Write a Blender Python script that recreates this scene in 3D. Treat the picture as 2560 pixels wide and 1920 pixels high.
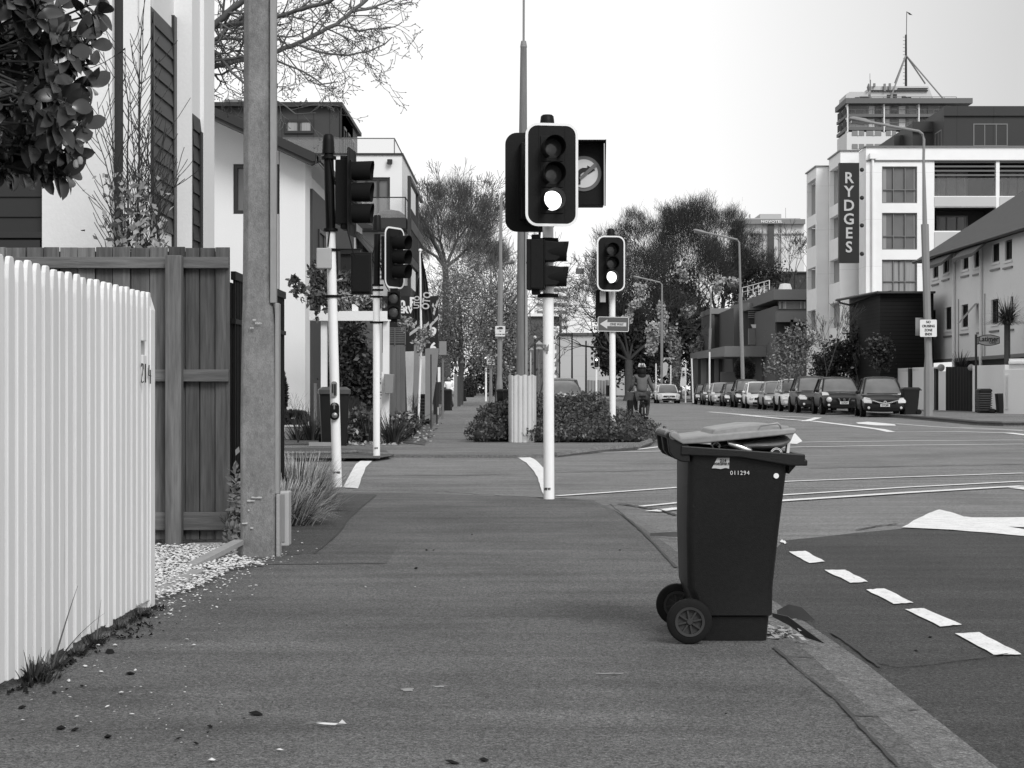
import bpy, bmesh, math, random
import numpy as np
from mathutils import Vector, Matrix, noise as mn
R = math.radians
random.seed(7)
SC = bpy.context.scene
for o in list(bpy.data.objects): bpy.data.objects.remove(o)
COL = SC.collection
# ---------------------------------------------------------------- camera
F = 4300.0; CX = 1300.0; HY = 974.0; CH = 1.12
cam = bpy.data.cameras.new('camera'); co = bpy.data.objects.new('camera', cam); COL.objects.link(co)
co.location = (0, 0, CH); co.rotation_euler = (R(90), 0, 0)
cam.sensor_width = 36; cam.lens = F / 2560 * 36
cam.shift_x = -(CX - 1280) / 2560; cam.shift_y = (HY - 960) / 2560
cam.clip_start = 0.1; cam.clip_end = 6000
SC.camera = co
# ---------------------------------------------------------------- sky
SUN_EL, SUN_AZ = 40, 152         # degrees; azimuth clockwise from +Y (behind, a little to the right)
w = bpy.data.worlds.new('World'); SC.world = w; w.use_nodes = True
nt = w.node_tree; nt.nodes.clear()
out = nt.nodes.new('ShaderNodeOutputWorld'); bg = nt.nodes.new('ShaderNodeBackground')
sky = nt.nodes.new('ShaderNodeTexSky'); sky.sky_type = 'NISHITA'; sky.sun_disc = False
sky.sun_elevation = R(SUN_EL); sky.sun_rotation = R(SUN_AZ); sky.air_density = 1.0; sky.dust_density = 6; sky.ozone_density = 1
bw = nt.nodes.new('ShaderNodeRGBToBW'); nt.links.new(sky.outputs[0], bw.inputs[0])
# an even layer of cloud over the sky: most of the light comes from the layer, slightly uneven
tc = nt.nodes.new('ShaderNodeTexCoord'); nz = nt.nodes.new('ShaderNodeTexNoise'); nz.inputs['Scale'].default_value = 1.6
nz.inputs['Detail'].default_value = 3
nt.links.new(tc.outputs['Generated'], nz.inputs['Vector'])
sx = nt.nodes.new('ShaderNodeSeparateXYZ'); nt.links.new(tc.outputs['Generated'], sx.inputs[0])
def wm(op, a, b, c=None):
    n = nt.nodes.new('ShaderNodeMath'); n.operation = op
    for i, q in enumerate((a, b, c)):
        if q is None: continue
        if isinstance(q, (int, float)): n.inputs[i].default_value = q
        else: nt.links.new(q, n.inputs[i])
    return n.outputs[0]
cloud = wm('MULTIPLY_ADD', nz.outputs[0], 2.0, 7.9)
drop = wm('MINIMUM', wm('MULTIPLY', wm('MAXIMUM', wm('SUBTRACT', sx.outputs[0], 0.09), 0.0), 17.0), 3.1)
cloud = wm('SUBTRACT', cloud, drop)                          # the cloud is thicker towards the right
thick = wm('MAXIMUM', wm('SUBTRACT', sx.outputs[2], 0.08), 0.0)
cloud = wm('MULTIPLY_ADD', thick, -3.0, cloud)
tot = wm('MULTIPLY_ADD', bw.outputs[0], 0.12, cloud)
nt.links.new(tot, bg.inputs[0]); bg.inputs[1].default_value = 0.115
nt.links.new(bg.outputs[0], out.inputs[0])
sun = bpy.data.lights.new('sun', 'SUN'); sun.energy = 2.45; sun.angle = R(28); so = bpy.data.objects.new('sun', sun)
COL.objects.link(so); so.rotation_euler = (R(90 - SUN_EL), 0, R(180 - SUN_AZ + 0))
SC.view_settings.view_transform = 'Standard'; SC.view_settings.look = 'None'
SC.view_settings.exposure = 0.0; SC.view_settings.gamma = 1
SC.render.engine = 'CYCLES'
# ---------------------------------------------------------------- place helpers
def gz(Y): return 0.0 if Y < 19 else (0.1 * (Y - 19) / 9 if Y < 28 else 0.1)
RD = -0.05                                   # carriageway below the footpaths
def gd(py, off=0.0):
    d = F * CH / max(py - HY, 3)
    for _ in range(40): d = 0.5 * d + 0.5 * F * (CH - gz(d) - off) / (py - HY)
    return d
def X(px, d): return (px - CX) * d / F
def Z(py, d): return CH - (py - HY) * d / F
def P(px, py, d): return (X(px, d), d, Z(py, d))
def G(px, py, off=0.0):
    d = gd(py, off); return (X(px, d), d, gz(d) + off)
# ---------------------------------------------------------------- materials
MATS = {}
def mat(name, v, rough=.6, spec=.4, n1=None, n2=None, st=(1, 1, 1), bump=0, bs=60, metal=0, emit=0, coat=0, ramp=None, world=False, spots=None, grain=None, rnd=0, streak=None):
    if name in MATS: return MATS[name]
    m = bpy.data.materials.new(name); m.use_nodes = True; t = m.node_tree; b = t.nodes['Principled BSDF']
    b.inputs['Roughness'].default_value = rough; b.inputs['Specular IOR Level'].default_value = spec
    b.inputs['Metallic'].default_value = metal; b.inputs['Coat Weight'].default_value = coat
    b.inputs['Base Color'].default_value = (v, v, v, 1)
    tcn = t.nodes.new('ShaderNodeTexCoord'); mp = t.nodes.new('ShaderNodeMapping'); mp.inputs['Scale'].default_value = st
    src = tcn.outputs['Object']
    if world:
        g = t.nodes.new('ShaderNodeNewGeometry'); src = g.outputs['Position']
    t.links.new(src, mp.inputs[0])
    def math_(op, a, c, d=None):
        n = t.nodes.new('ShaderNodeMath'); n.operation = op
        for i, q in enumerate((a, c, d)):
            if q is None: continue
            if isinstance(q, (int, float)): n.inputs[i].default_value = q
            else: t.links.new(q, n.inputs[i])
        return n.outputs[0]
    def nz_(sc, det=5, vec=None):
        n = t.nodes.new('ShaderNodeTexNoise'); n.inputs['Scale'].default_value = sc; n.inputs['Detail'].default_value = det
        t.links.new(vec or mp.outputs[0], n.inputs['Vector']); return n.outputs[0]
    cur = None
    for q in (n1, n2):
        if q:
            k = math_('MULTIPLY_ADD', nz_(q[0], q[2] if len(q) > 2 else 5), 2 * q[1], 1 - q[1])
            cur = k if cur is None else math_('MULTIPLY', cur, k)
    if spots:                                 # (scale, threshold, factor): blotches with an edge of their own
        nn = nz_(spots[0], 6); s = math_('GREATER_THAN', nn, spots[1]) if len(spots) < 4 else math_('SMOOTH_MIN', 1.0, math_('MAXIMUM', math_('MULTIPLY', math_('SUBTRACT', nn, spots[1]), spots[3]), 0.0))
        k = math_('MULTIPLY_ADD', s, spots[2] - 1, 1.0)
        cur = k if cur is None else math_('MULTIPLY', cur, k)
    if grain:                                 # stone chips: (cells per metre, amount)
        for (gs_, ga) in grain:
            vo = t.nodes.new('ShaderNodeTexVoronoi'); vo.inputs['Scale'].default_value = gs_; t.links.new(mp.outputs[0], vo.inputs['Vector'])
            sc_ = t.nodes.new('ShaderNodeSeparateColor'); t.links.new(vo.outputs['Color'], sc_.inputs[0])
            k = math_('MULTIPLY_ADD', sc_.outputs[0], 2 * ga, 1 - ga); cur = k if cur is None else math_('MULTIPLY', cur, k)
    if streak:                                # uneven laying: bands across the path
        mp2 = t.nodes.new('ShaderNodeMapping'); mp2.inputs['Scale'].default_value = (.35, 2.6, 1); t.links.new(src, mp2.inputs[0])
        k = math_('MULTIPLY_ADD', nz_(streak[0], 7, mp2.outputs[0]), 2 * streak[1], 1 - streak[1]); cur = k if cur is None else math_('MULTIPLY', cur, k)
        vg = t.nodes.new('ShaderNodeTexVoronoi'); vg.inputs['Scale'].default_value = 2.3; t.links.new(mp.outputs[0], vg.inputs['Vector'])
        k = math_('MULTIPLY_ADD', math_('LESS_THAN', math_('ADD', vg.outputs['Distance'], math_('MULTIPLY', nz_(30, 2), .03)), .05), -.35, 1.0); cur = math_('MULTIPLY', cur, k)
        mr = nz_(.45, 4, mp.outputs[0]); k = math_('MULTIPLY_ADD', math_('MINIMUM', math_('MAXIMUM', math_('MULTIPLY', math_('SUBTRACT', mr, .5), 9.0), 0.0), 1.0), -.16, 1.0); cur = math_('MULTIPLY', cur, k)
    if rnd:                                   # each board its own tone
        oi = t.nodes.new('ShaderNodeObjectInfo'); k = math_('MULTIPLY_ADD', oi.outputs['Random'], 2 * rnd, 1 - rnd); cur = k if cur is None else math_('MULTIPLY', cur, k)
    if ramp:                                  # periodic lines: (axis, period, width, factor)
        sp = t.nodes.new('ShaderNodeSeparateXYZ'); t.links.new(src, sp.inputs[0])
        for (ax, per, wd, fac) in ramp:
            fr = math_('FRACT', math_('DIVIDE', sp.outputs[ax], per), 0)
            lt = math_('LESS_THAN', fr, wd)
            k = math_('MULTIPLY_ADD', lt, fac - 1, 1.0)
            cur = k if cur is None else math_('MULTIPLY', cur, k)
    if cur is not None:
        cur = math_('MULTIPLY', cur, v)
        t.links.new(cur, b.inputs['Base Color'])
    if bump:
        bn = t.nodes.new('ShaderNodeBump'); bn.inputs['Strength'].default_value = bump; bn.inputs['Distance'].default_value = .02
        t.links.new(nz_(bs, 4), bn.inputs['Height']); t.links.new(bn.outputs[0], b.inputs['Normal'])
    if emit:
        b.inputs['Emission Color'].default_value = (1, 1, 1, 1); b.inputs['Emission Strength'].default_value = emit
    m.diffuse_color = (v, v, v, 1)
    MATS[name] = m; return m
def asphalt(name, v, big=.18, fine=.3, rough=.8, spec=.3):
    m = mat(name, v, rough=rough, spec=spec, n1=(1.3, big, 9), n2=(62, fine, 6), spots=(5, .62, .78, 5), bump=.8, bs=90, world=True, grain=[(210, .6), (75, .25)], streak=(1.6, .5))
    return m
M = dict(
 path=asphalt('footpath_asphalt', .125, .35, .7), path2=asphalt('footpath_patch', .075, .2, .6), path3=asphalt('footpath_patch_worn', .10, .2, .6),
 road=asphalt('road_asphalt', .2, .16, .35), road2=asphalt('road_asphalt_dark', .062, .2, .8), pathfar=asphalt('far_footpath_asphalt', .18, .2, .3),
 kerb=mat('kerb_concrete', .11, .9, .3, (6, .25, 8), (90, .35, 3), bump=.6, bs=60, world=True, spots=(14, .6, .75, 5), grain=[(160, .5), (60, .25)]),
 chan=mat('channel_concrete', .17, .9, .2, (4, .4, 9), (40, .5, 6), bump=.8, bs=70, world=True, spots=(7, .57, .6, 5), grain=[(180, .45), (60, .25)]),
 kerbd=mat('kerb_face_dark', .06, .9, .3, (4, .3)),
 mark=mat('road_paint', .74, .7, .2, (9, .25, 8), world=True, spots=(26, .62, .4, 9), grain=[(120, .10)]),
 picket=mat('white_fence_paint', .74, .55, .3, (1.2, .1, 5), (14, .07, 6), st=(3, 3, .4), spots=(2.6, .68, .62, 8), rnd=.06),
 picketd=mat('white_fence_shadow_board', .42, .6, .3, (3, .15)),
 wood=mat('weathered_timber', .13, .8, .2, (1.6, .8, 8), (9, .65, 8), st=(6, 6, .4), bump=.3, bs=30, spots=(.8, .56, .35, 7), rnd=.3),
 woodr=mat('weathered_timber_rail', .15, .8, .2, (1.6, .7, 8), (9, .6, 8), st=(.4, 6, 6), bump=.3, bs=30, spots=(1.3, .6, .6, 9)),
 woodl=mat('pale_timber', .3, .8, .2, (3, .25, 6), st=(5, 5, .4)),
 conc=mat('aged_concrete_pole', .20, .9, .15, (3, .5, 9), (22, .45, 8), st=(1.6, 1.6, .9), bump=.3, bs=90, spots=(22, .62, .55, 8), grain=[(150, .12)]),
 concl=mat('concrete_smooth', .3, .85, .25, (5, .15, 8), (80, .15, 3), bump=.2),
 conduit=mat('conduit_grey', .27, .6, .4, (6, .15), (30, .15), st=(2, 2, .5)),
 polew=mat('white_pole_paint', .86, .35, .5, (5, .05), (30, .05), st=(1, 1, .6), spots=(7, .72, .7, 10)),
 polet=mat('timber_pole', .17, .85, .2, (4, .35, 7), (20, .3, 5), st=(6, 6, .35)),
 poleg=mat('galvanised_pole', .22, .6, .4, (4, .15), st=(1, 1, .4)),
 black=mat('black_housing', .009, .5, .14, (30, .25)), blackb=mat('black_backboard', .012, .6, .12, (60, .4, 3)),
 blackm=mat('black_matt', .010, .8, .1), border=mat('white_reflective_border', .8, .45, .4),
 lens=mat('unlit_lens', .06, .15, .6, (40, .3)), lenslit=mat('lit_lens', .9, .3, .5, emit=2.2),
 binb=mat('dark_bin_plastic', .010, .42, .28, (3, .4, 6), (60, .4, 3), bump=.1, bs=200, spots=(5, .66, 1.5, 4)), binr=mat('bin_rim_plastic', .03, .5, .4), binlid=mat('light_bin_lid', .25, .45, .35, (5, .4, 7), (40, .2), spots=(9, .58, .65, 6)),
 rubber=mat('black_rubber', .012, .75, .1, (30, .3)), bag=mat('grey_plastic_bag', .17, .22, .6, (9, .6, 6), bump=.5, bs=9),
 white=mat('white_paint', .8, .5, .4, (2, .04)), whites=mat('white_render_wall', .74, .85, .2, (.7, .05, 6), (40, .05, 3), bump=.1, bs=40),
 whiteh=mat('hotel_white_render', .84, .8, .2, (.15, .08, 6), (1.5, .06, 6), spots=(.5, .66, .9, 4), ramp=[(2, 3.0, .006, .75)], world=True),
 offw=mat('offwhite_render', .7, .85, .2, (.4, .08, 6), (9, .06), spots=(1.2, .66, .86, 5)),
 greyw=mat('pale_grey_wall', .5, .8, .2, (.6, .05)), midg=mat('mid_grey_cladding', .095, .7, .3, (.4, .1)), midg2=mat('grey_fascia', .2, .7, .3, (.4, .1)),
 darkg=mat('dark_grey_cladding', .035, .6, .3, (.5, .12), ramp=[(0, 2.4, .02, .6)], world=True), darkr=mat('dark_roof', .045, .6, .35, (3, .2), st=(1, 1, 1)),
 darkf=mat('dark_fascia', .022, .5, .4), wb=mat('dark_weatherboard', .018, .55, .35, (2, .2)), frame=mat('dark_window_frame', .015, .4, .5),
 frameg=mat('grey_window_frame', .16, .5, .4), glass=mat('window_glass', .035, .06, .7), glassm=mat('window_glass_pale', .13, .1, .6, (.6, .5, 3)), glassk=mat('car_glass', .13, .12, .6, (1.5, .5, 3)),
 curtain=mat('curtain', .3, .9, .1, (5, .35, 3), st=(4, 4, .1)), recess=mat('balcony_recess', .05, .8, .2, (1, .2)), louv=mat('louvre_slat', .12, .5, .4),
 brick=mat('dark_quoin_block', .055, .85, .2, (2, .3)), slate=mat('roof_slate', .07, .8, .3, (3, .25), (30, .2)),
 brickw=mat('brick_screen', .2, .9, .2, (30, .3)),
 bark=mat('bark', .07, .9, .15, (6, .3)), twig=mat('twig_bark', .105, .9, .15, (2, .4)), twigd=mat('dark_twig_bark', .05, .9, .15),
 leafb=mat('big_glossy_leaf', .035, .24, .7, (5, .8, 5)), leafd=mat('dark_glossy_leaf', .035, .5, .3, (9, .7, 4)), leafm=mat('mid_leaf', .08, .6, .3, (3, .6, 4)), leafl=mat('pale_leaf', .34, .7, .3, (5, .4, 4)),
 leafh=mat('hedge_leaf', .05, .5, .4, (3, .7, 4)), leafh2=mat('hedge_leaf_pale', .11, .5, .4, (6, .5, 4)), leafg=mat('grey_foliage', .17, .8, .2, (1.2, .5, 4)), leafi=mat('ivy_leaf', .035, .5, .4, (4, .6, 4)),
 grassp=mat('pale_dry_grass', .5, .7, .3, (8, .5, 4)), grassd=mat('dark_grass_blade', .04, .6, .3, (8, .5, 4)), grassm=mat('mid_grass', .12, .7, .3, (2, .5)),
 soil=mat('soil', .035, .95, .1, (3, .4, 8), (40, .4), bump=.5, bs=40, world=True), pebble=mat('white_pebbles', .62, .6, .3, (60, .3, 2)), litter=mat('leaf_litter', .14, .9, .1, (20, .8, 4)), deb=mat('dark_debris', .015, .9, .1),
 signw=mat('sign_white', .66, .5, .4, (5, .05)), signt=mat('sign_black', .015, .5, .3), signg=mat('sign_grey', .09, .5, .4), signy=mat('sign_pale', .45, .5, .4), hair=mat('dark_hair', .008, .6, .15, (40, .5)), skin=mat('skin', .35, .6, .3),
 jacket=mat('grey_jacket', .11, .9, .1, (9, .25, 4), bump=.6, bs=14), trous=mat('patterned_cloth', .055, .9, .1, (16, .9, 2)), dark=mat('dark_cloth', .02, .9, .1),
 chrome=mat('chrome', .6, .25, .5, metal=1), lamp=mat('car_headlamp', .55, .1, .7, (20, .3)), plate=mat('number_plate', .6, .5, .4), hub=mat('hubcap', .3, .35, .5, metal=.6),
 iron=mat('corrugated_iron', .54, .55, .4, (5, .12), (30, .1), st=(1, 1, .5)), flagd=mat('flag_dark', .03, .8, .2), umb=mat('umbrella_cloth', .3, .8, .2),
 farw=mat('far_white_wall', .75, .8, .2, (.05, .05)), farg=mat('far_grey_wall', .42, .8, .2, (.03, .08)), fard=mat('far_dark_wall', .1, .8, .2, (.05, .2)), farwin=mat('far_window', .2, .3, .5),
 box=mat('grey_steel_box', .4, .45, .4, (6, .1)), copper=mat('grey_box_face', .22, .55, .4, (6, .1)),
)
# ---------------------------------------------------------------- mesh builder
def dat(o, label=None, cat=None, group=None, kind=None):
    if label: o['label'] = label
    if cat: o['category'] = cat
    if group: o['group'] = group
    if kind: o['kind'] = kind
    return o
def thing(name, label, cat, loc=(0, 0, 0), group=None):
    o = bpy.data.objects.new(name, None); COL.objects.link(o); o.location = loc; o.empty_display_size = .2
    return dat(o, label, cat, group)
def root_loc(p):
    while p.parent: p = p.parent
    return Vector(p.location)
class MB:
    def __init__(s, xf=None): s.v = []; s.f = []; s.xf = xf
    def add(s, vs, fs):
        n = len(s.v)
        if s.xf is not None: vs = [tuple(s.xf @ Vector(q)) for q in vs]
        s.v.extend(vs); s.f.extend([tuple(i + n for i in q) for q in fs]); return s
    def box(s, x0, x1, y0, y1, z0, z1):
        return s.add([(x0, y0, z0), (x1, y0, z0), (x1, y1, z0), (x0, y1, z0), (x0, y0, z1), (x1, y0, z1), (x1, y1, z1), (x0, y1, z1)],
                     [(0, 3, 2, 1), (4, 5, 6, 7), (0, 1, 5, 4), (1, 2, 6, 5), (2, 3, 7, 6), (3, 0, 4, 7)])
    def obox(s, c, sz, rz=0, rx=0, ry=0):
        m = Matrix.Translation(c) @ Matrix.Rotation(rz, 4, 'Z') @ Matrix.Rotation(rx, 4, 'X') @ Matrix.Rotation(ry, 4, 'Y')
        a, b, d = sz[0] / 2, sz[1] / 2, sz[2] / 2
        vs = [m @ Vector(q) for q in [(-a, -b, -d), (a, -b, -d), (a, b, -d), (-a, b, -d), (-a, -b, d), (a, -b, d), (a, b, d), (-a, b, d)]]
        return s.add([tuple(q) for q in vs], [(0, 3, 2, 1), (4, 5, 6, 7), (0, 1, 5, 4), (1, 2, 6, 5), (2, 3, 7, 6), (3, 0, 4, 7)])
    def prism(s, poly, a, b, ax='y'):
        n = len(poly)
        def mk(p, t):
            return {'y': (p[0], t, p[1]), 'x': (t, p[0], p[1]), 'z': (p[0], p[1], t)}[ax]
        vs = [mk(p, a) for p in poly] + [mk(p, b) for p in poly]
        fs = [tuple(range(n))[::-1], tuple(range(n, 2 * n))] + [(i, (i + 1) % n, n + (i + 1) % n, n + i) for i in range(n)]
        return s.add(vs, fs)
    def tube(s, pts, rad, n=8, cap=True):
        pts = [Vector(p) for p in pts]; k = len(pts)
        if not isinstance(rad, (list, tuple)): rad = [rad] * k
        vs = []; fs = []
        for i, p in enumerate(pts):
            d = (pts[min(i + 1, k - 1)] - pts[max(i - 1, 0)])
            if d.length < 1e-9: d = Vector((0, 0, 1))
            d.normalize()
            a = d.orthogonal().normalized() if abs(d.z) > .9 else d.cross(Vector((0, 0, 1))).normalized()
            if abs(d.z) > .9: a = Vector((1, 0, 0)); a = (a - d * a.dot(d)).normalized()
            b = d.cross(a)
            for j in range(n):
                t = 2 * math.pi * j / n
                vs.append(tuple(p + (a * math.cos(t) + b * math.sin(t)) * rad[i]))
        for i in range(k - 1):
            if i and False: pass
            for j in range(n):
                fs.append((i * n + j, i * n + (j + 1) % n, (i + 1) * n + (j + 1) % n, (i + 1) * n + j))
        if cap: fs.append(tuple(range(n))[::-1]); fs.append(tuple(range((k - 1) * n, k * n)))
        return s.add(vs, fs)
    def lathe(s, prof, c=(0, 0, 0), n=24, axis='z'):
        vs = []; fs = []; k = len(prof)
        for (r, h) in prof:
            for j in range(n):
                t = 2 * math.pi * j / n; a, b = r * math.cos(t), r * math.sin(t)
                q = {'z': (a, b, h), 'y': (a, h, b), 'x': (h, a, b)}[axis]
                vs.append((q[0] + c[0], q[1] + c[1], q[2] + c[2]))
        for i in range(k - 1):
            for j in range(n): fs.append((i * n + j, i * n + (j + 1) % n, (i + 1) * n + (j + 1) % n, (i + 1) * n + j))
        ring = prof[0] == prof[-1]
        if prof[0][0] > 1e-6 and not ring: fs.append(tuple(range(n))[::-1])
        if prof[-1][0] > 1e-6 and not ring: fs.append(tuple(range((k - 1) * n, k * n)))
        return s.add(vs, fs)
    def ball(s, c, r, sx=1, sy=1, sz=1, n=10):
        vs = [(c[0], c[1], c[2] - r * sz)]; fs = []; m = n // 2
        for i in range(1, m):
            t = math.pi * i / m
            for j in range(n):
                u = 2 * math.pi * j / n
                vs.append((c[0] + r * sx * math.sin(t) * math.cos(u), c[1] + r * sy * math.sin(t) * math.sin(u), c[2] - r * sz * math.cos(t)))
        vs.append((c[0], c[1], c[2] + r * sz)); L = len(vs) - 1
        for j in range(n): fs.append((0, 1 + (j + 1) % n, 1 + j)); fs.append((L, L - n + j, L - n + (j + 1) % n))
        for i in range(m - 2):
            for j in range(n): fs.append((1 + i * n + j, 1 + i * n + (j + 1) % n, 1 + (i + 1) * n + (j + 1) % n, 1 + (i + 1) * n + j))
        return s.add(vs, fs)
    def sheet(s, pts): return s.add([tuple(p) for p in pts], [tuple(range(len(pts)))])
    def quadg(s, loops, close=True, caps=True):
        n = len(loops[0]); vs = [tuple(p) for L in loops for p in L]; fs = []
        for i in range(len(loops) - 1):
            for j in range(n if close else n - 1): fs.append((i * n + j, i * n + (j + 1) % n, (i + 1) * n + (j + 1) % n, (i + 1) * n + j))
        if caps: fs.append(tuple(range(n))[::-1]); fs.append(tuple(range((len(loops) - 1) * n, len(loops) * n)))
        return s.add(vs, fs)
    def text(s, body, size, o, ux=(1, 0, 0), uy=(0, 0, 1), th=.003, align='CENTER', off=0, sx=1.0, space=1.0, shear=0):
        c = bpy.data.curves.new('t', 'FONT'); c.body = body; c.size = size; c.align_x = align; c.align_y = 'CENTER'
        c.extrude = th / 2; c.offset = off; c.resolution_u = 3; c.space_character = space; c.shear = shear
        ob = bpy.data.objects.new('t', c); COL.objects.link(ob)
        dg = bpy.context.evaluated_depsgraph_get(); me = bpy.data.meshes.new_from_object(ob.evaluated_get(dg))
        ux = Vector(ux).normalized(); uy = Vector(uy).normalized(); un = ux.cross(uy); o = Vector(o)
        vs = [tuple(o + ux * (v.co.x * sx) + uy * v.co.y + un * v.co.z) for v in me.vertices]
        fs = [tuple(p.vertices) for p in me.polygons]
        bpy.data.objects.remove(ob); bpy.data.curves.remove(c); bpy.data.meshes.remove(me)
        return s.add(vs, fs)
    def build(s, name, m, parent=None, smooth=False, bevel=0, seg=2, sub=0, ang=40, fast=False, label=None, cat=None, group=None, kind=None):
        v = np.array(s.v, dtype=np.float64).reshape(-1, 3)
        if parent is not None: off = np.array(root_loc(parent))
        else:
            if kind in ('structure',): off = np.zeros(3)
            else: off = np.array([(v[:, 0].min() + v[:, 0].max()) / 2, (v[:, 1].min() + v[:, 1].max()) / 2, v[:, 2].min()])
        me = bpy.data.meshes.new(name); me.from_pydata((v - off).tolist(), [], s.f); me.materials.append(MATS[m] if isinstance(m, str) and m in MATS else (M[m] if isinstance(m, str) else m))
        if not fast and len(s.f) < 30000:
            bm = bmesh.new(); bm.from_mesh(me); bmesh.ops.recalc_face_normals(bm, faces=bm.faces); bm.to_mesh(me); bm.free()
        o = bpy.data.objects.new(name, me); COL.objects.link(o)
        if parent is None: o.location = off
        else: o.parent = parent
        if sub:
            q = o.modifiers.new('s', 'SUBSURF'); q.levels = sub; q.render_levels = sub
        if bevel:
            q = o.modifiers.new('b', 'BEVEL'); q.width = bevel; q.segments = seg; q.limit_method = 'ANGLE'; q.angle_limit = R(35)
        if smooth:
            me.polygons.foreach_set('use_smooth', [True] * len(me.polygons)); me.set_sharp_from_angle(angle=R(ang))
        return dat(o, label, cat, group, kind)
def copy_thing(root, loc, rz=None, label=None, group=None):
    def cp(o, par):
        c = o.copy(); COL.objects.link(c)
        if par is not None: c.parent = par
        for ch in [q for q in KIDS.get(o.name, [])]: cp(ch, c)
        return c
    KIDS = {}
    for q in bpy.data.objects:
        if q.parent: KIDS.setdefault(q.parent.name, []).append(q)
    c = cp(root, None); c.location = loc
    if rz is not None: c.rotation_euler = (0, 0, rz)
    if label: c['label'] = label
    if group: c['group'] = group
    return c
# wall with real openings: mp(u, v, w) gives a point, w goes into the wall
def wallgrid(mb, mp, u0, u1, v0, v1, holes, depth, back=None):
    us = sorted({u0, u1, *[h[0] for h in holes], *[h[1] for h in holes]}); vs = sorted({v0, v1, *[h[2] for h in holes], *[h[3] for h in holes]})
    for i in range(len(us) - 1):
        for j in range(len(vs) - 1):
            cu, cv = (us[i] + us[i + 1]) / 2, (vs[j] + vs[j + 1]) / 2
            if any(h[0] < cu < h[1] and h[2] < cv < h[3] for h in holes): continue
            mb.sheet([mp(us[i], vs[j], 0), mp(us[i + 1], vs[j], 0), mp(us[i + 1], vs[j + 1], 0), mp(us[i], vs[j + 1], 0)])
    for (a, b, c, d) in holes:
        for (p, q) in (((a, c), (b, c)), ((b, c), (b, d)), ((b, d), (a, d)), ((a, d), (a, c))):
            mb.sheet([mp(p[0], p[1], 0), mp(q[0], q[1], 0), mp(q[0], q[1], depth), mp(p[0], p[1], depth)])
    if back:
        c = [(u0, v0), (u1, v0), (u1, v1), (u0, v1)]
        for i in range(4):
            p, q = c[i], c[(i + 1) % 4]
            mb.sheet([mp(p[0], p[1], 0), mp(q[0], q[1], 0), mp(q[0], q[1], back), mp(p[0], p[1], back)])
        mb.sheet([mp(*q, back) for q in c])
def mbox(mb, mp, u0, u1, v0, v1, w0, w1):
    c = [mp(u, v, w_) for w_ in (w0, w1) for (u, v) in ((u0, v0), (u1, v0), (u1, v1), (u0, v1))]
    mb.add([tuple(q) for q in c], [(0, 1, 2, 3), (4, 7, 6, 5), (0, 4, 5, 1), (1, 5, 6, 2), (2, 6, 7, 3), (3, 7, 4, 0)])
def window(par, mp, h, cols=1, rows=(), fr=.05, depth=.12, fm='frame', gm='glass', curtains=None, name='window'):
    a, b, c, d = h; f = MB()
    w0, w1 = depth * .35, depth * .75
    mbox(f, mp, a, a + fr, c, d, w0, w1); mbox(f, mp, b - fr, b, c, d, w0, w1)
    mbox(f, mp, a + fr, b - fr, d - fr, d, w0, w1); mbox(f, mp, a + fr, b - fr, c, c + fr, w0, w1)
    for i in range(1, cols):
        u = a + (b - a) * i / cols; mbox(f, mp, u - fr * .4, u + fr * .4, c + fr, d - fr, w0 + .004, w1 - .004)
    for r in rows:
        v = c + (d - c) * r; mbox(f, mp, a + fr, b - fr, v - fr * .4, v + fr * .4, w0 + .008, w1 - .008)
    o = f.build(name, fm, par)
    g = MB(); mbox(g, mp, a, b, c, d, w1 + .01, w1 + .03); g.build('pane', gm, o)
    if curtains:
        q = MB()
        for (ca, cb) in curtains: mbox(q, mp, a + (b - a) * ca, a + (b - a) * cb, c + fr, d - fr, w1 - .012, w1 + .006)
        q.build('curtain', 'curtain', o)
    return o
def rrect(x0, x1, z0, z1, r, n=6):
    p = []
    for (cx, cz, a0) in ((x1 - r, z1 - r, 0), (x0 + r, z1 - r, 90), (x0 + r, z0 + r, 180), (x1 - r, z0 + r, 270)):
        for i in range(n + 1): t = R(a0 + 90 * i / n); p.append((cx + r * math.cos(t), cz + r * math.sin(t)))
    return p
def skin(name, m, parent, pts, edges, rad, sub=2):
    off = root_loc(parent) if parent is not None else Vector((0, 0, 0))
    me = bpy.data.meshes.new(name); me.from_pydata([tuple(Vector(p) - off) for p in pts], edges, []); me.materials.append(M[m])
    o = bpy.data.objects.new(name, me); COL.objects.link(o)
    if parent is not None: o.parent = parent
    q = o.modifiers.new('k', 'SKIN'); q.use_smooth_shade = True
    for i, sv in enumerate(me.skin_vertices[0].data):
        r = rad[i]; sv.radius = r if isinstance(r, tuple) else (r, r)
        if i == 0: sv.use_root = True
    q = o.modifiers.new('s', 'SUBSURF'); q.levels = sub; q.render_levels = sub
    return o
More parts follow.
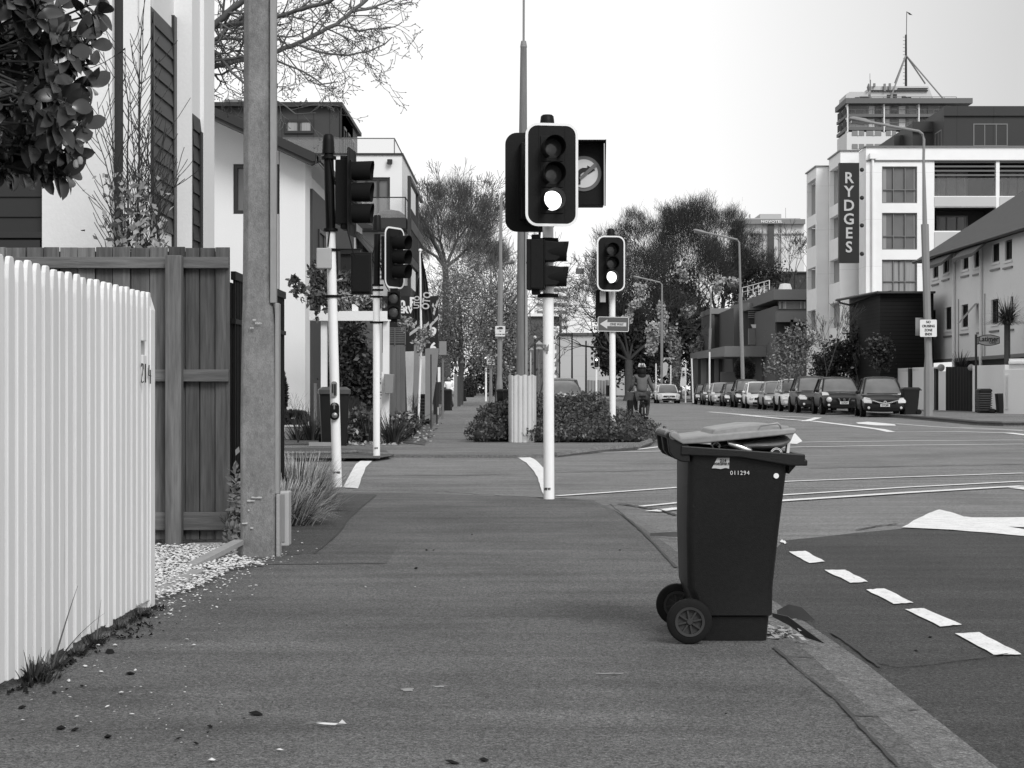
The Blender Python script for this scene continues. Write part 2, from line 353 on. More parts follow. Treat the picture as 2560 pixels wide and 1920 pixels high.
# ================================================================ GROUND
def strips(name, x0, x1, ys, off, m, kind='structure', label=None):
    b = MB()
    for a, c in zip(ys[:-1], ys[1:]):
        b.sheet([(x0, a, gz(a) + off), (x1, a, gz(a) + off), (x1, c, gz(c) + off), (x0, c, gz(c) + off)])
    return b.build(name, m, kind=kind)
strips('road', -900, 900, [-40, 5, 19, 28, 60, 300, 2500], RD, 'road')
def slab(name, poly, m, top=0.0, thick=.12, kind='structure'):     # polygon (X, Y) laid on the terrain
    b = MB(); n = len(poly)
    b.add([(x, y, gz(y) + top) for x, y in poly] + [(x, y, gz(y) + top - thick) for x, y in poly],
          [tuple(range(n))] + [(i, (i + 1) % n, n + (i + 1) % n, n + i) for i in range(n)])
    return b.build(name, m, kind=kind)
def GXY(px, py, off=0): p = G(px, py, off); return (p[0], p[1])
EDGE = [(1.10, -5), (1.10, 7.3), (1.06, 8.6), (.985, 10.6), (.95, 12.4), (.89, 14.2), (.80, 16.2), (.70, 17.35), (.45, 17.75), (.05, 17.95), (-.45, 18.25), (-1.1, 18.55), (-1.75, 18.75), (-2.4, 18.85), (-14, 19.0)]
slab('footpath', EDGE + [(-14, -5)], 'path')
def patch(pts, m, top=.004, name='footpath_patch', off=0.0):
    b = MB(); b.sheet([(lambda g: (g[0], g[1], g[2] + top))(G(px, py, off)) for px, py in pts]); return b.build(name, m, kind='structure')
def wob(pts, n=5, a=1.5, seed=1):
    r = random.Random(seed); o = []
    for i, p in enumerate(pts):
        q = pts[(i + 1) % len(pts)]
        for k in range(n): o.append((p[0] + (q[0] - p[0]) * k / n + (r.uniform(-a, a) if k else 0), p[1] + (q[1] - p[1]) * k / n + (r.uniform(-a, a) * .4 if k else 0)))
    return o
patch(wob([(690, 1388), (786, 1386), (842, 1339), (880, 1290), (940, 1236), (800, 1232), (740, 1240), (690, 1300)], 4, 1.5), 'path2', .0015)
patch(wob([(640, 1412), (966, 1410), (994, 1367), (820, 1363), (790, 1386), (690, 1390), (630, 1400)], 4, 1.2, 3), 'path3', .003)
# seams and cracks in the surface
def crack(pts, wpx, name='footpath_crack', off=0.0, m='kerbd', top=.006, seed=2):
    r = random.Random(seed); L = []; Rr = []
    P2 = []
    for a, c in zip(pts[:-1], pts[1:]):
        for k in range(6): P2.append((a[0] + (c[0] - a[0]) * k / 6, a[1] + (c[1] - a[1]) * k / 6))
    P2.append(pts[-1])
    W_ = [Vector(G(p[0] + r.uniform(-1, 1), p[1] + r.uniform(-.6, .6), off)) for p in P2]
    b = MB(); vs = []
    for i, p in enumerate(W_):
        d = (W_[min(i + 1, len(W_) - 1)] - W_[max(i - 1, 0)]); d.z = 0; d.normalize(); n_ = Vector((-d.y, d.x, 0))
        h = wpx * r.uniform(.5, 1.4) / 2
        vs += [tuple(p + n_ * h + Vector((0, 0, top))), tuple(p - n_ * h + Vector((0, 0, top)))]
    b.add(vs, [(2 * i, 2 * i + 1, 2 * i + 3, 2 * i + 2) for i in range(len(W_) - 1)])
    return b.build(name, m, kind='structure', fast=True)
crack([(786, 1386), (842, 1339), (880, 1290), (940, 1238)], .012, top=.007)
crack([(800, 1274), (878, 1278)], .03, m='path2', top=.01)
for yy_ in (5.9, 7.2, 9.6, 11.9):
    b = MB(); b.sheet([(1.105, yy_, .004), (1.235, yy_ + .01, -.002), (1.235, yy_ + .022, -.002), (1.105, yy_ + .012, .004)]); b.build('kerb_joint', 'kerbd', kind='structure')
# kerb top, channel: the flush kerb of the corner
def band(x_in, x_out, m, name, off_in, off_out, y0=-5, seg=None):
    pts = [(e[0], e[1]) for e in EDGE[:8]]
    b = MB(); vs = []
    for (x, y) in pts:
        k = 1.0 if y < 12 else max(.35, 1 - (y - 12) / 9)
        vs += [(x + x_in * k, y, gz(y) + off_in), (x + x_out * k, y, gz(y) + off_out)]
    b.add(vs, [(2 * i, 2 * i + 1, 2 * i + 3, 2 * i + 2) for i in range(len(pts) - 1)])
    return b.build(name, m, kind='structure')
band(0.0, .135, 'kerb', 'kerb', .0, -.006); band(.136, .37, 'chan', 'gutter', -.012, RD + .006)
crack([(2245, 1918), (2190, 1860), (2090, 1750), (1985, 1665), (1935, 1620)], .014, name='kerb_crack', top=.006, seed=5)
crack([(1690, 1420), (1640, 1365), (1600, 1325), (1560, 1290), (1525, 1262)], .022, name='kerb_crack', top=.006, seed=6)
crack([(2190, 1660), (2245, 1672), (2330, 1665), (2400, 1655), (2520, 1640)], .012, name='road_crack', off=RD, top=.012, seed=8)
crack([(2080, 1585), (2130, 1620), (2200, 1673)], .02, name='road_crack', off=RD, top=.012, seed=9)
crack([(2220, 1784), (2270, 1787), (2310, 1782)], .01, name='gutter_crack', off=RD, top=.016, seed=10)
crack([(2140, 1327), (2200, 1316), (2245, 1312)], .03, name='road_crack', off=RD, top=.01, seed=11)
patch([(1960, 1352), (2060, 1342), (2140, 1333), (2260, 1322), (2420, 1330), (2560, 1338), (3100, 1360), (4200, 1900), (4200, 2600), (2400, 2300), (1900, 1560), (1880, 1430)], 'road2', .003, 'road_patch', RD)
# dark step where the crossing meets the near footpath
crack([(880, 1227), (1000, 1226), (1100, 1229), (1180, 1236), (1260, 1240), (1360, 1244)], .05, name='kerb_crack', off=0, top=.003, seed=12)
crack([(1400, 1246), (1490, 1252)], .04, name='kerb_crack', off=0, top=.003, seed=13)
crack([(1545, 1260), (1600, 1269), (1650, 1277), (1690, 1290)], .05, name='kerb_crack', off=RD, top=.012, seed=14)
for (pp, sd) in (([(700, 1192), (1000, 1190), (1350, 1187)], 3), ([(1390, 1182), (1700, 1176)], 4), ([(2020, 1171), (2300, 1166), (2560, 1162)], 5)):
    crack(pp, .045, name='road_crack', off=RD, m='road2', top=.006, seed=sd)
# ---------------------------------------------------------------- far corner block on the left
FB = [(-40, 27.4), (-3.2, 27.4), (-2.6, 27.9), (-2.0, 27.3), (.0, 27.1), (.55, 27.4), (1.36, 29.3), (2.04, 30.6), (2.5, 33), (2.65, 36), (2.4, 40), (1.2, 44), (.55, 50), (.5, 300), (-40, 300)]
slab('far_footpath', FB, 'pathfar', 0.0, .12)
patch([(690, 1112), (860, 1112), (1000, 1106), (1062, 1113), (1085, 1060), (1115, 1026), (1140, 1012), (1120, 1012), (1080, 1028), (1000, 1075), (700, 1090)], 'path3')
patch([(700, 1146), (940, 1146), (980, 1140), (965, 1126), (820, 1120), (700, 1120)], 'path3', .004)
crack([(1062, 1104), (1100, 1106), (1290, 1106)], .04, name='footpath_crack', m='path2')
b = MB(); b.tube([(-8, 27.36, .11), (-3.2, 27.36, .11), (-2.65, 27.85, .11), (-2.35, 27.6, .075)], .035, 6); b.build('kerb_edge', 'chan', kind='structure')
b = MB(); b.tube([(.55, 27.35, .07), (1.36, 29.2, .10), (2.04, 30.5, .10), (2.5, 33, .12), (2.65, 36, .14)], .06, 6); b.build('kerb_edge', 'chan', kind='structure')
# right-hand side: footpath with a real kerb
RK = [(14.3, 300), (14.3, 64), (14.0, 56), (13.7, 51.5), (14.1, 50.2), (15.5, 49.6), (60, 49.5), (60, 300)]
slab('right_footpath', RK, 'pathfar', .06, .2)
b = MB(); b.tube([(x, y, gz(y) + .05) for x, y in RK[:6]], .045, 6); b.build('kerb_edge', 'kerb', kind='structure')
# ground seen beyond the far end of the street
b = MB(); b.box(-60, 60, 262, 262.4, 0, .42); b.box(-60, 60, 262.4, 500, 0, .45); b.build('park_lawn', 'grassm', kind='structure')
# ---------------------------------------------------------------- road markings
def marking(pts, top=.010, name='road_marking', off=RD, wobble=None):
    b = MB(); b.sheet([(lambda g: (g[0], g[1], g[2] + top))(G(px, py, off)) for px, py in pts]); return b.build(name, 'mark', kind='structure')
def mline(pts, w, top=.010):
    W_ = [Vector(G(p[0], p[1], RD)) for p in pts]; b = MB(); vs = []
    for i, p in enumerate(W_):
        d = (W_[min(i + 1, len(W_) - 1)] - W_[max(i - 1, 0)]); d.z = 0; d.normalize(); n_ = Vector((-d.y, d.x, 0)) * w / 2
        vs += [tuple(p + n_ + Vector((0, 0, top))), tuple(p - n_ + Vector((0, 0, top)))]
    b.add(vs, [(2 * i, 2 * i + 1, 2 * i + 3, 2 * i + 2) for i in range(len(W_) - 1)]); return b.build('road_line', 'mark', kind='structure')
marking(wob([(858, 1220), (895, 1223), (914, 1170), (936, 1148), (914, 1147), (890, 1161)], 4, 1.2))
marking(wob([(1287, 1141), (1320, 1141), (1342, 1154), (1360, 1172), (1361, 1244), (1350, 1216), (1344, 1194), (1331, 1175), (1316, 1158)], 4, 1.0, 5))
mline([(1392, 1241.5), (1560, 1230), (1698, 1220)], .11); mline([(1690, 1221), (1969, 1205), (2260, 1194), (2560, 1184)], .11)
mline([(1600, 1268), (1698, 1258.5)], .1); mline([(1690, 1259), (1968, 1238.5), (2260, 1220), (2560, 1204.5)], .11)
mline([(1630, 1281), (1698, 1273), (1969, 1253), (2260, 1234), (2480, 1221), (2560, 1217)], .17, .012)
mline([(1410, 1134), (1560, 1131), (1700, 1128)], .12); mline([(1690, 1128), (2000, 1118.5), (2260, 1114), (2560, 1111)], .14)
mline([(1590, 1125), (1690, 1113), (2002, 1106.5), (2140, 1105), (2300, 1102.5), (2560, 1101)], .14)
marking([(2520, 1221), (2560, 1226), (2700, 1246), (2700, 1236), (2570, 1219)])
marking([(1986, 1082), (2006, 1104), (1992, 1111), (1974, 1110)])
mline([(1772, 1030), (1860, 1037), (1960, 1048), (2040, 1054), (2130, 1065), (2200, 1074), (2228, 1080.5), (2400, 1080), (2520, 1083), (2600, 1092)], .28)
mline([(1832, 1037), (2046, 1045), (2012, 1054)], .28, .014); mline([(1852, 1038.5), (1990, 1051)], .2, .016)
marking([(2140, 1057), (2170, 1055), (2236, 1061), (2240, 1065), (2190, 1064), (2145, 1060)])
mline([(2240, 1060), (2330, 1067), (2440, 1073), (2560, 1078)], .14); mline([(2400, 1069), (2560, 1077)], .12, .014)
# arrow on the road, lower right
marking(wob([(2254, 1321), (2300, 1296), (2322, 1285), (2348, 1276), (2375, 1282), (2410, 1294), (2430, 1296), (2620, 1295), (2900, 1300), (2900, 1322), (2620, 1322), (2520, 1319), (2600, 1334), (2600, 1346), (2500, 1337), (2380, 1327)], 3, 1.5, 2), name='road_arrow')
for i, q in enumerate([[(1972, 1382), (2013, 1380), (2062, 1407), (2024, 1411)], [(2061, 1428), (2113, 1428), (2170, 1458), (2126, 1461)], [(2166, 1478), (2210, 1475), (2284, 1511), (2234, 1514)],
                       [(2262, 1527), (2310, 1525), (2405, 1566), (2350, 1571)], [(2387, 1588), (2448, 1585), (2554, 1641), (2484, 1642)], [(1956, 1352), (1968, 1360), (1962, 1363), (1950, 1356)]]):
    marking(wob(q, 5, 2.2, 20 + i), name='road_dash')
for q in ([(1000, 1723), (1035, 1722), (1030, 1730), (1008, 1729)], [(1082, 1716), (1120, 1716), (1105, 1720), (1086, 1719)], [(1475, 1684), (1575, 1684), (1550, 1686.5), (1490, 1686)]):
    patch(wob(q, 4, 2.0), 'concl', .003, 'paint_smear')
# ================================================================ NEAR LEFT: white picket fence
t = thing('picket_fence', 'tall white picket fence with rounded board tops, cut letter slot and a house number', 'fence', (-1.9, 7.6, 0))
FX = -1.905
rng = random.Random(4)
y = 2.2; k = 0
endY = 8.82
while y < endY - .02:
    wd = rng.uniform(.080, .087); g = .036
    y0 = y; y1 = y + wd
    b = MB(); top = 1.615 + rng.uniform(-.006, .006); bot = .03 + rng.uniform(-.01, .015)
    slot = 8.58 < (y0 + y1) / 2 < 8.80
    prof = lambda zb, zt, rd: ([(y0, zb), (y1, zb), (y1, zt - .085), (y1 - wd * .08, zt - .03), (y1 - wd * .2, zt - .004), (y1 - wd * .3, zt), (y0 + wd * .3, zt), (y0 + wd * .2, zt - .004), (y0 + wd * .08, zt - .03), (y0, zt - .085)] if rd else [(y0, zb), (y1, zb), (y1, zt), (y0, zt)])
    dx = rng.uniform(-.003, .003)
    if slot:
        b.prism(prof(bot, 1.295, False), FX - .009 + dx, FX + .009 + dx, 'x'); b.prism(prof(1.365, top, True), FX - .009 + dx, FX + .009 + dx, 'x')
    else: b.prism(prof(bot, top, True), FX - .009 + dx, FX + .009 + dx, 'x')
    b.build('picket', 'picket', t, bevel=.003, seg=1)
    # the rear board that closes the gap, top 7 cm lower
    if y1 + g < endY:
        q = MB(); zc = 1.545; q.box(FX - .030, FX - .014, y1 + .005, y1 + g - .005, .04, zc); q.build('backing_board', 'picket', t)
    y = y1 + g; k += 1
b = MB()
for z in (.28, .85, 1.42): b.box(FX - .085, FX - .032, 2.0, endY, z - .045, z + .045)
b.build('rail', 'picket', t)
b = MB(); b.prism([(FX - .115, 0), (FX + .012, 0), (FX + .012, 1.53), (FX - .01, 1.60), (FX - .03, 1.618), (FX - .115, 1.62)], endY, endY + .105); b.build('end_post', 'picket', t, bevel=.004)
b = MB(); b.box(FX - .0315, FX - .0305, 2.0, 8.80, .05, 1.53); b.build('gap_shade_sheet', 'kerbd', t)  # added dark sheet: its colour stands in for shade in the picket gaps
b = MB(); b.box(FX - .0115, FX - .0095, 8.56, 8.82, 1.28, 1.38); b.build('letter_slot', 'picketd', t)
b = MB(); b.box(FX - .0095, FX - .0080, 8.59, 8.68, 1.31, 1.35); b.build('letter_slot_hole', 'blackm', t)
# house number, brush-written: 214
b = MB()
def stroke(mb, pts, w_, y0, z0, s):
    q = [(FX + .016, y0 + p[0] * s, z0 + p[1] * s) for p in pts]; mb.tube(q, w_, 6)
stroke(b, [(0, .85), (.12, 1), (.38, .98), (.42, .75), (.2, .4), (0, .03), (.2, .0), (.55, .06)], .003, 8.58, 1.155, .095)
stroke(b, [(0, 1), (.02, 0)], .003, 8.675, 1.155, .095)
stroke(b, [(0, 1), (-.1, .45), (.45, .42), (.3, .42), (.3, .75), (.3, 0)], .003, 8.76, 1.15, .095)
hn = b.build('house_number', 'signt', t)
# ================================================================ timber paling fence across the view
d0 = 12.45
t = thing('paling_fence', 'brown weathered timber paling fence with rails and a square post, behind the white pickets', 'fence', (-2.9, d0, 0))
xR = X(574, d0); zt = Z(617, d0); zb = Z(1343, d0) - .02
xs = xR; i = 0; rng = random.Random(9)
edges = [574, 536, 497, 461, 418, 372, 324, 279, 236, 192, 146, 106, 62, 10, -40, -90, -140, -200, -260]
for i in range(len(edges) - 1):
    x1 = X(edges[i], d0); x0 = X(edges[i + 1], d0)
    b = MB(); dz = rng.uniform(-.006, .004); dy = (i % 2) * .014 + rng.uniform(0, .004)
    b.box(x0 + .003, x1 - .003, d0 + .02 + dy, d0 + .036 + dy, zb, zt + dz); b.build('paling', 'wood', t, bevel=.002, seg=1)
for (a, c) in ((643, 671), (924, 954), (1280, 1325)):
    b = MB(); b.box(X(-260, d0), X(572, d0), d0 - .028, d0 + .018, Z(c, d0), Z(a, d0)); b.build('rail', 'woodr', t, bevel=.004)
b = MB(); b.box(X(421, d0), X(461, d0), d0 - .12, d0 - .03, 0, Z(641, d0)); b.build('fence_post', 'wood', t, bevel=.006)
b = MB(); b.box(X(-250, d0), xR - .01, d0 + .055, d0 + .06, zb, zt - .03); b.build('gap_shade_sheet', 'kerbd', t)  # added sheet behind the palings, coloured dark so the open seams look shaded
# metal bar fence going back from its end
t = thing('bar_fence', 'black metal bar fence with top rail running back beside the concrete pole', 'fence', (xR + .02, 13.2, 0))
b = MB(); b.box(xR, xR + .035, 12.5, 15.2, 1.92, 1.98); b.box(xR, xR + .035, 12.5, 15.2, 1.60, 1.635); b.box(xR, xR + .035, 12.5, 15.2, .28, .315); b.build('rail', 'black', t)
b = MB(); b.box(xR - .012, xR - .004, 12.49, 15.2, .14, 1.90); b.build('infill_panel', 'black', t)
for k in range(38):
    b = MB(); yy = 12.55 + k * .07; b.box(xR + .008, xR + .026, yy, yy + .018, .12, 1.93); b.build('bar', 'black', t)
# ================================================================ big concrete pole
d = 11.5
t = thing('utility_pole', 'thick speckled concrete utility pole with a square chamfered foot and grey cable cover', 'utility pole', (X(650, d), d, 0))
xc = X(643.5, d); b = MB(); loops = []
for (zz, hw, ch) in ((-.02, .119, .018), (.9, .119, .018), (1.55, .112, .022), (1.72, .100, .04), (2.2, .097, .042), (3.1, .094, .04), (5.2, .088, .036)):
    hy = hw; p = [(-hw + ch, -hy), (hw - ch, -hy), (hw, -hy + ch), (hw, hy - ch), (hw - ch, hy), (-hw + ch, hy), (-hw, hy - ch), (-hw, -hy + ch)]
    loops.append([(xc + (-.011 if zz > 1.6 else 0) + a, d + .13 + c, zz) for a, c in p])
b.quadg(loops); b.build('shaft', 'conc', t, bevel=.006)
b = MB(); b.box(X(686, d), X(696, d), d + .02, d + .11, .42, 1.7); b.box(X(673, d) , X(688, d), d + .03, d + .10, 1.70, 5.2); b.build('cable_cover', 'conduit', t, bevel=.006)
b = MB(); b.box(X(690, d), X(699, d), d + .0, d + .10, .0, .42); b.build('foot_cover', 'concl', t, bevel=.006)
rng = random.Random(2)
for (px, py, wpx) in ((642, 1244, 26), (628, 1252, 20), (612, 1308, 14), (630, 1320, 7), (622, 1276, 4), (636, 800, 8), (646, 808, 16), (630, 820, 9)):
    x0 = X(px - wpx / 2, d); x1 = X(px + wpx / 2, d); z0 = Z(py, d); n = 6; pts = []
    for i in range(n + 1): pts.append((x0 + (x1 - x0) * i / n, z0 + rng.uniform(.002, .007)))
    for i in range(n, -1, -1): pts.append((x0 + (x1 - x0) * i / n, z0 - rng.uniform(.001, .006)))
    b = MB(); b.prism(pts, d - .005, d - .001); b.build('paint_splash', 'signy', t)
# pillar box behind the pole
d = 12.3; t = thing('service_pillar', 'short grey service pillar box standing just behind the concrete pole', 'service pillar', (X(711, d), d, 0))
b = MB(); b.box(X(696, d), X(722, d), d, d + .14, 0, Z(1229, d)); b.build('cabinet', 'box', t, bevel=.008)
b = MB(); b.box(X(699, d), X(712, d), d - .006, d - .001, .03, Z(1236, d)); b.build('cabinet_door', 'copper', t)
# ---------------------------------------------------------------- white pebbles, stray ones, planks
def pebbles(name, m, spots, label, cat, seed=3):
    r = random.Random(seed); V = []; Fc = []
    for (x, y, z, s) in spots:
        a = r.uniform(0, 6.28); ca, sa = math.cos(a), math.sin(a); n = len(V)
        e = (s * r.uniform(.7, 1.3), s * r.uniform(.5, .9), s * r.uniform(.25, .5)); ti = r.uniform(-.5, .5)
        for q in ((1, 0, 0), (.3, .95, .1), (-.8, .6, 0), (-.9, -.5, .1), (.2, -1, 0), (0, .1, 1), (0, 0, -.8)):
            vx, vy, vz = q[0] * e[0], q[1] * e[1], q[2] * e[2] + q[0] * e[0] * ti * .5
            V.append((x + vx * ca - vy * sa, y + vx * sa + vy * ca, z + vz))
        for i in range(5): Fc.append((n + i, n + (i + 1) % 5, n + 5)); Fc.append((n + (i + 1) % 5, n + i, n + 6))
    b = MB(); b.v = V; b.f = Fc; return b.build(name, m, fast=True, label=label, cat=cat, kind='stuff')
r = random.Random(11); sp = []
poly = [(-1.93, 8.95), (-1.84, 9.3), (-1.78, 9.9), (-1.76, 10.6), (-1.62, 10.9), (-1.86, 11.3), (-2.0, 12.1), (-3.2, 12.1), (-3.6, 11), (-2.6, 9.2)]
def inside(x, y, p):
    c = False; j = len(p) - 1
    for i in range(len(p)):
        if (p[i][1] > y) != (p[j][1] > y) and x < (p[j][0] - p[i][0]) * (y - p[i][1]) / (p[j][1] - p[i][1]) + p[i][0]: c = not c
        j = i
    return c
while len(sp) < 6500:
    x, y = r.uniform(-3.0, -1.1), r.uniform(8.9, 12.1)
    if inside(x, y, poly): sp.append((x, y, .012 + r.uniform(0, .03), r.uniform(.007, .019)))
for _ in range(260): # thinning out over the path
    a = r.random(); x = -1.85 + a * .45 * r.random() ; y = r.uniform(8.4, 11.8); x -= .1 * (r.random()); sp.append((max(x, -1.88), y, .006, r.uniform(.004, .012)))
pebbles('pebbles', 'pebble', sp, 'bed of white pebbles between the fences', 'pebbles')
sp = []
for (px, py, s) in ((755, 1360, .014), (745, 1331, .012), (736, 1352, .010), (792, 1374, .016), (757, 1378, .01), (823, 1290, .014), (700, 1380, .014), (715, 1382, .012), (745, 1380, .013), (730, 1395, .012), (794, 1409, .012), (712, 1350, .012),
                    (338, 1680, .016), (247, 1617, .02), (288, 1617, .016), (253, 1683, .014), (172, 1706, .016), (213, 1669, .014), (236, 1669, .01), (468, 1602, .014), (485, 1616, .014), (56, 1806, .016), (192, 1796, .01), (330, 1790, .012), (268, 1771, .012), (303, 1736, .016), (325, 1734, .008), (700, 1880, .012), (530, 1906, .018), (1160, 1472, .006), (914, 1470, .01), (1038, 1470, .008)):
    g = G(px, py); sp.append((g[0], g[1], .008, s * .8))
for _ in range(90):
    g = G(r.uniform(30, 560), r.uniform(1520, 1880)); sp.append((g[0], g[1], .003, r.uniform(.002, .006)))
pebbles('stray_pebbles', 'pebble', sp, 'stray white pebbles scattered over the footpath', 'pebbles', 5)
sp = []
for (px, py, s) in ((275, 1633, .03), (325, 1687, .024), (240, 1632, .012), (167, 1726, .01), (205, 1718, .01), (136, 1735, .014), (55, 1772, .018), (152, 1824, .02), (187, 1828, .014), (270, 1846, .02), (525, 1820, .014), (520, 1835, .008), (610, 1800, .008), (640, 1788, .03), (447, 1850, .01), (490, 1862, .01), (1066, 1377, .014), (1084, 1377, .01), (1180, 1338, .012), (1210, 1904, .022), (1130, 1910, .02), (1815, 1788, .008), (2122, 1646, .016), (2290, 1630, .01), (2325, 1596, .012), (2013, 1606, .012), (1040, 1423, .016), (1550, 1377, .012)):
    g = G(px, py, 0 if px < 1900 else RD); sp.append((g[0], g[1], g[2] + .006, s))
for _ in range(80):
    g = G(r.uniform(0, 1500), r.uniform(1480, 1915)); sp.append((g[0], g[1], .003, r.uniform(.002, .005)))
pebbles('grit', 'deb', sp, 'dark twigs and grit scattered over the footpath', 'debris', 6)
def plank(a, c, w_, h, label, name='timber_plank'):
    A, B = Vector(a), Vector(c); b = MB(); L = (B - A).length; m_ = (A + B) / 2; an = math.atan2(B.y - A.y, B.x - A.x); pt = math.asin((B.z - A.z) / L)
    b.obox(tuple(m_), (L, w_, h), rz=an, ry=-pt); return b.build(name, 'woodl', bevel=.003, label=label, cat='plank')
plank((X(500, 10.9), 10.6, .03), (X(578, 11.2), 11.5, .10), .07, .035, 'short loose timber offcut lying on white pebbles by the pole')
plank((X(400, 9.4), 9.35, .012), (X(470, 10), 10.3, .03), .09, .03, 'weathered board half buried in pebbles at the fence end')
plank((X(470, 12), 12.05, .02), (X(555, 12.1), 12.1, .02), .03, .05, 'thin edging board along the back of the pebble bed')
# stick at the tussock, curl of paper litter
b = MB(); p0 = Vector(G(744, 1270)); p1 = Vector(G(812, 1236)); b.tube([tuple(p0 + Vector((0, 0, .02))), tuple((p0 + p1) / 2 + Vector((0, .0, .035))), tuple(p1 + Vector((0, 0, .04)))], [.02, .018, .014], 6)
b.tube([tuple(p1 + Vector((-.02, 0, .04))), tuple(p1 + Vector((.01, -.02, .02))), tuple(p1 + Vector((0.0, -.05, .0)))], [.01, .008, .005], 5)
b.build('fallen_branch', 'woodl', label='pale fallen branch edging the dry grass tussock', cat='branch')
b = MB(); g = G(808, 1820)
pts = [(-.08, 0), (-.03, .012), (.0, .004), (.05, .006), (.062, .016), (.075, .0), (.04, -.006), (0, -.008), (-.03, .002)]
b.add([(g[0] + a, g[1] + (i % 3) * .012, .004 + max(c, 0) + .006) for i, (a, c) in enumerate(pts)], [(0, 1, 8), (1, 2, 7, 8), (2, 3, 6, 7), (3, 4, 5, 6)]); b.build('dead_leaf', 'signw', label='curled pale leaf on the footpath near the bottom edge', cat='leaf')
# ================================================================ WHEELIE BIN in front
t = thing('wheelie_bin', 'large dark wheelie bin with bulging light lid standing by the kerb in front', 'wheelie bin', (.95, 7.87, 0))
def rl(x0, x1, y0, y1, z, r=.035, n=4):
    return [(a, c, z) for a, c in rrect(x0, x1, y0, y1, r, n)]
b = MB()
b.quadg([rl(.80, 1.103, 7.665, 8.08, .0), rl(.795, 1.112, 7.655, 8.09, .108), rl(.79, 1.124, 7.636, 8.11, .118), rl(.745, 1.126, 7.634, 8.11, .24), rl(.738, 1.15, 7.61, 8.13, .5), rl(.742, 1.187, 7.575, 8.165, .835)])
b.build('body', 'binb', t, smooth=True, ang=50)
side = [(.708, .874), (1.253, .836), (1.253, .812), (1.263, .811), (1.263, .785), (1.19, .785), (.97, .822), (.706, .832)]
b = MB()
b.prism(side, 7.553, 7.583); b.prism(side, 8.157, 8.187)
b.prism([(1.225, .838), (1.2535, .836), (1.2535, .812), (1.2635, .811), (1.2635, .784), (1.225, .79)], 7.583, 8.157)
b.box(.706, .73, 7.583, 8.157, .832, .872)
b.prism([(1.187, .79), (1.226, .79), (1.187, .745)], 7.60, 8.14)
b.build('rim', 'binb', t, bevel=.006)
b = MB()
br = [(.745, .872), (.748, .80), (.71, .803), (.676, .818), (.656, .845), (.648, .90), (.646, .925), (.658, .935), (.675, .925), (.690, .905)]
b.prism(br, 7.56, 7.60); b.prism(br, 8.14, 8.18); b.prism(br, 7.84, 7.90)
b.tube([(.658, 7.56, .918), (.658, 8.18, .918)], .015, 12)
b.build('handle_bracket', 'binb', t, bevel=.005)
b = MB(); b.prism([(.762, .824), (.764, .60), (.774, .6), (.78, .824)], 7.6, 7.607); b.build('side_rib', 'binb', t)
# lid
lid = MB()
lower = [(.672, .905), (.715, .880), (.80, .884), (1.0, .904), (1.205, .925)]
upper = [(1.213, .936), (1.21, .951), (1.08, .943), (.97, .934), (.84, .922), (.76, .912), (.71, .908), (.692, .930), (.675, .938), (.662, .93), (.658, .915)]
lid.prism(lower + upper, 7.548, 8.19)
lidp = lid.build('lid', 'binlid', t, bevel=.008, seg=3)
b = MB(); b.prism([(.845, .915), (.862, .943), (.92, .953), (1.02, .967), (1.10, .968), (1.19, .959), (1.20, .944)], 7.62, 8.11); b.build('raised_panel', 'binlid', lidp, bevel=.01, seg=3)
b = MB(); b.tube([(1.045, 7.553, .945), (1.055, 7.548, .962), (1.13, 7.545, .972), (1.142, 7.548, .962), (1.147, 7.553, .950)], .005, 8); b.build('lid_handle', 'binlid', lidp, smooth=True)
for yy in (7.575, 7.64, 8.16):
    b = MB(); b.lathe([(.008, -.016), (.021, -.016), (.021, .016), (.008, .016), (.008, -.012)], (.676 if yy == 7.575 else .664, yy, .92), 16, 'y'); b.build('hinge_ring', 'binlid', t, smooth=True)
b = MB(); b.lathe([(.0, -.003), (.012, -.003), (.012, .003), (.0, .003)], (.676, 7.556, .92), 16, 'y'); b.build('hinge_pin', 'rubber', t)
# text and marks on the near side
yF = 7.6
def yside(z): return 7.575 + (.835 - z) * (7.61 - 7.575) / .335 - .004
b = MB(); st = [(X(1778, yF), Z(1170, yF)), (X(1792, yF), Z(1144, yF)), (X(1822, yF), Z(1144, yF)), (X(1821, yF), Z(1171, yF)), (X(1812, yF), Z(1169, yF)), (X(1800, yF), Z(1172, yF)), (X(1788, yF), Z(1170, yF))]
b.prism(st, yside(.76) - .004, yside(.76)); b.build('address_sticker', 'signy', t)
b = MB(); b.text('214', .018, (X(1806, yF), yside(.78) - .006, Z(1151, yF)), th=.001, off=.0006, space=1.05); b.text('WORCESTER ST', .0145, (X(1803, yF), yside(.77) - .006, Z(1159, yF)), th=.001, off=.0004, sx=.72); b.build('sticker_text', 'signt', t)
b = MB(); b.text('011294', .026, (X(1848, yF), yside(.74) - .003, Z(1182, yF)), th=.001, off=-.0003, sx=.98, space=1.15); b.build('bin_number', 'white', t)
b = MB(); b.lathe([(.0, -.002), (.0118, -.002), (.0118, .002), (0, .002)], (X(1939, yF), yside(.73), Z(1189, yF)), 20, 'y'); b.build('round_mark', 'white', t)
